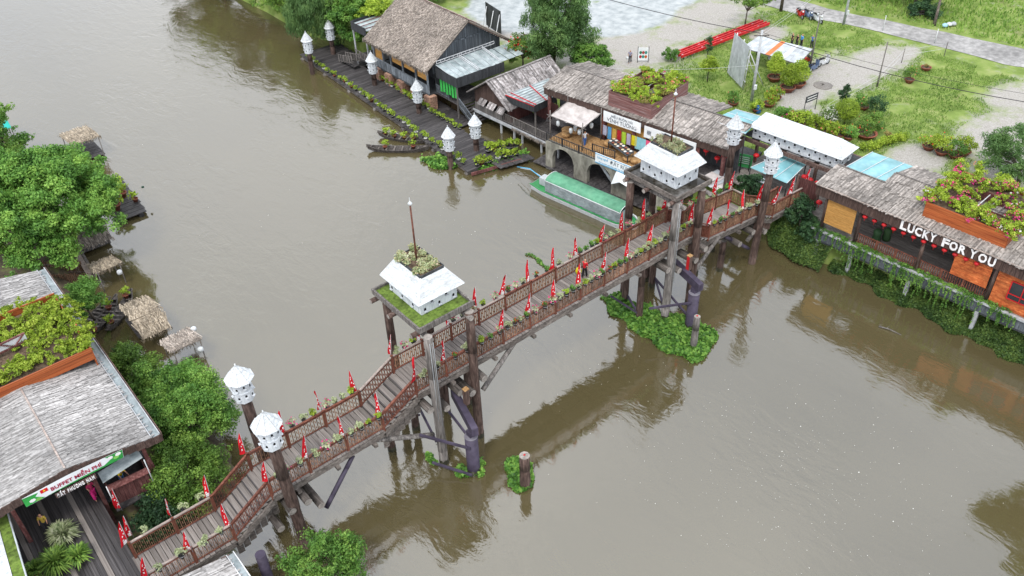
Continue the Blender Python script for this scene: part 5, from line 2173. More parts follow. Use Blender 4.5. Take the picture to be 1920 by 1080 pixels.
boards(LB, 'end_fascia_board', FLg(-.22, -.1, 0), FLg(-.22, 2.6, 0), 5.72, 6.5, .24, 'boardbrown', .05, .02)
for a, b in ((-.3, 7.0), (7.0, 12.6), (12.6, 16.5), (16.5, LL + .15)):
    e0, e1, r0, r1, b0, b1 = FLg(a, -.2, 6.48), FLg(b, -.2, 6.48), FLg(a, 3.5, 7.3), FLg(b, 3.5, 7.3), FLg(a, 7.2, 6.5), FLg(b, 7.2, 6.5)
    slabpart(LB, 'roof_deck', 'bamboo', [e0, e1, r1, r0], .08)
    st_ = [(e0, e1, r0, r1, 4, 8.5, .13, 1.3, .05, .25, .05)]
    if a < 16:
        slabpart(LB, 'roof_deck', 'bamboo', [b1, b0, r0, r1], .08)
        st_.append((b1, b0, r1, r0, 4, 8.5, .13, 1.3, .05, .25, .05))
    strip_part(LB, 'bamboo_strips', 'bamboo', *st_)
    bar(LB, 'ridge_cap', r0 + Vector((0, 0, .05)), r1 + Vector((0, 0, .05)), .12, .08, 'loggrey')
# roof planter with bougainvillea
PS0, PS1, PN0, PN1, PZ0, PZ1 = 7.3, 12.05, .25, 6.4, 6.55, 8.05


def planter(parent, Fx, s0, s1, n0, n1, z0, z1, m, inner, nrow=4):
    def ring(a0, a1, b0, b1, za, zb, mm, nm):
        me = ubox(nm, M[mm])
        cs = [(a0, b0), (a1, b0), (a1, b1), (a0, b1)]
        for i in range(4):
            p, q = Fx(*cs[i], 0), Fx(*cs[(i + 1) % 4], 0)
            d = q - p
            for k in range(nrow):
                h = (zb - za) / nrow
                piece(nm, me, ((p.x + q.x) / 2, (p.y + q.y) / 2, za + h * (k + .5)), (d.length, .07 + random.uniform(0, .015), h - .012), parent, (0, 0, math.atan2(d.y, d.x)))
    ring(s0, s1, n0, n1, z0, z1, m, 'planter_board')
    i0, i1, j0, j1 = inner
    ring(i0, i1, j0, j1, z0 + .3, z1 - .1, 'boardred', 'well_board')
    for a0, a1, b0, b1 in ((s0 + .05, s1 - .05, n0 + .05, j0), (s0 + .05, s1 - .05, j1, n1 - .05), (s0 + .05, i0, j0, j1), (i1, s1 - .05, j0, j1)):
        slabpart(parent, 'soil', 'soil', [Fx(a0, b0, z1 - .2), Fx(a1, b0, z1 - .2), Fx(a1, b1, z1 - .2), Fx(a0, b1, z1 - .2)], .1)
    slabpart(parent, 'well_floor', 'hole', [Fx(i0, j0, z0 + .3), Fx(i1, j0, z0 + .3), Fx(i1, j1, z0 + .3), Fx(i0, j1, z0 + .3)], .05)
    for k in range(3):
        t = (k + .7) / 3.4
        a, b = Fx(i0 + (i1 - i0) * t, j0, z1 - .25), Fx(i0 + (i1 - i0) * t, j1, z1 - .25)
        bar(parent, 'well_bar', a, b, .06, .06, 'loggrey' if k else 'steelwhite')


def bougain(parent, Fx, s0, s1, n0, n1, z, inner, nleaf, lm, fls, dens=60, hgt=.7, spill=.25, seed=3):
    rg = random.Random(seed)
    i0, i1, j0, j1 = inner
    cl, rr = [], []
    while len(cl) < dens:
        s, n_ = rg.uniform(s0 - spill, s1 + spill), rg.uniform(n0 - spill, n1 + spill)
        if i0 < s < i1 and j0 < n_ < j1:
            continue
        p = Fx(s, n_, z + rg.uniform(-.15, hgt))
        cl.append(tuple(p))
        k = rg.uniform(.3, .65)
        rr.append((k, k, k * .7))
    a_, b_ = sprays(cl, rr, 7, rg)
    v, f, r = leaves(int(nleaf * 1.2), a_, b_, .14, .6, .15)
    ps, mats = [(v, f, r, 0)], [M[lm]]
    for fm, nn in fls:
        kk = rg.sample(range(len(cl)), max(3, len(cl) // 3))
        v, f, r = leaves(nn, [cl[i] for i in kk], [tuple(x * .8 for x in rr[i]) for i in kk], .15, .85, .7)
        mats.append(M[fm])
        ps.append((v, f, r, len(mats) - 1))
    bs = MB()
    for i in range(0, len(cl), 2):
        p = Vector(cl[i])
        bs.tube((p.x + rg.uniform(-.3, .3), p.y + rg.uniform(-.3, .3), z - .3), p, .02, .008, 4)
    bs.build('stem', M['bark'], parent, 'stuff')
    return foliage('flowering_shrub', ps, mats, parent)


IN1 = (8.9, 11.0, 2.3, 4.6)
planter(LB, FLg, PS0, PS1, PN0, PN1, PZ0, PZ1, 'planterold', IN1)
bougain(LB, FLg, PS0 + .1, PS1 - .2, PN0 + .3, PN1 - .1, PZ1, IN1, 15000, 'leaflime', (('flowerorange', 420), ('flowerpink', 130), ('leafdry', 2600)), 80, .5)

# signboards under the fascia
def signboard(label, Fx, s0, s1, n_, z0, z1, lines, cat='sign', board='banner', name='signboard'):
    t = thing(name, label, cat, Fx((s0 + s1) / 2, n_, z0))
    m2 = MB()
    m2.beam(Fx(s0, n_, (z0 + z1) / 2), Fx(s1, n_, (z0 + z1) / 2), .06, z1 - z0)
    m2.build('board', M[board], t)
    for txt, sz, ss, zz, mm, al in lines:
        me = text_mesh(txt, sz, M[mm], .004, .006 * sz, al)
        put_text('lettering', me, t, Fx(ss, n_ - .045, zz), Fx.e, (0, 0, 1))
    return t


signboard('white signboard with two lines of dark lettering above the orange wall', FLg, 7.15, 11.35, -.25, 5.15, 6.2,
          [('HIỆU BUÔN VẢI', .34, 9.25, 5.8, 'bannerink', 'CENTER'), ('VĨNH TƯỜNG', .52, 9.25, 5.3, 'bannerink', 'CENTER'), ('洋', .5, 7.7, 5.55, 'flagwhite', 'CENTER'), ('布', .5, 10.9, 5.45, 'flagwhite', 'CENTER')])
signboard('long white signboard half hidden behind the flower roofed dovecote', FLg, 11.75, 17.2, -.25, 4.95, 6.1,
          [('TIỆM VÀNG', .34, 13.6, 5.75, 'bannerink', 'LEFT'), ('Kim Sơn', .7, 13.0, 5.15, 'tingrey', 'LEFT'), ('樹', .5, 12.3, 5.35, 'bannerink', 'CENTER')])
m2 = MB()
bar(LB, 'reed_panel', FLg(7.2, .35, 4.4), FLg(11.6, .35, 4.4), .05, 2.5, 'blind')
bar(LB, 'orange_panel', FLg(6.6, .3, 4.6), FLg(7.15, .3, 4.6), .06, 2.6, 'planter')
# coloured cloths on a line
cols = [(.45, .48, .62), (.1, .35, .62), (.6, .38, .08), (.45, .02, .03), (.4, .62, .05), (.45, .42, .55), (.68, .6, .02), (.28, .58, .66), (.28, .58, .66), (.78, .1, .22)]
for i, c in enumerate(cols):
    m2 = MB()
    m2.smooth = True
    s0 = 7.2 + i * .55 - (.15 if i > 6 else 0)
    wd = .42 if i < 6 else .62
    vs = []
    ln = 1.05 + .25 * ((i * 5) % 3) / 2
    for k in range(7):
        for zz in (Z1 + 1.75 - ln, Z1 + 1.75):
            p = FLg(s0 + wd * k / 6, -.35 + .03 * math.sin(k * 2.2), zz + .02 * math.sin(k * 3))
            vs.append(p)
    m2.add(vs, [(2 * k, 2 * k + 2, 2 * k + 3, 2 * k + 1) for k in range(6)])
    nm = ['pale violet', 'blue', 'ochre', 'dark red', 'lime green', 'lilac', 'yellow', 'left pale blue', 'right pale blue', 'pink'][i]
    one('hanging_cloth', '%s cloth hanging on the line under the signboard' % nm, 'cloth', m2, flat('cloth ' + nm.split()[-1] + str(i), c, .8, .04, .15), FLg(s0, -.35, Z1 + .5), 'coloured cloths on the line')
rl_ = thing('cloth_line', 'thin line on posts carrying the coloured cloths', 'line', FLg(9, -.35, Z1))
rod(rl_, 'line', FLg(7.0, -.35, Z1 + 1.75), FLg(13.0, -.35, Z1 + 1.75), .012, 'iron')
for s in (7.0, 13.0):
    rod(rl_, 'line_post', FLg(s, -.35, Z1), FLg(s, -.35, Z1 + 1.8), .03, 'loggrey')
# banner on the terrace edge
BN = signboard('white banner with bold dark lettering on the terrace edge above the boat', FT, 6.15, 11.6, -.06, 3.0, 4.0,
               [('ĐẤT RỪNG PHƯƠNG NAM', .5, 7.9, 3.42, 'bannerink', 'LEFT'), ('Làng nghề', .3, 6.4, 3.55, 'bannerblue', 'LEFT'), ('Khu du lịch sinh thái miền Tây sông nước', .2, 6.6, 3.14, 'bannerblue', 'LEFT')], 'banner', name='banner')
bar(BN, 'blue_edge', FT(6.15, -.1, 3.04), FT(11.6, -.1, 3.04), .02, .08, 'bannerblue')
bar(BN, 'blue_edge', FT(6.15, -.1, 3.96), FT(11.6, -.1, 3.96), .02, .06, 'bannerblue')
m2 = MB()
m2.add([FT(8.6, -.05, 2.95), FT(10.6, -.05, 2.95), FT(10.7, -.7, 2.2), FT(9.6, -.85, 2.5), FT(8.3, -.4, 1.6)], [(0, 1, 2, 3), (0, 3, 4)])
one('loose_tarpaulin', 'loose white tarpaulin drooping from the terrace above the third arch', 'tarpaulin', m2, M['banner'], FT(9, -.4, 2))
for i, s in enumerate((12.6, 13.9, 15.2, 16.6, 17.9, 18.8, 19.7)):
    place(LR, LRU, FLg(s, .4 + .5 * (i % 2), 5.62), 0, 'red lantern under the long building\'s eave, %s from the left' % ORD[i], 'red lanterns of the long building', 1.25)

# ---- connecting platform, turquoise sheets and long dovecote
CP = thing('entrance_platform', 'dark beamed entrance platform joining the long building and the lantern deck', 'platform', (60, 36, 0))
m2 = MB()
for i in range(24):
    m2.box((57.2 + i * .36, 35.6, 2.95), (.33, 10.2, .08))
m2.build('platform_boards', M['deck'], CP, 'stuff')
for y in (31.2, 34.2, 37.5, 40.4):
    for x in (61.2, 64.2):
        bar(CP, 'post', (x, y, -1 if x < 60 else 1), (x, y, 5.6), .22, .22, 'boardbrown')
    bar(CP, 'cross_beam', (60.2, y, 5.55), (65, y, 5.55), .2, .3, 'boardbrown')
for x, z in ((60.0, 5.75), (63.6, 5.8)):
    bar(CP, 'long_beam', (x - .25, 41.6, z), (x + .55, 30.6, z), .24, .3, 'boardbrown')
slabpart(CP, 'roof_base', 'boarddark', [(60.0, 41.2, 5.97), (60.9, 31.3, 5.97), (64.0, 31.3, 5.97), (63.0, 41.2, 5.97)], .06)
for nm, lab, q in (('turquoise_roof', 'turquoise sheet roof between the long building and the long dovecote', [(58.35, 39.9, 7.1), (62.3, 41.1, 6.9), (61.75, 43.7, 6.9), (58.3, 43.6, 7.1)]),
                   ('turquoise_roof', 'small tilted turquoise awning below the long dovecote', [(57.4, 38.2, 4.85), (57.7, 34.6, 4.75), (60.8, 35.0, 5.15), (60.8, 37.5, 5.2)]),
                   ('turquoise_roof', 'large turquoise sheet roof behind the lantern deck', [(59.254, 30.693, 7.300), (59.988, 26.774, 7.300), (64.078, 26.712, 7.000), (63.699, 30.867, 7.000)])):
    t = thing(nm, lab, 'roof', q[0], 'turquoise sheet roofs')
    q = [Vector(p) for p in q]
    for i in range(3):
        a, b = i / 3, (i + 1) / 3
        slabpart(t, 'roof_sheet', 'turq', [q[0].lerp(q[1], a), q[0].lerp(q[1], b), q[3].lerp(q[2], b), q[3].lerp(q[2], a)], .03)
    for i in range(4):
        bar(t, 'seam', q[0].lerp(q[1], i / 3) + Vector((0, 0, .03)), q[3].lerp(q[2], i / 3) + Vector((0, 0, .03)), .05, .03, 'steelwhite')
    for p in q:
        rod(t, 'prop', (p.x, p.y, 3.2), (p.x, p.y, p.z - .02), .05, 'iron')
FD = Fr((59.75, 40.65), (.093, -.9957))
LD = thing('long_dovecote', 'very long white dovecote with board roof above the entrance platform', 'dovecote', FD(4.4, 1.4, 6))
LDL = 8.95
cs = [(.35, .35), (LDL - .35, .35), (LDL - .35, 2.6), (.35, 2.6)]
for i in range(4):
    a, b = FD(*cs[i], 6.55), FD(*cs[(i + 1) % 4], 6.55)
    w = bar(LD, 'wall', a, b, .05, 1.15, 'white')
    X = (b - a).normalized()
    N = X.cross(Vector((0, 0, 1)))
    L_ = (b - a).length
    nh = max(4, round(L_ / .48))
    for j in range(nh):
        p = a + X * (L_ * (j + .5) / nh) + N * .025
        nest_hole(w, Vector((p.x, p.y, 6.28 if j % 2 else 6.72)), X, (0, 0, 1), .085)
E0, E1, E2, E3 = FD(0, 0, 7.02), FD(LDL, 0, 7.02), FD(LDL, 2.95, 7.02), FD(0, 2.95, 7.02)
R0, R1 = FD(.55, 1.75, 7.95), FD(LDL - 1.35, 1.75, 7.95)
nb = 8
for q, k in (((E0, E1, R1, R0), nb), ((E2, E3, R0, R1), 5), ((E1, E2, R1, R1), 5), ((E3, E0, R0, R0), 5)):
    m2 = MB()
    vs = [Vector(p) for p in q]
    if (vs[2] - vs[3]).length < 1e-6:
        m2.add(vs[:3], [(0, 1, 2)])
    else:
        m2.slab(vs, .03)
    pn = m2.build('roof_panel', M['whiteroof'], LD)
    for i in range(k):
        u0, u1 = i / k, (i + 1.05) / k
        a, b = vs[0].lerp(vs[3], u0), vs[1].lerp(vs[2], u0)
        c, d = vs[1].lerp(vs[2], min(1, u1)), vs[0].lerp(vs[3], min(1, u1))
        N = (b - a).cross(vs[3] - vs[0]).normalized()
        m2 = MB()
        m2.add([a + N * .04, b + N * .04, c + N * .012, d + N * .012, a + N * .003, b + N * .003], [(0, 1, 2, 3), (4, 5, 1, 0)])
        m2.build('roof_board', M['whiteroof'], pn)
for i, (x, y, z) in enumerate(((59.378, 34.100, 4.900), (59.302, 33.460, 4.900), (59.292, 32.767, 4.900), (59.339, 39.094, 4.900), (56.471, 41.104, 4.900), (57.636, 31.299, 4.400))):
    place(LR, LRU, (x, y, z + .3), 0, 'red lantern at the entrance platform, %s' % ['left of the three over the gate', 'middle of the three over the gate', 'right of the three over the gate', 'beside the turquoise awning', 'near the rear pole dovecote', 'at the lantern deck\'s left corner'][i], 'red lanterns at the entrance', 1.25)
GT = thing('entrance_gate', 'tall dark double gate doors under three red lanterns', 'gate', (58.6, 33.2, 3.2))
boards(GT, 'gate_board', (58.5, 34.0), (58.8, 32.3), 3.2, 5.3, .28, 'boardred')
for y, x in ((34.05, 58.45), (32.2, 58.85)):
    bar(GT, 'gate_post', (x, y, 3.2), (x, y, 5.5), .16, .16, 'boardbrown')
AC = thing('metal_rack', 'grey metal rack standing beside the small turquoise awning', 'rack', (56.8, 36.6, 3.2))
for dx in (0, .7):
    for dy in (0, 1.1):
        bar(AC, 'leg', (56.6 + dx, 36.0 + dy, 3.2), (56.6 + dx, 36.0 + dy, 4.5), .05, .05, 'tingrey')
for z in (3.5, 4.0, 4.48):
    bar(AC, 'shelf', (56.95, 36.0, z), (56.95, 37.1, z), .7, .04, 'tingrey')
AB = thing('green_notice_board', 'green notice board with small print beside the pole dovecote', 'notice board', (59.394, 40.158, 4.000))
p = Vector((59.530, 40.199, 3.600))
bar(AB, 'board', p + Vector((-.35, .5, .3)), p + Vector((.1, -.6, .3)), .06, 1.3, 'boatgreen')
for k in range(4):
    bar(AB, 'print_line', p + Vector((-.36, .4, .7 - k * .2)) - FD.n * .06, p + Vector((.02, -.45, .7 - k * .2)) - FD.n * .06, .012, .05, 'tingrey')
for dy in (.4, -.5):
    rod(AB, 'post', p + Vector((-.1, dy, -.6)), p + Vector((-.1, dy, .9)), .04, 'iron')
SHD = thing('sheet_pile', 'crumpled pale grey sheets lying behind the lower landing', 'sheets', (55.642, 40.179, 3.300))
for k in range(5):
    c = Vector((55.611, 40.453, 3.300)) + Vector((random.uniform(-.6, .9), random.uniform(-1.0, 1.0), k * .07))
    m2 = MB()
    m2.beam(c + Vector((-.9, .3 - .1 * k, 0)), c + Vector((.9, -.2, .12)), 1.1, .04)
    m2.build('sheet', M['tingrey'] if k % 2 else M['cloth'], SHD)

# ---- lantern deck building
FK = Fr((56.3, 30.6), (.06, -.998))
LK = thing('lantern_deck_building', 'long open deck building with big white letters on its dark fascia', 'building', FK(8, 4, 0))
KL = 23.0
for i in range(24):
    a = i / 3
    m2 = MB()
    m2.slab([FK(0, a, 3.0), FK(KL, a, 3.0), FK(KL, a + .31, 3.0), FK(0, a + .31, 3.0)], .08)
    m2.build('deck_plank', M['deck'], LK)
boards(LK, 'apron_board', FK(-.05, -.08, 0), FK(KL, -.08, 0), 2.05, 2.9, .3, 'board', .05, .02)
bar(LK, 'kerb', FK(-.1, -.12, 2.96), FK(KL, -.12, 2.96), .22, .16, 'concretepost')
for s in (.6, 3.6, 8.5, 13.8, 18.8):
    for n_ in (.05, 3.2, 6.4):
        p = FK(s, n_, -1)
        bar(LK, 'stilt', p, (p.x, p.y, 2.2), .26, .26, 'concretepost')
bar(LK, 'under_beam', FK(0, .1, 2.0), FK(KL, .1, 2.0), .25, .3, 'boarddark')
for s in (.55, 3.5, 8.65, 13.95, 18.6):
    rod(LK, 'column', FK(s, .25, 3.0), FK(s, .25, 6.5), .16, 'logdark')
    rod(LK, 'rear_column', FK(s, 7.6, 3.0), FK(s, 7.6, 6.5), .14, 'logdark')
boards(LK, 'fascia_board', FK(-.35, -.2, 0), FK(KL, -.2, 0), 6.08, 7.0, .26, 'boardbrown', .05, .02)
boards(LK, 'end_fascia_board', FK(-.37, -.2, 0), FK(-.37, 4.2, 0), 6.08, 7.0, .26, 'boardbrown', .05, .02)
for a, b in ((-.4, 3.7), (3.7, 10.5), (10.5, 17.0), (17.0, KL)):
    rn_, rz_ = (2.75, 7.5) if a < 0 else (4.3, 7.75)
    e0, e1, r0, r1, b0, b1 = FK(a, -.3, 7.02), FK(b, -.3, 7.02), FK(a, rn_, rz_), FK(b, rn_, rz_), FK(a, 7.9, 6.9), FK(b, 7.9, 6.9)
    slabpart(LK, 'roof_deck', 'bamboo', [e0, e1, r1, r0], .08)
    st_ = [(e0, e1, r0, r1, 4, 9, .12, 1.6, .05, .25, .05)]
    if a > 0:
        slabpart(LK, 'roof_deck', 'bamboo', [b1, b0, r0, r1], .08)
        st_.append((b1, b0, r1, r0, 4, 8, .13, 1.6, .05, .25, .05))
    strip_part(LK, 'bamboo_strips', 'bamboo', *st_)
    bar(LK, 'ridge_cap', r0 + Vector((0, 0, .05)), r1 + Vector((0, 0, .05)), .12, .08, 'loggrey')
bar(LK, 'eave_strip', FK(-.4, -.34, 7.06), FK(KL, -.34, 7.06), .08, .06, 'railgrey')
# letters
for ch, s0 in (('LUCKY', 6.75), ('FOR', 9.95), ('YOU', 12.05)):
    x = s0
    for c in ch:
        me = text_mesh(c, .98, M['flagwhite'], .03, .028, 'LEFT')
        w_ = max(v.co.x for v in me.vertices) - min(v.co.x for v in me.vertices)
        k_ = (.5 if c not in 'O' else .58) / w_
        put_text('sign_letter', me, LK, FK(x, -.27, 6.2), FK.e, (0, 0, 1), k_, 1.0)
        x += w_ * k_ + .085
# blinds, railing, inner things
for s0, s1, z0, z1, mm in ((.75, 3.2, 3.75, 6.05, 'blind'), (11.1, 13.75, 4.1, 6.1, 'planter')):
    m2 = MB()
    nn = int((z1 - z0) / .055)
    for i in range(nn):
        a, b = FK(s0, .0 - .0 * i, z0 + (i + .5) * .055), FK(s1, .0, z0 + (i + .5) * .055)
        m2.beam(a, b, .03, .047)
    m2.build('bamboo_blind', M[mm], LK)
for a, b in ((3.6, 8.5), (8.8, 13.8)):
    railing(LK, FK(a, .3, 3.02), FK(b, .3, 3.02), .9, 'railred', .17, 1.7, .03)
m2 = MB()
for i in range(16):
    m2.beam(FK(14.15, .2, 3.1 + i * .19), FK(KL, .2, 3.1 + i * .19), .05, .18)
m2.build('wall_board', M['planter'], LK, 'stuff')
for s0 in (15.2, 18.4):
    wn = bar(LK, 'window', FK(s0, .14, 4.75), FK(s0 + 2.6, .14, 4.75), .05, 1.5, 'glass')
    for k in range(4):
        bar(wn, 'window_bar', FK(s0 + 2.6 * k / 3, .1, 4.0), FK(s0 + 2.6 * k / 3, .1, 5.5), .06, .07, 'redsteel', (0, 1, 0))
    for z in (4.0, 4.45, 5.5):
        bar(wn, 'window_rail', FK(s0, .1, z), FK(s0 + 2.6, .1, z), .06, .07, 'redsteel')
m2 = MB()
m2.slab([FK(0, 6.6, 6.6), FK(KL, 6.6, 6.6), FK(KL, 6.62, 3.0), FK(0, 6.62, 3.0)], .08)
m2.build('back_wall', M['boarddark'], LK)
for i in range(12):
    s = 3.95 + i * .79
    place(LR, LRU, FK(s, -.05, 6.0), 0, 'red lantern under the lettered fascia, %s from the left' % ORD[i], 'red lanterns under the lettered fascia', .95)
IN2 = (10.0, 12.4, 3.0, 5.4)
planter(LK, FK, 7.75, 13.75, .85, 6.9, 7.12, 8.45, 'planter', IN2, 3)
bougain(LK, FK, 7.8, 13.7, 1.1, 7.0, 8.45, IN2, 22000, 'leaflime', (('flowerpink', 1200), ('flowerorange', 450), ('flowerwhite', 200)), 110, .75, .45, 9)
# seated stools and tables seen inside
for k, (s, n_) in enumerate(((4.6, 1.6), (5.1, 2.3))):
    m2 = MB()
    m2.lathe(FK(s, n_, 3.0), [(.3, 0), (.34, .3), (.28, .55), (.36, .9), (.2, 1.1)], 10)
    one('ornamental_jar', 'dark green ornamental jar behind the lantern deck railing, %s one' % ('left' if k == 0 else 'right'), 'jar', m2, M['leafdark'], FK(s, n_, 3.0), 'jars on the lantern deck')
# trailing vines over the deck edge
v_all = []
rg = random.Random(4)
cl, rr = [], []
for i in range(165):
    s = rg.uniform(.1, 16.5)
    if rg.random() < .2:
        s = rg.uniform(7, 13)
    ln = rg.choice((.3, .5, .8, 1.2, 1.7, 2.1)) * (1.0 if 3 < s < 14 else .6)
    k = int(ln / .16) + 1
    off = rg.uniform(-.18, .0)
    for j in range(k):
        p = FK(s + .05 * math.sin(j * .8 + i), -.3 + off * .5, 3.0 - j * .16)
        cl.append(tuple(p))
        rr.append((.065, .065, .1))
for i in range(230):
    s = rg.uniform(0, 16)
    cl.append(tuple(FK(s, rg.uniform(-.25, .25), 3.06 + rg.uniform(0, .14))))
    rr.append((.2, .2, .1))
v, f, r = leaves(13000, cl, rr, .11, .6, .1)
foliage('trailing_vine', [(v, f, r, 0)], [M['leafbig']], LK, kind='stuff')

# ---- long green motor boat
BT = thing('covered_boat', 'long green and white boat with mint canopy moored at the terrace', 'boat', (47.6, 48.5, 0))
FB = Fr((45.75, 54.4), (.139, -.9903))
BL_, BWd = 11.8, 2.15
n = 16
out = []
for i in range(n + 1):
    u = i / n
    tp = min(1, .72 + u * 2.2) * (1 - max(0, (u - .86) / .14) ** 1.8 * .75)
    hw = BWd / 2 * tp
    c = BWd / 2
    s = u * BL_
    rise = .28 * max(0, (u - .8) / .2) ** 2
    out.append([FB(s, c - hw, .62 + rise), FB(s, c - hw * .82, .0 + rise * .6), FB(s, c + hw * .82, 0 + rise * .6), FB(s, c + hw, .62 + rise)])
m2 = MB()
vs = [p for q in out for p in q]
m2.add(vs, [(i * 4 + j, i * 4 + j + 1, (i + 1) * 4 + j + 1, (i + 1) * 4 + j)[::-1] for i in range(n) for j in range(3)] + [(0, 1, 2, 3), tuple(n * 4 + k for k in (3, 2, 1, 0))])
m2.build('hull', M['whiteroof'], BT)
m2 = MB()
m2.add([(p.x, p.y, p.z - .06) for q in out for p in (q[0], q[3])], [(2 * i, 2 * i + 2, 2 * i + 3, 2 * i + 1)[::-1] for i in range(n)])
m2.build('boat_deck', M['boatgreen'], BT)
for k in (0, 3):
    m2 = MB()
    for i in range(n):
        m2.beam(out[i][k] + Vector((0, 0, .03)), out[i + 1][k] + Vector((0, 0, .03)), .14, .08)
    m2.build('gunwale', M['boatgreen'] if k == 0 else M['whiteroof'], BT)
    m2 = MB()
    for i in range(n):
        m2.beam(out[i][k].lerp(out[i][1 if k == 0 else 2], .12), out[i + 1][k].lerp(out[i + 1][1 if k == 0 else 2], .12), .1, .16)
    m2.build('rubbing_strake', M['whiteroof'], BT)
c0, c1 = 1.95, 10.6
vs = []
k = 10
for s in (c0, c1):
    for j in range(k + 1):
        a = math.pi * j / k
        vs.append(FB(s, BWd / 2 - .9 * math.cos(a), 1.75 + .4 * math.sin(a)))
m2 = MB()
m2.smooth = True
m2.add(vs, [(j, j + 1, k + 1 + j + 1, k + 1 + j)[::-1] for j in range(k)])
cn = m2.build('canopy', M['canopygreen'], BT)
for s in (c0, c1):
    m2 = MB()
    pts = [FB(s, BWd / 2 - .91 * math.cos(math.pi * j / k), 1.75 + .41 * math.sin(math.pi * j / k)) for j in range(k + 1)]
    m2.path(pts, .035, 6)
    m2.build('canopy_hoop', M['steelwhite'], cn)
for n_ in (BWd / 2 - .91, BWd / 2 + .91):
    rod(cn, 'canopy_edge', FB(c0, n_, 1.75), FB(c1, n_, 1.75), .04, 'steelwhite')
    m2 = MB()
    m2.smooth = True
    vs = []
    kk = 46
    for i in range(kk + 1):
        s = c0 + (c1 - c0) * i / kk
        w_ = .035 * math.sin(i * 1.7) + .03 * math.sin(i * .61)
        for zz, b in ((.62, 1.0), (1.2, 1.6), (1.74, .2)):
            vs.append(FB(s, n_ + w_ * b, zz))
    m2.add(vs, [(3 * i + j, 3 * i + 3 + j, 3 * i + 4 + j, 3 * i + 1 + j) for i in range(kk) for j in range(2)])
    m2.build('side_curtain', M['net'], BT)
m2 = MB()
m2.smooth = True
vs = []
for j in range(9):
    a = -.88 + 1.76 * j / 8
    for zz in (.65, 1.8):
        vs.append(FB(c1 + .04 * math.sin(j * 2), BWd / 2 + a, zz))
m2.add(vs, [(2 * j, 2 * j + 2, 2 * j + 3, 2 * j + 1) for j in range(8)])
m2.build('end_curtain', M['net'], BT)
m2 = MB()
c = FB(1.2, BWd / 2 + .1, 1.0)
m2.box(c, (.95, .8, .75), math.atan2(FB.e.y, FB.e.x))
en = m2.build('engine_box', M['tingrey'], BT)
m2 = MB()
m2.path([FB(.8, BWd / 2, 1.2), FB(-.8, BWd / 2 + .1, 1.55), FB(-2.6, BWd / 2 + .3, 1.0)], .05, 6)
m2.build('propeller_shaft', M['bannerblue'], en)
m2 = MB()
m2.path([FB(.6, BWd / 2 + .3, 1.1), FB(-.9, BWd / 2 + .3, 1.3), FB(-2.4, BWd / 2 + .55, .8)], .03, 6)
m2.build('tiller', M['steelwhite'], en)


# ================================================================== LEFT BANK
RS = thing('restaurant', 'big restaurant with silver-grey shingle roof and leafy roof planter, left bank', 'building', (0, 50, 0))
RX0, RXR, RX1 = -9.0, .55, 5.1
RY0, RY1 = 40.25, 61.8
ZR_, ZE_ = 7.72, 6.82


def rz_at(x):
    return ZR_ - (x - RXR) / (RX1 - RXR) * (ZR_ - ZE_) if x > RXR else ZR_ - (RXR - x) / (RXR - RX0) * 1.2


for a, b in ((RY0, 48.5), (48.5, 56.0), (56.0, RY1)):
    q1 = ((RX1, a, ZE_), (RX1, b, ZE_), (RXR, a, ZR_), (RXR, b, ZR_))
    q2 = ((RX0, b, rz_at(RX0)), (RX0, a, rz_at(RX0)), (RXR, b, ZR_), (RXR, a, ZR_))
    slabpart(RS, 'roof_deck', 'shingle', [q1[0], q1[1], q1[3], q1[2]], .1)
    slabpart(RS, 'roof_deck', 'shingle', [q2[0], q2[1], q2[3], q2[2]], .1)
    strip_part(RS, 'shingles', 'shingle', (*q1, 7, 9.5, .105, .95, .04, .45, .03), (*q2, 14, 9.5, .105, .95, .04, .45, .03))
bar(RS, 'ridge_strip', (RXR, RY0, ZR_ + .05), (RXR, 48.4, ZR_ + .05), .1, .05, 'railgrey')
# gutter along the river side
m2 = MB()
m2.box((RX1 + .28, (RY0 + RY1) / 2, ZE_ - .1), (.5, RY1 - RY0, .04))
m2.build('gutter_floor', M['net'], RS)
for x in (RX1 + .04, RX1 + .52):
    bar(RS, 'gutter_lip', (x, RY0, ZE_ - .02), (x, RY1, ZE_ - .02), .05, .16, 'concretepost')
bar(RS, 'gutter_board', (RX1 + .62, RY0, ZE_ - .12), (RX1 + .62, RY1, ZE_ - .12), .05, .3, 'boardbrown')
# gable fascia towards the bridge
me = ubox('fascia_board', M['boardbrown'])
for i in range(26):
    x = -7.5 + 13.2 * (i + .5) / 26
    z = rz_at(min(x, RX1)) - .28
    piece('fascia_board', me, (x, RY0 - .05, z), (.5, .06, .52), RS)
for x in (-6, -2.6, 1.6, 4.6):
    for y in (41.2, 46, 52, 58, 61):
        bar(RS, 'column', (x, y, -1), (x, y, rz_at(x) - .3), .22, .22, 'boardred')
m2 = MB()
m2.box((-1.5, 51.5, 5.2), (13, .1, 4))
m2.build('inner_wall', M['boardbrown'], RS)
bar(RS, 'side_wall', (4.7, 44.5, 4.6), (4.7, 61.5, 4.6), .1, 3.4, 'boardbrown')
bar(RS, 'side_parapet', (4.75, 41.0, 3.75), (4.75, 44.5, 3.75), .1, .9, 'boardred')
m2 = MB()
m2.box((-1.8, 51.5, 2.9), (13.4, 20.4, .25))
m2.build('floor', M['boarddark'], RS)
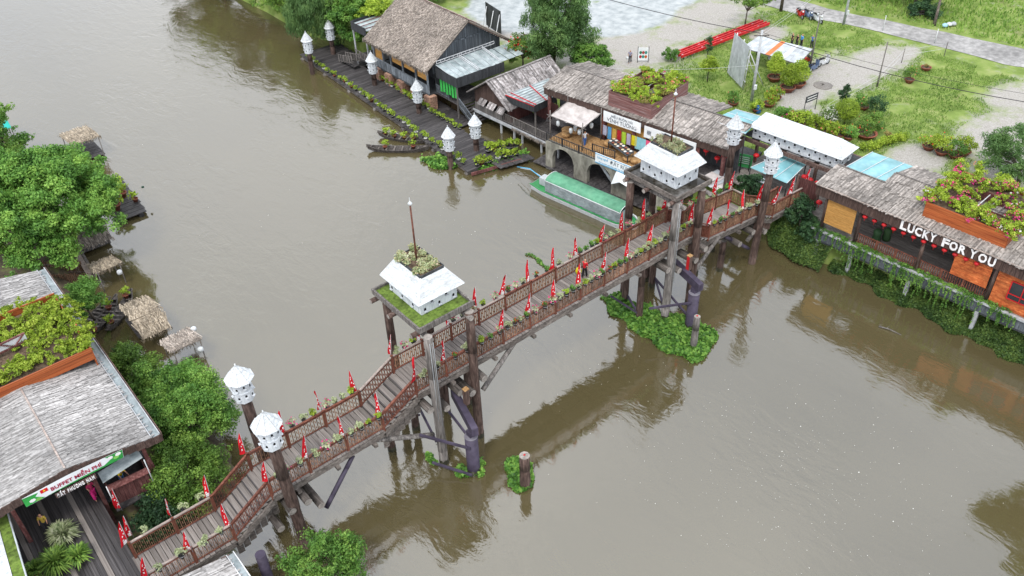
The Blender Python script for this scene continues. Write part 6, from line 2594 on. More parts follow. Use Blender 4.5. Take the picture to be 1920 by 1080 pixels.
# roof planter
FR_ = Fr((4.9, 56.0), (0, -1))
FR_.n = Vector((-1, 0, 0))
me = ubox('planter_board', M['planter'])
for k in range(3):
    piece('planter_board', me, (-1.6, 48.55, 7.55 + k * .3), (13.2, .08, .285), RS)
    piece('planter_board', me, (-1.6, 55.9, 7.55 + k * .3), (13.2, .08, .285), RS)
    piece('planter_side_board', me, (4.95, 52.2, 7.05 + k * .42), (.08, 7.4, .4), RS)
slabpart(RS, 'soil', 'soil', [(4.9, 48.6, 7.8), (4.9, 55.8, 7.8), (-8, 55.8, 7.8), (-8, 48.6, 7.8)], .08)
# red cross braced truss in the planter
tr = bar(RS, 'truss_chord', (-4.2, 51.6, 8.15), (2.2, 52.2, 8.15), .1, .1, 'boardred')
bar(RS, 'truss_chord', (-4.2, 51.6, 8.75), (2.2, 52.2, 8.75), .1, .1, 'boardred')
for i in range(9):
    x = -4.2 + i * .8
    a, b = (x, 51.6 + i * .075, 8.15), (min(2.2, x + .8), 51.68 + i * .075, 8.75)
    if i < 8:
        bar(RS, 'truss_brace', a if i % 2 else (a[0], a[1], 8.75), b if i % 2 else (b[0], b[1], 8.15), .07, .07, 'boardred')
bar(RS, 'truss_panel', (-4.2, 51.72, 8.45), (2.2, 52.32, 8.45), .03, .55, 'banner')
rg = random.Random(8)
cl, rr = [], []
for i in range(300):
    x, y = rg.uniform(-5, 5.0), rg.uniform(48.9, 56.4)
    if -4.4 < x < 2.3 and 51.0 < y < 52.3:
        continue
    cl.append((x, y, 7.95 + rg.uniform(0, .3)))
    k = rg.uniform(.3, .6)
    rr.append((k, k, k * .65))
for i in range(22):
    cl.append((rg.uniform(4.9, 5.9), rg.uniform(50.3, 56.0), 7.6 + rg.uniform(-.3, .5)))
    rr.append((.4, .4, .3))
a_, b_ = sprays(cl, rr, 7, rg)
v, f, r = leaves(46000, a_, b_, .15, .6, .15)
v2, f2, r2 = leaves(14, cl[::6], rr[::6], .15, .8, .8)
foliage('planter_shrub', [(v, f, r, 0), (v2, f2, r2, 1)], [M['leaflime'], M['flowerorange']], RS)

# entrance deck
ED = thing('entrance_deck', 'dark plank entrance deck between the restaurant and the bridge', 'deck', (-1, 39, 0))
med = ubox('deck_plank', M['deckdark'])
meg = ubox('deck_plank', M['deck'])
for i in range(25):
    x = -6.0 + i * .305
    y1 = 46.5
    y0 = 27.0
    piece('deck_plank', med if i % 5 else meg, (x, (y0 + y1) / 2, 3.075 + random.uniform(-.008, .008)), (.285, y1 - y0, .07), ED, (0, 0, random.uniform(-.002, .002)))
for y in (28, 33, 38, 43):
    bar(ED, 'joist', (-6.2, y, 2.9), (1.6, y, 2.9), .2, .26, 'beam')
    for x in (-5.5, -2, 1.2):
        bar(ED, 'pile', (x, y, -1), (x, y, 2.8), .22, .22, 'logdark')
# counter with awning beside the deck
CT = thing('food_counter', 'red wooden food counter under a grey awning at the deck edge', 'counter', (3, 41.5, 3.4))
for a, b in (((2.05, 42.2), (2.05, 40.5)), ((2.05, 40.5), (4.2, 40.3)), ((4.2, 40.3), (4.4, 42.2))):
    boards(CT, 'counter_board', a, b, 3.12, 4.45, .22, 'boardred', .05)
m2 = MB()
m2.beam((1.95, 40.6, 4.5), (4.4, 40.4, 4.5), .5, .06)
m2.build('counter_top', M['boardred'], CT)
m2 = MB()
m2.box((3.2, 41.6, 3.08), (2.6, 3.2, .08))
m2.build('counter_floor', M['deckdark'], CT)
m2 = MB()
m2.slab([(1.9, 40.35, 5.3), (4.3, 40.3, 5.7), (4.3, 40.9, 6.0), (1.9, 40.9, 5.7)], .03)
m2.build('awning', M['net'], CT)
for x, z in ((1.95, 5.2), (4.3, 5.7)):
    rod(CT, 'awning_pole', (x, 40.1, 3.4), (x, 40.1, z), .03, 'steelwhite')
bar(CT, 'menu_board', (3.2, 42.6, 5.1), (4.2, 42.5, 5.1), .05, .9, 'tingrey')
# vinyl banner and raised letters
FX = Fr((-1.95, 40.12), (1, 0))
BF = thing('food_banner', 'green and white printed banner with red lettering under the restaurant eave', 'banner', (1, 40.1, 6.6))
bz = lambda x: 7.0 if x < .5 else 7.0 - (x - .5) * .05
m2 = MB()
m2.add([(-1.9, 40.1, 7.3), (.6, 40.1, 7.35), (3.5, 40.1, 7.2), (3.4, 40.1, 6.6), (.6, 40.1, 6.65), (-1.9, 40.1, 6.62)], [(0, 5, 4, 1), (1, 4, 3, 2)])
m2.build('vinyl_sheet', M['banner'], BF)
grn = flat('banner green', (.035, .3, .06), .6)
lgr = flat('banner light green', (.2, .5, .1), .6)
m2 = MB()
m2.add([(-1.9, 40.09, 7.28), (-1.9, 40.09, 6.63), (-.9, 40.09, 6.66), (-1.3, 40.09, 7.0), (-1.1, 40.09, 7.18)], [(0, 1, 2, 3, 4)])
m2.build('green_field', grn, BF)
m2 = MB()
m2.add([(3.48, 40.09, 7.18), (2.5, 40.09, 7.24), (2.8, 40.09, 6.95), (2.3, 40.09, 6.72), (3.38, 40.09, 6.62)], [(0, 1, 2, 3, 4)])
m2.build('green_field', grn, BF)
m2 = MB()
m2.add([(-.9, 40.088, 6.655), (3.38, 40.088, 6.615), (2.2, 40.088, 6.74), (.6, 40.088, 6.72)], [(0, 1, 2, 3)])
m2.build('green_wave', grn, BF)
for k, (x, z) in enumerate(((-1.5, 6.85), (-1.2, 6.75), (2.75, 7.05), (3.05, 6.9), (3.2, 7.05))):
    m2 = MB()
    m2.add([(x + .17 * math.cos(a), 40.084 - .001 * k, z + .12 * math.sin(a)) for a in (0, .9, 1.8, 2.7, 3.6, 4.5, 5.4)], [tuple(range(7))])
    m2.build('printed_food', lgr if k % 2 else M['flagwhite'], BF)
m2 = MB()
m2.add([(-1.0, 40.08, 7.24), (-1.0, 40.08, 7.0), (-.62, 40.08, 7.0), (-.62, 40.08, 7.24)], [(0, 1, 2, 3)])
fg = m2.build('printed_flag', M['red'], BF)
m2 = MB()
m2.add([(-.81 + (.085 if i % 2 == 0 else .035) * math.sin(i * math.pi / 5), 40.076, 7.12 + (.085 if i % 2 == 0 else .035) * math.cos(i * math.pi / 5)) for i in range(10)], [tuple(range(10))])
m2.build('star', flat('star yellow', (.75, .6, .02)), fg)
me = text_mesh('BUFFET MIỄN PHÍ', .36, flat('banner red', (.36, .01, .05)), .003, .008, 'CENTER')
put_text('lettering', me, BF, (.85, 40.07, 6.83), (1, 0, -.015), (0, 0, 1), .98, 1)
DP = thing('raised_letters', 'raised white letters on a dark bar below the green banner', 'sign', (.6, 40.1, 6.2))
bar(DP, 'backing_bar', (-.45, 40.16, 6.28), (1.75, 40.16, 6.28), .05, .34, 'boardbrown')
x = -.38
for i, ch in enumerate('ĐẤT PHƯƠNG NAM'):
    if ch == ' ':
        x += .1
        continue
    me = text_mesh(ch, .34, M['flagwhite'], .02, .012, 'LEFT')
    w_ = max(v.co.x for v in me.vertices)
    put_text('raised_letter', me, DP, (x, 40.1, 6.17), (1, 0, 0), (0, 0, 1), .54, 1)
    x += w_ * .54 + .025

# green edged white roof at the lower left
WR = thing('white_roof_shed', 'white sheet roof with a lime green edge beside the entrance deck', 'roof', (-6, 36, 0))
for i in range(7):
    y = 41.4 - i * 3.0
    x = -2.85 - (41.4 - y) * .085
    slabpart(WR, 'roof_sheet', 'whiteroof', [(x - .55, y, 5.9), (-12, y, 6.6), (-12, y - 2.97, 6.6), (x - .55 - .25, y - 2.97, 5.9)], .05)
    slabpart(WR, 'green_edge', 'leafless' if False else 'moss', [(x, y, 5.86), (x - .53, y, 5.86), (x - .78, y - 2.97, 5.86), (x - .25, y - 2.97, 5.86)], .05)
    bar(WR, 'edge_rail', (x + .03, y, 5.85), (x - .22, y - 3, 5.85), .07, .16, 'tingrey')
m2 = MB()
m2.box((-7.8, 31.2, 4.3), (7.4, 19.5, 2.9))
m2.build('wall', M['boardbrown'], WR)

# small shingled roof in the foreground
SR2 = thing('landing_roof', 'small silver shingled roof with gutter below the bridge, bottom edge', 'roof', (4, 30, 0))
q = ((5.3, 24, 3.55), (5.3, 32.55, 3.55), (2.2, 24, 4.05), (2.2, 32.75, 4.05))
slabpart(SR2, 'roof_deck', 'shingle', [q[0], q[1], q[3], q[2]], .1)
strip_part(SR2, 'shingles', 'shingle', (*q, 5, 9.5, .105, .95, .04, .45, .03))
bar(SR2, 'gutter', (5.55, 24, 3.5), (5.55, 32.55, 3.5), .4, .05, 'net')
for x in (5.36, 5.76):
    bar(SR2, 'gutter_lip', (x, 24, 3.54), (x, 32.6, 3.54), .05, .14, 'steelwhite')
bar(SR2, 'eave_board', (2.2, 32.72, 3.85), (5.5, 32.6, 3.4), .06, .25, 'boardbrown')
for x, y in ((2.6, 31.8), (5.1, 31.8), (2.6, 26), (5.1, 26)):
    bar(SR2, 'post', (x, y, -1), (x, y, 3.5), .16, .16, 'logdark')
m2 = MB()
m2.tube((6.9, 31.9, -2), (6.9, 31.9, 3.0), .3, .3, 16)
one('steel_pile', 'purple steel pile under the bridge beside the small shingled roof', 'pile', m2, M['purple'], (6.9, 31.9, 0))


# thatched raft huts along the shore
def raft_hut(label, x0, x1, y0, y1, z, m, front=0.0, tilt=0.0, floats=1, seed=0):
    t = thing('raft_hut', label, 'hut', ((x0 + x1) / 2, (y0 + y1) / 2, 0), 'thatched raft huts on the left shore')
    zr, zl = z + .28, z - .35
    # main slope rises towards +y0.. ; ridge along x at y0 side
    A = ((x0, y1, zl + tilt), (x1, y1, zl), (x0, y0, zr + tilt), (x1, y0, zr))
    A = (A[1], A[0], A[3], A[2])
    slabpart(t, 'roof_deck', m, [A[0], A[1], A[3], A[2]], .06)
    quads = [(A[0], A[1], A[2], A[3], 11, 17, .08, .75, .13, .9, .35)]
    if front:
        B_ = ((x0, y0 - front, zl - .15), (x1, y0 - front, zl - .15), (x0, y0, zr), (x1, y0, zr))
        slabpart(t, 'roof_deck', m, [B_[0], B_[1], B_[3], B_[2]], .05)
        quads.append((B_[0], B_[1], B_[2], B_[3], 5, 16, .07, .8, .1, .7, .3))
    ps = []
    for q in quads:
        v, f, r = strips(*q[:4], q[4], q[5], q[6], q[7], q[8], q[9], .02, q[10])
        ps.append((v, f, r, 0))
    v, f, r = leaves(160, [(x0 + (x1 - x0) * i / 8, y1 + .05, zl - .1) for i in range(9)] + [(x0 + (x1 - x0) * i / 8, y0 - front - .02, (zl - .25) if front else zr - .1) for i in range(9)], [(.2, .12, .12)] * 18, .5, .1, .2, 4, 0)
    ps.append((v, f, r, 0))
    foliage('thatch', ps, [M[m]], t, kind='stuff')
    for px, py, zz in ((x0 + .15, y0, zr - .1), (x1 - .15, y0, zr - .1), (x0 + .15, y1 - .1, zl), (x1 - .15, y1 - .1, zl)):
        rod(t, 'pole', (px, py, -.8), (px + .05, py, zz + .12), .045, 'loggrey')
    if not floats:
        m2 = MB()
        for k in range(6):
            m2.box(((x0 + x1) / 2, y0 + (y1 - y0) * (k + .5) / 6, .25), (x1 - x0, (y1 - y0) / 6 - .04, .06))
        m2.build('raft_floor', M['deckdark'], t, 'stuff')
    return t


raft_hut('pale thatched raft hut beyond the big tree, farthest upriver', 15.0, 17.8, 89.3, 93.8, 2.0, 'thatchgold', 0, 0, 0)
raft_hut('brown thatched hut tucked under the big tree\'s near edge', 9.6, 12.4, 72.6, 75.6, 1.9, 'thatch', 1.3, 0, 0)
raft_hut('small tan thatched hut with a white float near the bamboo fence', 9.3, 11.4, 66.2, 68.6, 1.7, 'thatchgold')
raft_hut('straw coloured thatched hut beside the moored sampans', 9.3, 11.5, 58.0, 61.1, 1.75, 'thatchgold', 1.6, .1, 0)
raft_hut('grey thatched hut with two white floats standing in open water', 10.1, 12.4, 52.6, 55.1, 1.7, 'thatch')
fb = MB()
fb.lathe((0, 0, -.22), [(.06, 0), (.19, .05), (.22, .2), (.2, .34), (.1, .4)], 12)
fbm = fb.mesh('white_float', M['whiteroof'])
for i, (x, y, z) in enumerate(((11.003, 65.741, 1.500), (12.574, 54.529, 1.600), (12.028, 52.118, 1.500))):
    o = bpy.data.objects.new('white_float', fbm)
    COL.objects.link(o)
    o.location = (x, y, z)
    setp(o, ['white jug float hanging at the tan hut\'s corner', 'upper white jug float on the grey hut', 'lower white jug float on the grey hut'][i], 'float', 'white floats on the huts')
# raft with plants
RF = thing('plant_raft', 'dark raft carrying potted shrubs beyond the big tree', 'raft', (15.2, 79, 0))
me = ubox('raft_plank', M['deckdark'])
for i in range(12):
    piece('raft_plank', me, (15.4 + random.uniform(-.1, .1) + .04 * i, 75.6 + i * .66, .36), (2.7, .6, .08), RF)
for x in (14.4, 16.2):
    rod(RF, 'float_drum', (x, 75.2, .1), (x + .4, 83.5, .1), .25, 'iron')
for i, (x, y, lf, sc) in enumerate(((14.7, 77.4, 'leaflime', 2.6), (16.0, 79.2, 'leaf', 2.2), (16.6, 77.6, 'leaflime', 1.5), (15.0, 81.0, 'leaf', 2.0), (16.4, 81.8, 'leaf', 1.7))):
    place(LV[2][1], LU[2], (x, y, .4), i, 'bushy plant in a clay pot on the dark raft, %s' % ['left near corner', 'middle of the river side', 'right near corner', 'left far side', 'right far side'][i], 'plants on the dark raft', sc)
# sampans of the left shore
for i, (a, b, lab) in enumerate((((6.417, 62.214, 0.300), (8.776, 63.821, 0.300), 'dark sampan nearest the small tree, left of three moored side by side'), ((6.882, 61.033, 0.300), (9.839, 64.069, 0.300), 'dark sampan in the middle of three moored side by side'), ((7.860, 60.499, 0.300), (11.032, 63.937, 0.300), 'dark sampan nearest the straw hut, right of three moored side by side'))):
    c = ((a[0] + b[0]) / 2, (a[1] + b[1]) / 2)
    L_ = math.hypot(b[0] - a[0], b[1] - a[1])
    sampan('sampan', lab, c, math.atan2(b[1] - a[1], b[0] - a[0]), max(4.2, L_ * 1.05), .95, seats=7, group='sampans of the left shore')
for i, (x, y, z) in enumerate(((10.430, 63.557, 0.400), (8.823, 62.980, 0.400), (6.974, 60.966, 0.400), (8.312, 60.967, 0.400))):
    place(LV[2][1], LU[2], (x, y, z), i, 'plant in a clay pot %s' % ['at the far end of the right moored sampan', 'in the middle moored sampan', 'at the near end of the middle moored sampan', 'at the near end of the right moored sampan'][i], 'plants in the left shore sampans', 1.3)
# bamboo fence and handrail near the big tree
BFN = thing('bamboo_fence', 'low bamboo stake fence below the big tree, left shore', 'fence', (7, 70, 0))
mst = ubox('bamboo_stake', M['slat'])
A, B = Vector((5.0, 72.6, .3)), Vector((9.0, 69.2, .3))
for i in range(34):
    p = A.lerp(B, i / 33)
    piece('bamboo_stake', mst, (p.x, p.y, 1.0 + random.uniform(-.08, .08)), (.09, .05, 1.5), BFN, (0, random.uniform(-.06, .06), random.random()))
for i in range(34):
    p = A.lerp(B, i / 33) + Vector((.3, -2.0, 0))
    piece('bamboo_stake', mst, (p.x, p.y, .7 + random.uniform(-.08, .08)), (.09, .05, 1.3), BFN, (0, random.uniform(-.06, .06), random.random()))
for z in (.6, 1.4):
    rod(BFN, 'fence_rail', A + Vector((0, 0, z - .3)), B + Vector((0, 0, z - .3)), .04, 'loggrey')
GP = thing('plank_gangway', 'pale narrow plank with handrail sloping past the bamboo fence', 'gangway', (9, 70, 0))
bar(GP, 'plank', (9.4, 73.2, 1.5), (9.0, 66.9, 1.3), .4, .06, 'railgrey')
bar(GP, 'plank', (9.75, 73.0, 1.45), (9.35, 66.9, 1.25), .2, .06, 'loggrey')
for y in (73, 71, 69, 67.2):
    rod(GP, 'support', (9.2, y, -1), (9.2, y, 1.4), .06, 'logdark')
TN = thing('teal_net', 'teal shade net stretched beyond the trees at the left edge', 'net', (11.621, 100.673, 2.000))
m2 = MB()
m2.slab([(10.018, 103.180, 3.200), (9.004, 98.515, 2.200), (11.491, 97.279, 2.400), (11.603, 100.288, 3.400)], .02)
m2.build('net_sheet', flat('teal net', (.02, .38, .33), .7), TN)
for p in ((11.504, 97.850, 2.300), (11.560, 100.263, 3.300)):
    rod(TN, 'net_pole', (p[0], p[1], .5), p, .04, 'loggrey')


# ================================================================== LOT ON THE FAR BANK
# open motorbike shelter
SH = thing('motorbike_shelter', 'low shelter with pale metal sheets and one orange stripe', 'shelter', (81, 52.5, GZ))
Q = [Vector((78.7, 55.9, 4.25)), Vector((79.4, 49.0, 4.25)), Vector((83.2, 49.9, 4.55)), Vector((82.0, 56.2, 4.55))]
stripe = [None] * 12
org = flat('orange sheet', (.6, .16, .04), .5)
for i in range(12):
    a, b = i / 12, (i + .985) / 12
    m2 = MB()
    m2.slab([p + Vector((0, 0, .015 * (i % 2))) for p in (Q[0].lerp(Q[1], a), Q[0].lerp(Q[1], b), Q[3].lerp(Q[2], b), Q[3].lerp(Q[2], a))], .02)
    m2.build('roof_sheet', org if i == 5 else (M['steelwhite'] if i == 8 else M['tingrey']), SH)
for p in Q:
    rod(SH, 'post', (p.x, p.y, GZ), (p.x, p.y, p.z), .05, 'loggrey')
for t in (.33, .66):
    for a, b in ((0, 1), (3, 2)):
        p = Q[a].lerp(Q[b], t)
        rod(SH, 'post', (p.x, p.y, GZ), (p.x, p.y, p.z), .05, 'loggrey')
for a, b in ((0, 1), (3, 2), (0, 3), (1, 2)):
    bar(SH, 'purlin', Q[a] - Vector((0, 0, .06)), Q[b] - Vector((0, 0, .06)), .06, .08, 'loggrey')
m2 = MB()
m2.slab([(79.9, 48.6, 4.0), (81.2, 48.3, 3.9), (82.6, 49.4, 3.0), (80.4, 49.6, 3.0)], .02)
m2.build('blue_tarp', flat('blue tarpaulin', (.02, .035, .13), .6), SH)
# leaning billboard
BI = thing('billboard', 'tall corrugated billboard seen edge-on beside the utility pole', 'billboard', (75, 52.5, GZ))
P0_, P1_ = Vector((73.483, 51.516, 2.400)), Vector((75.6, 54.9, 2.4))
A = Vector((73.4, 51.5, 2.6))
B = Vector((75.3, 55.0, 2.6))
for i in range(9):
    p, q_ = A.lerp(B, i / 9), A.lerp(B, (i + .96) / 9)
    m2 = MB()
    m2.beam((p + q_) / 2 + Vector((0, 0, 0)), (p + q_) / 2 + Vector((.25, -.1, 4.5)), (q_ - p).length, .04, up=(.87, -.47, 0))
    m2.build('sheet', M['tingrey'], BI)
for t in (.05, .5, .95):
    p = A.lerp(B, t)
    rod(BI, 'frame_post', (p.x + .25, p.y - .1, GZ), (p.x + .5, p.y - .2, 7.1), .06, 'steelwhite')
    rod(BI, 'brace', (p.x + 2.6, p.y - 1.0, GZ), (p.x + .5, p.y - .2, 6.3), .05, 'steelwhite')
for z in (3.2, 4.6, 6.0):
    rod(BI, 'frame_rail', A + Vector((.3, -.12, z - 2.6)), B + Vector((.3, -.12, z - 2.6)), .05, 'steelwhite')


# utility poles and wires
def upole(label, x, y, h, r=.16, arms=True, m='concretepost', name='utility_pole'):
    t = thing(name, label, 'pole', (x, y, GZ))
    rod(t, 'shaft', (x, y, GZ - .3), (x + .12, y + .05, GZ + h), r, m, r * .7)
    if arms:
        bar(t, 'cross_arm', (x - .5, y + .5, GZ + h - .5), (x + .6, y - .5, GZ + h - .5), .1, .1, 'loggrey')
        m2 = MB()
        m2.box((x + .05, y - .2, GZ + 1.6), (.3, .2, .5))
        m2.build('meter_box', M['whiteroof'], t)
    return t


upole('concrete utility pole beside the leaning billboard', 72.3, 49.3, 7.6, .17)
upole('pale utility pole beside the gravel road', 96.9, 54.6, 8.5, .17)
upole('slim dark wire pole in the middle of the lot', 84.5, 42.3, 5.0, .08, False, 'loggrey')
upole('leaning timber pole at the corner of the motorbike shelter', 82.7, 49.5, 6.2, .08, False, 'loggrey')
upole('dark roadside pole left of the parked scooters', 95.2, 62.6, 6.0, .22, False, 'bark')


def wire(label, pts, r=.018, sag=.5, m='iron'):
    m2 = MB()
    for a, b in zip(pts[:-1], pts[1:]):
        a, b = Vector(a), Vector(b)
        k = 10
        prev = a
        for i in range(1, k + 1):
            t = i / k
            p = a.lerp(b, t) - Vector((0, 0, sag * 4 * t * (1 - t)))
            m2.tube(prev, p, r, r, 4, cap=False)
            prev = p
    one('overhead_wire', label, 'wire', m2, M[m], pts[0], 'overhead wires')


wire('thick black cable sagging from the billboard pole toward the lower right', [(72.4, 49.3, 9.3), (79.0, 26.0, 8.2), (84, 8, 8)], .035, .6)
wire('thick black cable sagging from the yard toward the billboard pole', [(66, 78, 10.2), (72.4, 49.3, 9.5)], .035, .6)
wire('thin black cable running just above the thick one, right half', [(72.4, 49.3, 9.6), (79.6, 26.0, 8.7), (84.6, 8, 8.4)], .016, .5)
wire('pale wire from the roadside pole to the billboard pole', [(97.0, 54.6, 10.2), (72.4, 49.3, 9.7)], .014, .4, 'steelwhite')
wire('second pale wire from the roadside pole to the billboard pole', [(97.0, 54.9, 9.8), (72.4, 49.5, 9.2)], .014, .5, 'steelwhite')
wire('pale wire from the billboard pole to the long building', [(72.3, 49.3, 6.2), (58, 62, 6.5)], .014, .5, 'steelwhite')

# string fence across the lot
SF = thing('string_fence', 'thin post and string fence crossing the lot grass', 'fence', (90, 42, GZ))
fp = [(84.627, 42.293, 2.200), (91.933, 43.869, 2.200), (97.026, 41.633, 2.200)]
for i, p in enumerate(fp):
    rod(SF, 'fence_post', p, (p[0], p[1], GZ + 1.7), .045, 'loggrey')
for z in (.9, 1.5):
    for a, b in zip(fp[:-1], fp[1:]):
        rod(SF, 'string', (a[0], a[1], GZ + z), (b[0], b[1], GZ + z), .014, 'steelwhite', n=4)
    rod(SF, 'string', (75.5, 42.5, GZ + z * .6), (fp[0][0], fp[0][1], GZ + z), .014, 'steelwhite', n=4)
for i, (x, y) in enumerate(((1658, 55), (1752, 75), (1660, 38), (1402, 40), (1462, 25))):
    pass
for lab, x, y, z, h in (('thin white marker post at the road\'s near edge, left one', *(98.610, 50.331, 2.200), 1.8), ('thin grey marker post at the road\'s near edge, right one', *(99.443, 44.159, 2.200), 1.7)):
    m2 = MB()
    m2.tube((x, y, z), (x, y, z + h), .05, .04, 6)
    m2.box((x, y, z + h + .03), (.12, .12, .06))
    one('marker_post', lab, 'post', m2, M['steelwhite'], (x, y, z), 'road marker posts')

# red steel beams lying on trestles
for k, (a, b, lab) in enumerate((((75.183, 62.354, 2.700), (89.839, 61.789, 2.700), 'long red steel truss beam lying on the grass, rear one of two'), ((74.681, 61.583, 2.700), (89.836, 60.825, 2.700), 'long red steel truss beam lying on the grass, front one of two'))):
    a, b = Vector(a), Vector(b)
    t = thing('steel_beam', lab, 'steel beam', a, 'red steel beams on the grass')
    sd = (b - a).cross(Vector((0, 0, 1))).normalized() * (.6 if k == 0 else -.25)
    for off in (0, .45):
        d = (b - a).cross(Vector((0, 0, 1))).normalized() * off
        bar(t, 'flange', a + d, b + d, .14, .3, 'redsteel')
    nn = 14
    for i in range(nn):
        p = a.lerp(b, (i + .5) / nn)
        d = (b - a).cross(Vector((0, 0, 1))).normalized() * .45
        bar(t, 'web_plate', p, p + d, .3, .04, 'redsteel' if i % 3 else 'tingrey')
    for u in (.15, .5, .85):
        p = a.lerp(b, u)
        bar(t, 'trestle', (p.x, p.y, GZ - .1), (p.x, p.y, 2.6), .3, .3, 'loggrey')


# bonsai and shrubs in wide bowls
def bowl_plant(name, label, p, r, h, crown_c, crown_r, ncl, cr, n, size, lm, pot='potterra', fl=None, group=None, seed=1, catg='potted tree', trunk=.06):
    t = thing(name, label, catg, p, group)
    m2 = MB()
    m2.lathe(p, [(r * .62, 0), (r * .9, h * .7), (r, h), (r * 1.06, h), (r * 1.06, h * 1.12), (r * .9, h * 1.12), (r * .86, h * .9)], 16)
    pt = m2.build('bowl', M[pot], t)
    m2 = MB()
    m2.lathe((p[0], p[1], p[2] + h * .9), [(r * .86, 0), (r * .5, .04)], 12)
    m2.build('soil', M['soil'], pt)
    c = (p[0] + crown_c[0], p[1] + crown_c[1], p[2] + crown_c[2])
    cl, rr = clumps(c, crown_r, ncl, cr, .85, seed, -.7)
    if name == 'clipped_tree':       # sheared to a dense rounded form
        a = crown_r[0]
        rr = [(a * 1.25, a * 1.25, a), (a * .85, a * .85, a * .8), (a * .5, a * .5, a * .5)]
        cl = [(c[0], c[1], c[2] - .15), (c[0], c[1], c[2] + a * .75), (c[0], c[1], c[2] + a * 1.35)][:3 if seed < 4 else 2]
        rr = rr[:len(cl)]
    m2 = MB()
    m2.tube((p[0], p[1], p[2] + h * .8), (c[0], c[1], c[2] - crown_r[2] * .2), trunk, trunk * .6, 7)
    for q in cl[:5]:
        m2.tube((c[0], c[1], c[2] - crown_r[2] * .3), q, trunk * .5, trunk * .15, 5)
    m2.build('trunk', M['bark'], t)
    v, f, rn = leaves(n, cl, rr, size, .65, .3 if name != 'clipped_tree' else .82)
    ps, mats = [(v, f, rn, 0)], [M[lm]]
    if fl:
        v, f, rn = leaves(max(8, n // 50), cl, [tuple(x * 1.1 for x in q) for q in rr], size, .9, .85)
        ps.append((v, f, rn, 1))
        mats.append(M[fl])
    foliage('crown', ps, mats, t)
    return t


g1 = 'clipped trees in bowls near the shelter'
bowl_plant('clipped_tree', 'tall rounded clipped tree in a dark bowl behind the other two', (77.909, 50.654, 2.200), .75, .5, (0, 0, 2.0), (.75, .75, 1.2), 26, .5, 3800, .13, 'leaflime', 'potterra', None, g1, 2)
bowl_plant('clipped_tree', 'two-tiered clipped tree in a red bowl, front of the three', (76.892, 48.165, 2.200), .8, .5, (0, 0, 1.75), (.75, .75, 1.2), 26, .5, 3800, .13, 'leaflime', 'potterra', None, g1, 3)
bowl_plant('clipped_tree', 'clipped round tree in a wide bowl right of the other two', (78.525, 48.057, 2.200), .8, .5, (0, 0, 1.75), (.85, .85, 1.0), 26, .5, 3800, .13, 'leaflime', 'potterra', None, g1, 4)
sp = [((1441, 200), 'leaflime', 'flowerred', 'low flowering shrub in a bowl below the clipped trees', .6, 1.0), ((1455, 188), 'leaflime', 'flowerorange', 'spreading shrub in a bowl beside the low flowering shrub', .5, .9), ((1374, 198), 'leafbig', 'flowerorange', 'shrub in a round bowl left of the billboard pole', .55, .9),
      ((1418, 210), 'leaflime', None, 'lime green shrub below the billboard pole beside the blue barrel', .5, .8), ((1740, 280), 'leaflime', 'flowerorange', 'shrub in a red bowl, leftmost of the group on the right', .6, 1.2), ((1764, 290), 'leaflime', 'flowerred', 'reddish shrub in a red bowl, second of the right group', .6, 1.3),
      ((1790, 296), 'leafbig', 'flowerorange', 'thin shrub in a shallow red bowl, front of the right group', .65, 1.2), ((1806, 290), 'leaflime', None, 'yellow-green shrub in a red bowl, rightmost of the right group', .6, 1.3), ((1704, 155), 'leaf', 'flowerorange', 'leafy bush in a red bowl at the string fence', .5, 1.1),
      ((1735, 132), 'soil', None, 'nearly bare red bowl on the grass beyond the string fence', .55, .25), ((1662, 265), 'leafdry', None, 'small plant in a white and red bowl right of the long dovecote', .35, .5), ((1617, 205), 'leafbig', 'flowerorange', 'shrub in a dark bowl behind the round topiary', .6, 1.1)]
for i, ((x, y), lm, fl, lab, r_, hh) in enumerate(sp):
    d = (x, y)
    P_ = {0: (72.528, 47.279, 2.200), 1: (74.284, 47.658, 2.200), 2: (70.056, 49.934, 2.200), 3: (70.651, 47.388, 2.200), 4: (76.179, 31.663, 2.200), 5: (76.114, 30.341, 2.200), 6: (76.487, 29.180, 2.200), 7: (77.612, 28.954, 2.200), 8: (87.948, 40.602, 2.200), 9: (92.032, 41.037, 2.200), 10: (74.737, 35.130, 2.200), 11: (78.941, 40.438, 2.200)}[i]
    bowl_plant('bowl_shrub', lab, P_, r_, .38, (0, 0, .45 + hh * .55), (hh * .75, hh * .75, hh * .5), 14, hh * .36, int(900 * hh + 60), .14, 'leafdry' if lm == 'soil' else lm, 'potterra', fl, 'shrubs in bowls around the lot', 20 + i, 'potted shrub')
# row of bowls behind the long dovecote
rowp = [((69.400, 43.492, 3.200), 'flowerpink', .9, 'leafbig'), ((69.660, 42.178, 3.200), 'flowerpink', .8, 'leaflime'), ((69.967, 41.288, 3.200), None, 1.0, 'leaflime'), ((69.873, 39.887, 3.200), None, .9, 'leaflime'), ((70.067, 38.829, 3.200), 'flowerorange', .9, 'leaflime'), ((70.258, 37.785, 3.200), 'flowerorange', .8, 'leaflime'), ((70.626, 36.873, 3.200), 'flowerred', .8, 'leafbig')]
for i, (p, fl, hh, lm) in enumerate(rowp):
    bowl_plant('bowl_shrub', 'flowering shrub in a bowl behind the long dovecote roof, %s from the left' % ORD[i], p, .5, .35, (0, 0, .4 + hh * .5), (hh * .95, hh * .95, hh * .6), 18, hh * .42, int(1700 * hh), .15, lm, 'potterra', fl, 'shrub row behind the long dovecote', 50 + i, 'potted shrub')
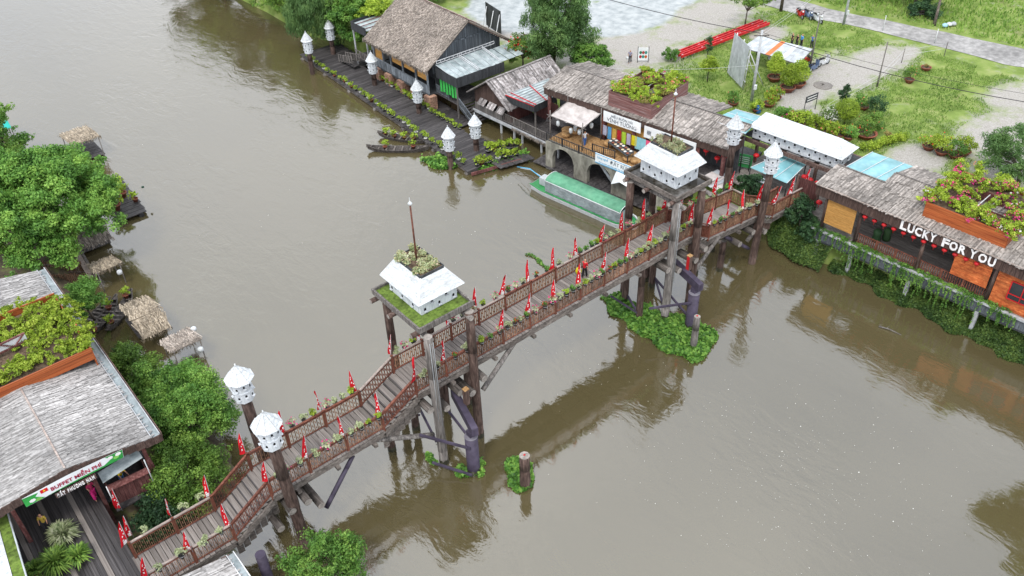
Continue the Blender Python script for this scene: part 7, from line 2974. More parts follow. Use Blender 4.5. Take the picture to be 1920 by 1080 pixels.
bowl_plant('bowl_shrub', 'wide dark bowl with red flowering shrub right of the shrub row', (73.914, 36.914, 2.200), 1.0, .5, (-.5, .4, 1.0), (1.0, 1.0, .6), 14, .45, 900, .15, 'leaf', 'potterra', 'flowerred', None, 71, 'potted shrub')
# free standing shrubs
for lab, base, c, rad, n, size, lm, fl, sd, nm in (
        ('bright round topiary ball on a short stem behind the shrub row', (74.923, 39.894, 2.200), (0, 0, 1.6), (.9, .9, .8), 4200, .12, 'leaflime', None, 81, 'topiary'),
        ('white flowering bush left of the round topiary', (73.702, 41.033, 2.200), (0, 0, 1.0), (.9, .9, .7), 1500, .14, 'leaf', 'flowerwhite', 82, 'flowering_bush'),
        ('dark slender conifer behind the round topiary', (77.727, 42.069, 2.200), (0, 0, 1.5), (.55, .55, 1.2), 1900, .14, 'leafdark', None, 83, 'conifer'),
        ('dark tiered conifer right of the round topiary', (78.699, 38.883, 2.200), (0, 0, 1.2), (.8, .8, .9), 1900, .14, 'leafdark', None, 84, 'conifer'),
        ('broad leafy shrub below the tiered conifer', (75.444, 37.422, 2.200), (0, 0, 1.0), (1.3, 1.2, .8), 2600, .16, 'leaf', 'flowerorange', 85, 'shrub'),
        ('round yellow-green small tree beyond the flowering roof planter', (72.486, 55.415, 2.200), (0, 0, 2.1), (.95, .95, .8), 3200, .14, 'leaflime', None, 86, 'small_tree'),
        ('low bright shrub near the end of the red steel beams', (73.960, 62.015, 2.200), (0, 0, .7), (1.1, 1.0, .6), 1900, .16, 'leafbig', None, 87, 'shrub'),
        ('thin dark sapling standing between the red beams and shelter', (77.507, 59.660, 2.200), (0, 0, 1.6), (.45, .45, .9), 700, .16, 'leafdark', None, 88, 'sapling')):
    b = Vector(base)
    cl_, rr_ = clumps((b.x + c[0], b.y + c[1], b.z + c[2]), rad, 22, min(rad) * .55, .85, sd, -.8)
    t = thing(nm, lab, 'shrub', base)
    m2 = MB()
    m2.tube(base, (b.x, b.y, b.z + c[2]), .07, .04, 6)
    for q in cl_[:6]:
        m2.tube((b.x, b.y, b.z + c[2] * .6), q, .03, .01, 4)
    m2.build('trunk', M['bark'], t)
    if nm == 'topiary':
        cl_, rr_ = [(b.x, b.y, b.z + c[2])], [(rad[0] * 1.2, rad[0] * 1.2, rad[2] * 1.2)]
    v, f, r = leaves(n, cl_, rr_, size, .6, .3 if nm != 'topiary' else .85)
    ps, mats = [(v, f, r, 0)], [M[lm]]
    if fl:
        v, f, r = leaves(n // 3 if fl == 'flowerwhite' else n // 40, cl_, [tuple(x * 1.08 for x in q) for q in rr_], .13, .9, .85)
        ps.append((v, f, r, 1))
        mats.append(M[fl])
    foliage('crown', ps, mats, t)
# low hedge right of the long dovecote
A, B = Vector((71.311, 35.476, 2.200)), Vector((76.307, 34.106, 2.200))
HG = thing('low_hedge', 'low yellow-green hedge running right of the long dovecote', 'hedge', A)
cl, rr = [], []
for i in range(34):
    p = A.lerp(B, i / 33)
    cl.append((p.x + random.uniform(-.3, .3), p.y + random.uniform(-.3, .3), GZ + random.uniform(.3, .7)))
    rr.append((.42, .42, .4))
v, f, r = leaves(3200, cl, rr, .15, .6, .2)
foliage('foliage', [(v, f, r, 0)], [M['leaflime']], HG)
m2 = MB()
for c in cl[::2]:
    m2.tube((c[0], c[1], GZ), c, .03, .015, 4)
m2.build('stem', M['bark'], HG, 'stuff')
# signs
SG = thing('path_sign', 'small black sign on two posts beside the gravel path', 'sign', (74.260, 44.008, 2.200))
a, b = Vector((73.710, 43.874, 2.200)), Vector((75.462, 43.699, 2.200))
for p in (a, b):
    rod(SG, 'post', p, (p.x, p.y, GZ + 1.9), .04, 'iron')
up_ = Vector((0, 0, 1.55))
bar(SG, 'board', a + up_, b + up_, .05, .7, 'boarddark')
dn = (b - a).normalized()
nn_ = dn.cross(Vector((0, 0, 1)))
for k in range(2):
    bar(SG, 'print_line', a + dn * .2 + Vector((0, 0, 1.7 - k * .28)) + nn_ * .04, b - dn * .2 + Vector((0, 0, 1.7 - k * .28)) + nn_ * .04, .012, .1, 'flagwhite')
MP = thing('food_poster', 'standing food poster with coloured dishes beside the walking man', 'sign', (71.325, 64.118, 2.200))
a, b = Vector((70.760, 64.250, 2.200)), Vector((71.638, 63.413, 2.200))
bar(MP, 'panel', a + Vector((0, 0, 1.0)), b + Vector((0, 0, 1.0)), .05, 1.5, 'banner')
dn = (b - a).normalized()
nn_ = dn.cross(Vector((0, 0, 1)))
L_ = (b - a).length
for i, c in enumerate(((.4, .02, .03), (.02, .25, .2), (.5, .1, .02), (.03, .2, .1), (.45, .05, .05), (.05, .3, .25))):
    p = a + dn * (L_ * (.25 + .25 * (i % 3))) + Vector((0, 0, .7 + .5 * (i // 3))) + nn_ * .035
    m2 = MB()
    m2.add([p + dn * (.16 * math.cos(t)) + Vector((0, 0, .2 * math.sin(t))) for t in (0, .8, 1.6, 2.4, 3.2, 4, 4.8, 5.6)], [tuple(range(8))])
    m2.build('printed_dish', flat('dish%d' % i, c), MP)
for p in (a, b):
    rod(MP, 'post', p, (p.x, p.y, GZ + 1.9), .04, 'iron')
bbm = MB()
bx_, by_, bz_ = (70.579, 47.130, 2.200)
bbm.lathe((bx_, by_, bz_), [(.25, 0), (.28, .25), (.28, .6), (.24, .8), (.12, .85)], 12)
one('blue_barrel', 'small blue plastic barrel below the billboard pole', 'barrel', bbm, flat('blue plastic', (.02, .12, .4), .4), (bx_, by_, bz_))
# rubbish bags and timber pile by the road
for i, (x, y, z) in enumerate(((104.766, 45.891, 2.300), (105.433, 45.715, 2.300), (105.947, 45.453, 2.300))):
    m2 = MB()
    m2.lathe((x, y, z), [(.25, 0), (.38, .12), (.3, .3), (.1, .42)], 9)
    one('rubbish_bag', ['pale blue', 'white', 'grey'][i] + ' rubbish bag lying beside the roadside tree', 'bag', m2, flat(['bag blue', 'bag white', 'bag grey'][i], [(.3, .5, .6), (.6, .62, .65), (.4, .42, .44)][i]), (x, y, z), 'rubbish bags')
TP = thing('timber_pile', 'dark pile of old timber beyond the road', 'timber pile', (106.065, 49.808, 2.200))
a, b = Vector((105.210, 50.769, 2.300)), Vector((107.373, 49.163, 2.300))
for i in range(9):
    o_ = Vector((.25 * (i % 5) + random.uniform(-.1, .1), 0, .1 + .16 * (i // 5)))
    bar(TP, 'plank', a + o_, b + o_ + Vector((random.uniform(-.4, .4), 0, 0)), .22, .1, 'logdark' if i % 3 else 'loggrey')
gp = MB()
gx, gy, gz_ = (80.817, 46.434, 2.200)
gp.lathe((gx, gy, gz_ - .06), [(1.15, 0), (.9, .09), (.5, .17), (.15, .22), (.03, .23)], 16)
gp.v = [(x + random.uniform(-.12, .12), y + random.uniform(-.12, .12), z + random.uniform(-.02, .03)) for x, y, z in gp.v]
one('gravel_heap', 'low dark gravel heap on the pale path', 'heap', gp, mat('dark gravel', [(.2, .18, .165), (.32, .3, .275)], 9, rough=.95, bump=.6), (gx, gy, gz_))


# parked scooters
def scooter(body, seat='rubber'):
    t = thing('scooter', 's', 'scooter')

    def wheel(x):
        m2 = MB()
        n = 16
        vs = []
        for i in range(n):
            a = 2 * math.pi * i / n
            for r_, y in ((.19, -.05), (.28, -.06), (.30, 0), (.28, .06), (.19, .05)):
                vs.append((x + r_ * math.cos(a), y, .3 + r_ * math.sin(a)))
        fs = []
        for i in range(n):
            for j in range(5):
                fs.append((i * 5 + j, i * 5 + (j + 1) % 5, ((i + 1) % n) * 5 + (j + 1) % 5, ((i + 1) % n) * 5 + j))
        m2.smooth = True
        m2.add(vs, fs)
        w = m2.build('wheel', M['rubber'], t)
        m2 = MB()
        m2.tube((x, -.04, .3), (x, .04, .3), .17, .17, 12)
        m2.build('rim', M['tingrey'], w)
    wheel(-.62)
    wheel(.62)
    m2 = MB()
    prof = [(-.85, .55), (-.75, .8), (-.3, .78), (-.05, .5), (.28, .36), (.42, .5), (.5, .95), (.58, .95), (.5, .35), (.3, .24), (-.3, .24), (-.45, .42)]
    n = len(prof)
    vs = [(x, -.13, z) for x, z in prof] + [(x, .13, z) for x, z in prof]
    m2.add(vs, [(i, (i + 1) % n, n + (i + 1) % n, n + i) for i in range(n)] + [tuple(reversed(range(n))), tuple(range(n, 2 * n))])
    b = m2.build('body', body, t)
    m2 = MB()
    m2.box((.55, 0, .72), (.05, .4, .55))
    m2.build('front_shield', body, b)
    m2 = MB()
    m2.lathe((.62, 0, .88), [(.02, -.08), (.09, -.05), (.1, .05), (.03, .09)], 10)
    m2.build('headlight', M['flagwhite'], b)
    m2 = MB()
    m2.smooth = True
    m2.box((-.4, 0, .83), (.75, .24, .1))
    m2.build('seat', M[seat], t)
    m2 = MB()
    m2.tube((.55, 0, .6), (.45, 0, 1.08), .03, .03, 6)
    m2.tube((.42, -.33, 1.1), (.42, .33, 1.1), .02, .02, 6)
    m2.build('handlebar', M['iron'], t)
    for s in (-1, 1):
        m2 = MB()
        m2.tube((.42, .26 * s, 1.1), (.4, .3 * s, 1.28), .01, .01, 5)
        m2.box((.4, .32 * s, 1.3), (.02, .12, .07))
        m2.build('mirror', M['iron'], t)
    m2 = MB()
    m2.box((.62, 0, .58), (.4, .14, .05))
    m2.build('mudguard', body, t)
    return t


SCT = [scooter(flat('scooter white', (.62, .64, .66), .3)), scooter(flat('scooter red', (.4, .02, .02), .3)), scooter(flat('scooter blue grey', (.12, .17, .28), .3))]
SCU = [[False] for _ in SCT]
for k, p, rz, lab in ((0, (76.906, 55.021, 2.200), -38, 'white scooter parked alone on the grass left of the billboard'), (0, (95.334, 57.286, 2.200), 250, 'white scooter with helmet parked by the road, right one'), (2, (95.522, 58.816, 2.200), 245, 'blue-grey scooter in the pair parked by the road'), (1, (95.114, 59.707, 2.200), 240, 'red scooter in the pair parked by the road'),
                      (2, (83.151, 49.283, 2.200), 5, 'grey scooter parked at the shelter\'s right end'), (0, (85.099, 49.386, 2.200), -5, 'white scooter parked outside the shelter\'s right end'), (0, (81.554, 53.760, 2.200), 60, 'scooter parked under the shelter beside the clipped trees'), (1, (84.382, 51.065, 2.200), 60, 'red scooter parked under the shelter\'s right half')):
    place(SCT[k], SCU[k], p, R(rz), lab, 'parked scooters', 1.12)
hl = MB()
hx, hy, hz = (95.334, 57.286, 2.200)
hl.lathe((hx - .1, hy, hz + .98), [(.13, 0), (.15, .08), (.12, .18), (.03, .22)], 10)
one('helmet', 'white helmet resting on the right roadside scooter', 'helmet', hl, M['whiteroof'], (hx - .1, hy, hz + .98))


# ================================================================== PEOPLE
def skinned(name, verts, edges, radii, m, parent, sub=1):
    me = bpy.data.meshes.new(name)
    me.from_pydata(verts, edges, [])
    o = bpy.data.objects.new(name, me)
    COL.objects.link(o)
    o.parent = parent
    md = o.modifiers.new('skin', 'SKIN')
    md.use_smooth_shade = True
    if not me.skin_vertices:
        me.skin_vertices.new()
    for i, r in enumerate(radii):
        sv = me.skin_vertices[0].data[i]
        sv.radius = (r, r) if not isinstance(r, tuple) else r
        sv.use_root = (i == 0)
    sb = o.modifiers.new('sub', 'SUBSURF')
    sb.levels = sub
    sb.render_levels = sub
    me.materials.append(m)
    return o


def person(label, loc, rz, shirt, trousers, head='hair', stride=.12, arm_l=(0, 0), arm_r=(0, 0), lean=0.0, sleeves=.6, wide=False, hatm=None, h=1.6):
    """faces +y in its own frame; arm_* = (forward, bend) in metres at the hand."""
    t = thing('person', label, 'person', loc)
    s = h / 1.62
    ly = lean
    P = {'pel': (0, 0, .88), 'sp': (0, ly * .4, 1.08), 'ch': (0, ly * .8, 1.28), 'nk': (0, ly, 1.40), 'hd': (0, ly + .02, 1.50), 'ht': (0, ly + .01, 1.58)}
    for sd, nm, arm in ((-1, 'l', arm_l), (1, 'r', arm_r)):
        P['sh' + nm] = (.165 * sd, ly * .85, 1.31)
        P['el' + nm] = (.22 * sd, ly * .7 + arm[0] * .45, 1.06 + arm[1] * .4)
        P['wr' + nm] = (.22 * sd, ly * .6 + arm[0], .84 + arm[1])
        P['hn' + nm] = (.22 * sd, ly * .6 + arm[0] * 1.12, .77 + arm[1])
        P['hp' + nm] = (.085 * sd, 0, .83)
        P['kn' + nm] = (.09 * sd, stride * .5 * sd + .03, .46)
        P['an' + nm] = (.09 * sd, stride * sd, .08)
        P['to' + nm] = (.1 * sd, stride * sd + .13, .04)
    P = {k: tuple(c * s for c in v_) for k, v_ in P.items()}
    order = ['pel', 'sp', 'ch', 'nk', 'hd', 'ht', 'shl', 'ell', 'wrl', 'hnl', 'shr', 'elr', 'wrr', 'hnr', 'hpl', 'knl', 'anl', 'tol', 'hpr', 'knr', 'anr', 'tor']
    rad = [.10, .095, .11, .05, .085, .07, .05, .04, .028, .035, .05, .04, .028, .035, .075, .055, .038, .035, .075, .055, .038, .035]
    ix = {k: i for i, k in enumerate(order)}
    E_ = [('pel', 'sp'), ('sp', 'ch'), ('ch', 'nk'), ('nk', 'hd'), ('hd', 'ht')]
    for nm in 'lr':
        E_ += [('ch', 'sh' + nm), ('sh' + nm, 'el' + nm), ('el' + nm, 'wr' + nm), ('wr' + nm, 'hn' + nm), ('pel', 'hp' + nm), ('hp' + nm, 'kn' + nm), ('kn' + nm, 'an' + nm), ('an' + nm, 'to' + nm)]
    body = skinned('body', [P[k] for k in order], [(ix[a], ix[b]) for a, b in E_], [r * s for r in rad], M['skin'], t, 2)
    so = ['sp', 'ch', 'pel', 'shl', 'ell', 'shr', 'elr']
    sv = [P[k] for k in so]
    f = sleeves
    for i, a, b in ((4, 'shl', 'ell'), (6, 'shr', 'elr')):
        pa, pb = Vector(P[a]), Vector(P[b])
        sv[i] = tuple(pa.lerp(pb, min(1, f)))
    sv[2] = (P['pel'][0], P['pel'][1], P['pel'][2] - .04 * s)
    skinned('shirt', sv, [(0, 1), (0, 2), (1, 3), (3, 4), (1, 5), (5, 6)], [.125 * s, .135 * s, (.13 * s if not wide else .15 * s), .07 * s, .058 * s, .07 * s, .058 * s], shirt, t, 2)
    to = ['pel', 'hpl', 'knl', 'anl', 'hpr', 'knr', 'anr']
    w = 1.5 if wide else 1.15
    skinned('trousers', [P[k] for k in to], [(0, 1), (1, 2), (2, 3), (0, 4), (4, 5), (5, 6)], [.118 * s, .095 * s, .07 * s * w, .06 * s * w * 1.1, .095 * s, .07 * s * w, .06 * s * w * 1.1], trousers, t, 2)
    hp = P['hd']
    m2 = MB()
    if head == 'conical':
        m2.lathe((hp[0], hp[1], hp[2] + .04), [(.30, 0), (.29, .01), (.15, .09), (.02, .17)], 18)
        m2.build('conical_hat', M['hat'], t)
    elif head == 'helmet':
        m2.lathe((hp[0], hp[1], hp[2] - .01), [(.125, 0), (.135, .05), (.11, .12), (.03, .16)], 12)
        m2.build('helmet', hatm, t)
    else:
        m2.lathe((hp[0], hp[1] - .02, hp[2] - .03), [(.08, -.04), (.105, 0), (.11, .06), (.085, .12), (.02, .15)], 12)
        m2.build('hair', M['hair'], t)
    m2 = MB()
    m2.box((hp[0], hp[1] + .1, hp[2] - .01), (.025, .03, .035))
    m2.build('nose', M['skin'], body)
    for sd in (-1, 1):
        m2 = MB()
        m2.box((hp[0] + .035 * sd, hp[1] + .082, hp[2] + .022), (.022, .01, .012))
        m2.build('eye', M['hair'], body)
        hn = Vector(P['hnl' if sd < 0 else 'hnr'])
        for k in range(4):
            m2 = MB()
            a = hn + Vector((0, -.03 + .018 * k, -.02))
            b = a + Vector((0, .01, -.055 - .012 * (1.5 - abs(k - 1.5))))
            m2.tube(a, b, .009, .008, 5)
            m2.build('finger', M['skin'], body)
        m2 = MB()
        m2.tube(hn + Vector((0, .03, .01)), hn + Vector((-.01 * sd, .06, -.03)), .01, .008, 5)
        m2.build('thumb', M['skin'], body)
    t.rotation_euler = (0, 0, rz)
    return t


wp = Vector((34.7, 35.25, 6.15))
person('woman in red shirt and conical hat walking on the bridge', wp, R(-80), flat('red shirt', (.5, .012, .02)), flat('black trousers', (.015, .015, .017)), 'conical', .14, (.18, .16), (.05, 0), .03, .9)
bg = MB()
bg.smooth = True
bg.lathe((34.35, 35.5, 6.48), [(.05, 0), (.2, .1), (.24, .3), (.16, .5), (.04, .6)], 12)
one('yellow_bag', 'bulky yellow bag carried by the woman on the bridge', 'bag', bg, flat('yellow bag', (.62, .55, .02), .5), (34.35, 35.5, 6.48))
person('woman in bright pink outfit standing under the green banner', (1.274, 41.746, 3.120), R(195), flat('dark pink top', (.42, .03, .1)), flat('pink trousers', (.7, .03, .22)), 'hair', .14, (.2, .25), (.22, .3), 0, 1.0, True)
person('person in a yellow shirt bending over the food counter', (2.95, 41.7, 3.12), R(200), flat('yellow shirt', (.7, .52, .02)), flat('blue shorts', (.08, .22, .45)), 'hair', .08, (.35, .2), (.35, .2), .28, .7)
person('person in patterned yellow jacket and dark cap beside the entrance deck tables', (-1.580, 41.234, 3.120), R(150), flat('mustard pattern', (.42, .3, .05)), flat('dark trousers', (.03, .03, .035)), 'helmet', .08, (.1, .1), (.1, .05), .05, 1.0, True, flat('dark green cap', (.02, .06, .04)))
person('worker in white shirt and blue trousers on the straw terrace', FT(3.55, 1.6, Z1), R(170), flat('white shirt', (.65, .68, .7)), flat('blue trousers', (.05, .13, .36)), 'hair', .08, (.25, .5), (.2, .3), 0, .7)
person('man in checked shirt walking with a bag beside the food poster', (70.038, 64.734, 2.200), R(120), flat('grey violet shirt', (.28, .27, .38)), flat('dark trousers', (.03, .03, .035)), 'hair', .16, (.05, 0), (.1, 0), .05, .8)
bg = MB()
bx_, by_, bz_ = (69.676, 64.833, 2.600)
bg.lathe((bx_, by_, bz_ + .1), [(.04, 0), (.14, .06), (.15, .22), (.05, .38)], 10)
one('plastic_bag', 'white plastic bag held by the man beside the food poster', 'bag', bg, M['whiteroof'], (bx_, by_, bz_))
yl = flat('yellow helmet', (.7, .5, .03), .4)
person('leftmost bystander in black with a yellow helmet behind the shelter', (87.147, 55.095, 2.200), R(60), flat('black shirt', (.02, .02, .022)), flat('dark trousers', (.03, .03, .035)), 'helmet', .05, (.1, .1), (.1, .1), 0, .7, False, yl)
person('second bystander in black with a yellow helmet behind the shelter', (87.416, 54.620, 2.200), R(80), flat('black shirt', (.02, .02, .022)), flat('dark trousers', (.03, .03, .035)), 'helmet', .05, (.1, .1), (.1, .1), 0, .7, False, yl, 1.5)
person('bystander with long dark hair and blue jacket behind the shelter', (87.641, 54.188, 2.200), R(250), flat('light blue jacket', (.08, .28, .6)), flat('dark trousers', (.03, .03, .035)), 'hair', .05, (.05, 0), (.05, 0), 0, 1.0)
person('bystander in blue shirt holding something red, rightmost behind the shelter', (88.264, 53.160, 2.200), R(90), flat('blue shirt', (.06, .18, .5)), flat('dark trousers', (.03, .03, .035)), 'hair', .1, (.25, .45), (.2, .4), .04, .7)


# ================================================================== VEGETATION
# left bank
tree('broad_tree', 'huge spreading green tree hanging over the left shore', (7.6, 73.5, 1.0), (7.9, 73.6, 5.2), (6.4, 6.8, 4.8), 150, 1.3, 105000, .29, 'leafbig', None, .45, 3, .5, .2, 14, None, -.35)
tree('broad_tree', 'pale green tree behind the huge spreading tree, left edge', (9.5, 93, 1), (9.3, 91.5, 4.2), (3.0, 4.4, 3.0), 32, 1.2, 9000, .34, 'leafbig', None, .25, 5, .5, .2, 6, None, -.5)
tree('shore_tree', 'small fresh green tree beside the three moored sampans', (7.4, 61.9, .8), (7.0, 61.2, 3.1), (1.5, 1.7, 1.4), 24, .8, 9000, .19, 'leafbig', None, .12, 6, .55, .1, 6, None, -.6)
bs = 'shrubs between the restaurant and the bridge'
tree('shore_shrub', 'leafy shrub below the straw hut at the restaurant gutter', (8.2, 54.4, .6), (7.7, 53.6, 1.6), (1.3, 2.0, 1.2), 28, .8, 10000, .19, 'leaf', bs, .12, 7, .55, .1, 6, None, -.7)
tree('shore_shrub', 'tall leafy shrub below the grey hut', (9.0, 49.6, .5), (8.3, 48.9, 2.0), (2.0, 2.4, 1.7), 40, .85, 20000, .19, 'leafbig', bs, .14, 8, .55, .1, 8, None, -.7)
tree('shore_shrub', 'dense leafy shrub mass left of the pole dovecotes', (8.6, 45.0, .5), (8.5, 44.6, 3.0), (2.6, 2.8, 2.6), 52, 1.0, 28000, .19, 'leafbig', bs, .15, 9, .55, .1, 8, None, -.7)
tree('shore_shrub', 'dark leafy shrub in the corner between deck counter and bridge', (5.6, 39.6, .8), (6.3, 40.6, 2.6), (2.4, 2.3, 1.9), 44, .9, 19000, .18, 'leaf', bs, .13, 10, .55, .1, 8, None, -.7)
tree('shore_shrub', 'low dark shrub beside the entrance deck flags', (4.0, 38.4, .6), (3.9, 38.6, 2.0), (1.8, 1.6, 1.2), 24, .7, 5000, .2, 'leafdark', bs, .1, 12, .55, .1, 6, None, -.7)
tree('river_tree', 'bright green young tree rising at the bottom edge near the bridge', (9.4, 28.6, .0), (9.3, 28.9, 2.6), (1.9, 1.9, 2.0), 30, .75, 11000, .18, 'leafbig', None, .14, 13, .55, .15, 8, None, -.6)
# ferns in pots on the entrance deck
for i, (p, sc, lab) in enumerate((((-1.924, 38.394, 3.150), 1.5, 'large spiky fern in a pot at the bottom of the entrance deck'), ((-0.886, 38.031, 3.150), 1.1, 'spiky fern in a pot right of the large fern'), ((-1.057, 40.032, 3.150), 1.3, 'tall pale fern in a pot in the middle of the entrance deck'), ((-2.961, 38.718, 3.150), .9, 'small fern in a pot beside the white roof'))):
    t = thing('potted_fern', lab, 'potted fern', p, 'potted ferns on the entrance deck')
    m2 = MB()
    m2.lathe(p, [(.2, 0), (.28, .3), (.3, .36), (.22, .36)], 12)
    m2.build('pot', M['potterra'], t)
    n = int(300 * sc)
    a = RNG.uniform(0, 6.28, n)
    el = RNG.uniform(.1, 1.3, n)
    ln = RNG.uniform(.4, .85, n) * sc
    b0 = np.array(p) + np.c_[np.cos(a) * .08, np.sin(a) * .08, np.full(n, .36)]
    d = np.c_[np.cos(a) * np.cos(el), np.sin(a) * np.cos(el), np.sin(el)]
    sd = np.c_[-np.sin(a), np.cos(a), np.zeros(n)] * .045
    md = b0 + d * ln[:, None] * .6
    tp = b0 + d * ln[:, None] + np.c_[np.zeros((n, 2)), -ln * .25]
    v = np.concatenate([np.stack([b0 - sd * .4, b0 + sd * .4, md + sd, md - sd], 1), np.stack([md - sd, md + sd, tp + sd * .1, tp - sd * .1], 1)]).reshape(-1, 3)
    foliage('fronds', [(v, np.arange(len(v)).reshape(-1, 4), RNG.random(2 * n), 0)], [M['leafpale'] if i == 2 else M['leaf']], t)

# far bank trees
tw = 'trees behind the floating deck'
tree('weeping_tree', 'dark weeping tree drooping over the water behind the floating deck', (51.2, 98.6, 1.2), (48.184, 97.814, 5.000), (3.0, 3.4, 3.8), 60, 1.1, 22000, .55, 'leafgrey', tw, .3, 21, .16, 2.2, 10, None, -.7, 'tree', 1.7)
tree('bank_tree', 'leafy bright green tree between the weeping tree and thatched house', (53.6, 95.6, 2.0), (51.411, 94.166, 4.600), (3.8, 3.8, 3.2), 60, 1.15, 24000, .34, 'leafbig', tw, .3, 22, .55, .1, 10, None, -.5)
tree('bank_tree', 'yellowish green tree beside the thatched roof\'s left edge', (55.4, 91.6, 2.2), (53.138, 89.827, 4.800), (2.4, 2.4, 2.6), 36, .95, 12000, .3, 'leaflime', tw, .22, 23, .55, .1, 8, None, -.5)
for i, (x, y, h, rad) in enumerate(((51, 110, 9, 4.5), (50.5, 121, 11, 5.2), (49.5, 132, 10, 5), (50, 143, 12, 5.5), (56, 106, 10, 4.5), (57, 130, 12, 6))):
    tree('upstream_tree', 'tall bank tree upriver behind the weeping tree, %s along the bank' % ORD[i], (x + 1.5, y, 1.5), (x, y, h * .62), (rad, rad, h * .5), 42, 1.7, 7000, .6, 'leafdark' if i % 2 else 'leaf', 'trees upriver on the far bank', .35, 30 + i, .5, .3, 8, None, -.6)
for i, (x, y) in enumerate(((66, 97), (70, 95.5), (74, 94), (79, 92.5))):
    tree('yard_bush', 'rounded green bush at the far edge of the paved yard, %s from the left' % ORD[i], (x, y, GZ), (x, y, GZ + 1.3), (2.2, 2.2, 1.4), 20, .9, 3400, .28, 'leafbig', 'bushes at the yard edge', .12, 45 + i, .55, 0, 5, None, -.6, 'bush')
tree('eucalyptus_tree', 'tall grey-green drooping tree behind the plank roofed house', (63.0, 70.0, GZ), (62.623, 68.935, 7.200), (3.4, 3.5, 5.2), 85, 1.15, 34000, .42, 'leafgrey', None, .22, 51, .2, 1.6, 12, None, -.8, 'tree', 1.25)
tree('dense_shrub', 'dense bright green shrub right of the tall drooping tree', (64.6, 65.4, GZ), (64.2, 64.9, 4.3), (1.9, 2.2, 1.7), 30, .8, 8500, .24, 'leafbig', None, .14, 52, .55, .1, 8, None, -.7, 'shrub')
tree('red_flower_shrub', 'red flowering shrub beside the thatched house\'s lean-to roof', (60.0, 71.8, GZ), (59.8, 71.6, 4.7), (1.8, 1.7, 1.4), 24, .75, 4600, .24, 'leaf', None, .12, 53, .55, .1, 7, [('flowerred', 170, .22)], -.7, 'shrub')
tree('thin_tree', 'thin airy tree with pale trunk beside the red steel beams', (88.3, 62.8, GZ), (88.0, 62.5, 5.6), (2.6, 2.6, 1.3), 20, .75, 2300, .34, 'leaf', None, .1, 54, .4, .1, 12, None, -.3)
tree('lot_tree', 'grey-green bush at the right edge beyond the flowered planter', (76.5, 23.2, GZ), (76.0, 23.6, 4.6), (3.2, 3.4, 2.8), 44, 1.05, 13000, .3, 'leafgrey', None, .2, 55, .3, .6, 10, None, -.6, 'tree')
for i, (x, y, h) in enumerate(((108, 63, 8), (106.5, 57.5, 7), (108.5, 52, 6.5), (113, 58, 8))):
    tree('roadside_tree', 'dark roadside tree beyond the gravel road, %s from the left' % ORD[i], (x, y, GZ), (x + .3, y, GZ + h * .62), (2.8, 3.0, h * .4), 26, 1.2, 5200, .4, 'leafdark' if i != 1 else 'leaf', 'trees beyond the road', .22, 60 + i, .5, .2, 8, None, -.7)
tree('leaning_tree', 'slim leaning tree beside the rubbish bags at the road', (104.4, 47.0, GZ), (106.6, 48.2, 7.6), (2.2, 2.2, 1.5), 16, .9, 2400, .34, 'leaf', None, .2, 66, .45, .3, 8, None, -.4)
tree('road_shrub', 'tangled shrub around the old timber pile', (106.5, 50.3, GZ), (106.6, 50.0, GZ + .8), (2.4, 2.0, .9), 20, .7, 3600, .28, 'leafdark', None, .08, 67, .5, .2, 5, None, -.5, 'shrub')
# trees past the frame's edge whose reflections show in the water
tree('downstream_tree', 'tree on the far bank downriver of the lantern deck', (59.6, 5.4, 1.5), (57.6, 7.2, 14.0), (3.6, 3.8, 4.2), 45, 1.3, 8000, .5, 'leaf', None, .3, 70, .5, .2, 8, None, -.6)
tree('upstream_left_tree', 'tall tree upriver on the left bank', (8.0, 141, 1.0), (9.0, 140, 7), (5, 5, 5), 36, 1.7, 5000, .6, 'leaf', None, .35, 71, .5, .2, 8, None, -.6)

# ivy covered bank under the lantern deck
def ground_leaves(n, fn, size, asp=.7, up=1.0):
    P = []
    while len(P) < n:
        q = fn()
        if q is not None:
            P.append(q)
    P = np.array(P)
    nr = RNG.normal(size=(n, 3)) * .55
    nr[:, 2] += up
    nr /= np.linalg.norm(nr, axis=1)[:, None]
    t = RNG.normal(size=(n, 3))
    t -= nr * (t * nr).sum(1)[:, None]
    t /= np.linalg.norm(t, axis=1)[:, None]
    b = np.cross(nr, t)
    s = size * (.6 + .8 * RNG.random(n))[:, None]
    v = np.stack([P - t * s * .5, P + b * s * asp * .5, P + t * s * .5, P - b * s * asp * .5], 1).reshape(-1, 3)
    return v, np.arange(4 * n).reshape(-1, 4), RNG.random(n)


def ivy_pt():
    y = random.uniform(8, 35.5)
    edge = 56.2 + .3 * math.sin(y * 1.3) + .2 * math.sin(y * 3.1)
    if y > 28.5:
        edge = 54.7 + max(0, y - 33) * .9 + .2 * math.sin(y * 2)
    if y < 14:
        edge += .3
    x = edge + abs(random.gauss(0, 1.3))
    if x > 59.3:
        return None
    top = min(2.3, .08 + (x - edge) * .6) if y < 28.5 else min(2.3, .3 + (x - edge) * 1.1)
    bump = .25 * math.sin(x * 2.1 + y * 1.7) + .2 * math.sin(y * 2.9 - x)
    z = max(.05, top + bump * min(1, (x - edge)) + random.gauss(0, .07))
    return (x, y, z)


v, f, r = ground_leaves(46000, ivy_pt, .15)
o = foliage('ivy_bank', [(v, f, r, 0)], [M['leafivy']], None, (57, 22, 0), 'stuff')
setp(o, 'dark green creeper covering the bank below the lantern deck', 'creeper')
m2 = MB()
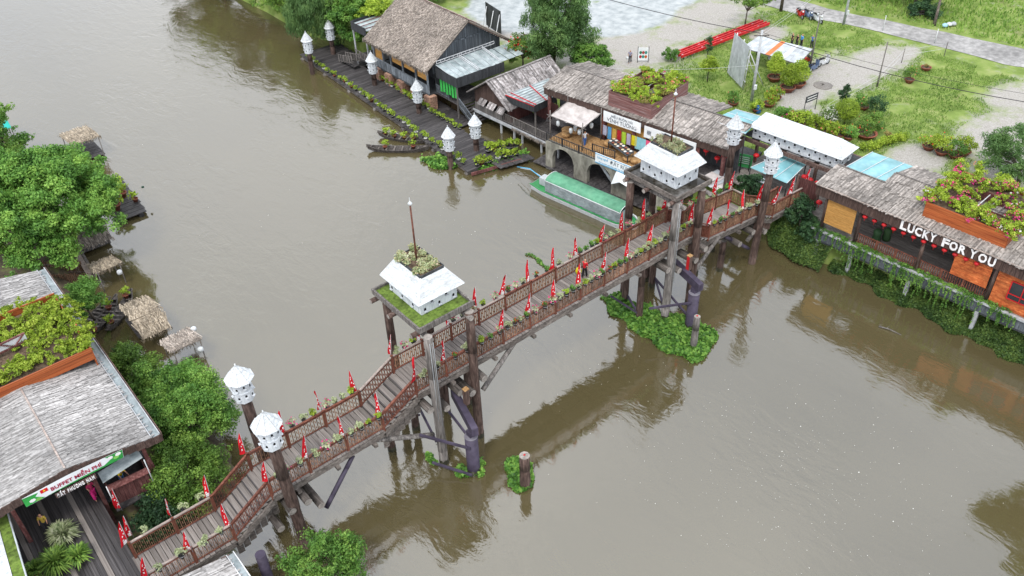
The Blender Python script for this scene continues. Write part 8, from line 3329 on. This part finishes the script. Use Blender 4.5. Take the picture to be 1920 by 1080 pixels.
# dark broad leaved shrubs at the bridge end
sb = 'broad leaved shrubs at the bridge end'
tree('broadleaf_shrub', 'dark broad leaved shrub at the bridge end, left of the gate', (57.0, 32.3, 1.6), (56.9, 32.2, 3.3), (1.0, 1.0, 1.5), 22, .5, 1500, .42, 'leafdark', sb, .08, 91, .35, .6, 7, None, -.8, 'shrub')
tree('broadleaf_shrub', 'dark broad leaved shrub below the lantern deck\'s left corner', (57.0, 30.9, 1.0), (56.6, 30.9, 2.3), (.9, .8, 1.3), 18, .5, 1200, .42, 'leafdark', sb, .08, 92, .35, .6, 7, None, -.8, 'shrub')
tree('broadleaf_shrub', 'dark broad leaved shrub behind the lower landing', (56.3, 37.2, 2.0), (56.2, 37.2, 3.8), (.9, 1.1, 1.3), 20, .55, 1500, .4, 'leafdark', sb, .08, 93, .35, .6, 7, None, -.8, 'shrub')


# floating water hyacinth
def hyacinth(label, poly, n, size=.24, hgt=.35):
    P = [Vector((p[0], p[1], 0)) for p in poly]
    xs, ys = [p.x for p in P], [p.y for p in P]

    def inside(x, y):
        c = False
        j = len(P) - 1
        for i in range(len(P)):
            if (P[i].y > y) != (P[j].y > y) and x < (P[j].x - P[i].x) * (y - P[i].y) / (P[j].y - P[i].y) + P[i].x:
                c = not c
            j = i
        return c

    def pt():
        x, y = random.uniform(min(xs), max(xs)), random.uniform(min(ys), max(ys))
        x2, y2 = x + .25 * math.sin(y * 2.3), y + .25 * math.sin(x * 2.1)
        if not inside(x2, y2):
            return None
        k = .6 + .4 * math.sin(x * 2.6 + 1) * math.sin(y * 2.2)
        return (x, y, .03 + abs(random.gauss(0, .5)) * hgt * (.4 + .8 * k))
    v, f, r = ground_leaves(n, pt, size, .75, 1.1)
    o = foliage('water_hyacinth', [(v, f, r, 0)], [M['leafhya']], None, (sum(xs) / len(xs), sum(ys) / len(ys), 0), 'stuff')
    setp(o, label, 'water plants')


hyacinth('long raft of water hyacinth round the purple column in mid river', [(39.359, 38.448, 0.000), (38.703, 35.988, 0.000), (38.417, 32.859, 0.000), (38.509, 29.980, 0.000), (39.253, 28.316, 0.000), (41.157, 28.014, 0.000), (42.606, 29.122, 0.000), (43.053, 30.806, 0.000), (42.310, 32.586, 0.000), (41.191, 34.639, 0.000), (40.629, 37.308, 0.000)], 11000, .27, .3)
hyacinth('round clump of water hyacinth around the lone log stump', [(22.199, 29.556, 0.000), (21.823, 28.563, 0.000), (22.081, 27.662, 0.000), (22.872, 27.137, 0.000), (23.609, 27.569, 0.000), (23.957, 28.542, 0.000), (23.791, 29.520, 0.000), (23.021, 29.956, 0.000)], 1500, .25, .3)
hyacinth('small wisp of water hyacinth at the purple column\'s foot', [(19.683, 31.761, 0.000), (19.988, 30.740, 0.000), (20.970, 30.053, 0.000), (22.060, 31.039, 0.000), (21.942, 31.566, 0.000), (21.008, 30.658, 0.000), (20.415, 31.413, 0.000)], 260, .26, .3)
hyacinth('tuft of water hyacinth at the grey tower post', [(19.430, 34.076, 0.000), (19.085, 33.290, 0.000), (19.426, 32.753, 0.000), (19.908, 33.656, 0.000)], 130, .26, .4)
hyacinth('clump of water hyacinth at the floating deck\'s near corner', [(41.654, 66.053, 0.000), (41.181, 64.188, 0.000), (42.823, 62.393, 0.000), (44.112, 62.338, 0.000), (43.765, 64.102, 0.000), (43.482, 65.540, 0.000)], 1300, .28, .5)
hyacinth('strip of water hyacinth along the corner raft', [(44.502, 60.845, 0.000), (45.102, 59.732, 0.000), (47.776, 59.243, 0.000), (49.759, 58.854, 0.000), (50.360, 60.217, 0.000), (48.198, 60.589, 0.000)], 1300, .28, .45)
hyacinth('thin line of drifting weed beyond the bridge middle', [(38.762, 46.654, 0.000), (38.751, 44.905, 0.000), (38.839, 43.316, 0.000), (39.252, 43.443, 0.000), (39.270, 45.154, 0.000), (39.204, 46.675, 0.000)], 260, .16, .12)
dl = MB()
a, b = Vector((52.631, 21.581, 0.050)), Vector((53.031, 19.956, 0.020))
dl.path([a, a.lerp(b, .5) + Vector((0, .1, .08)), b], .07, 6, .03)
dl.path([a.lerp(b, .3), a.lerp(b, .55) + Vector((.3, .35, .1))], .03, 5, .01)
one('driftwood', 'dark driftwood branch floating before the lantern deck', 'driftwood', dl, M['loggrey'], a)
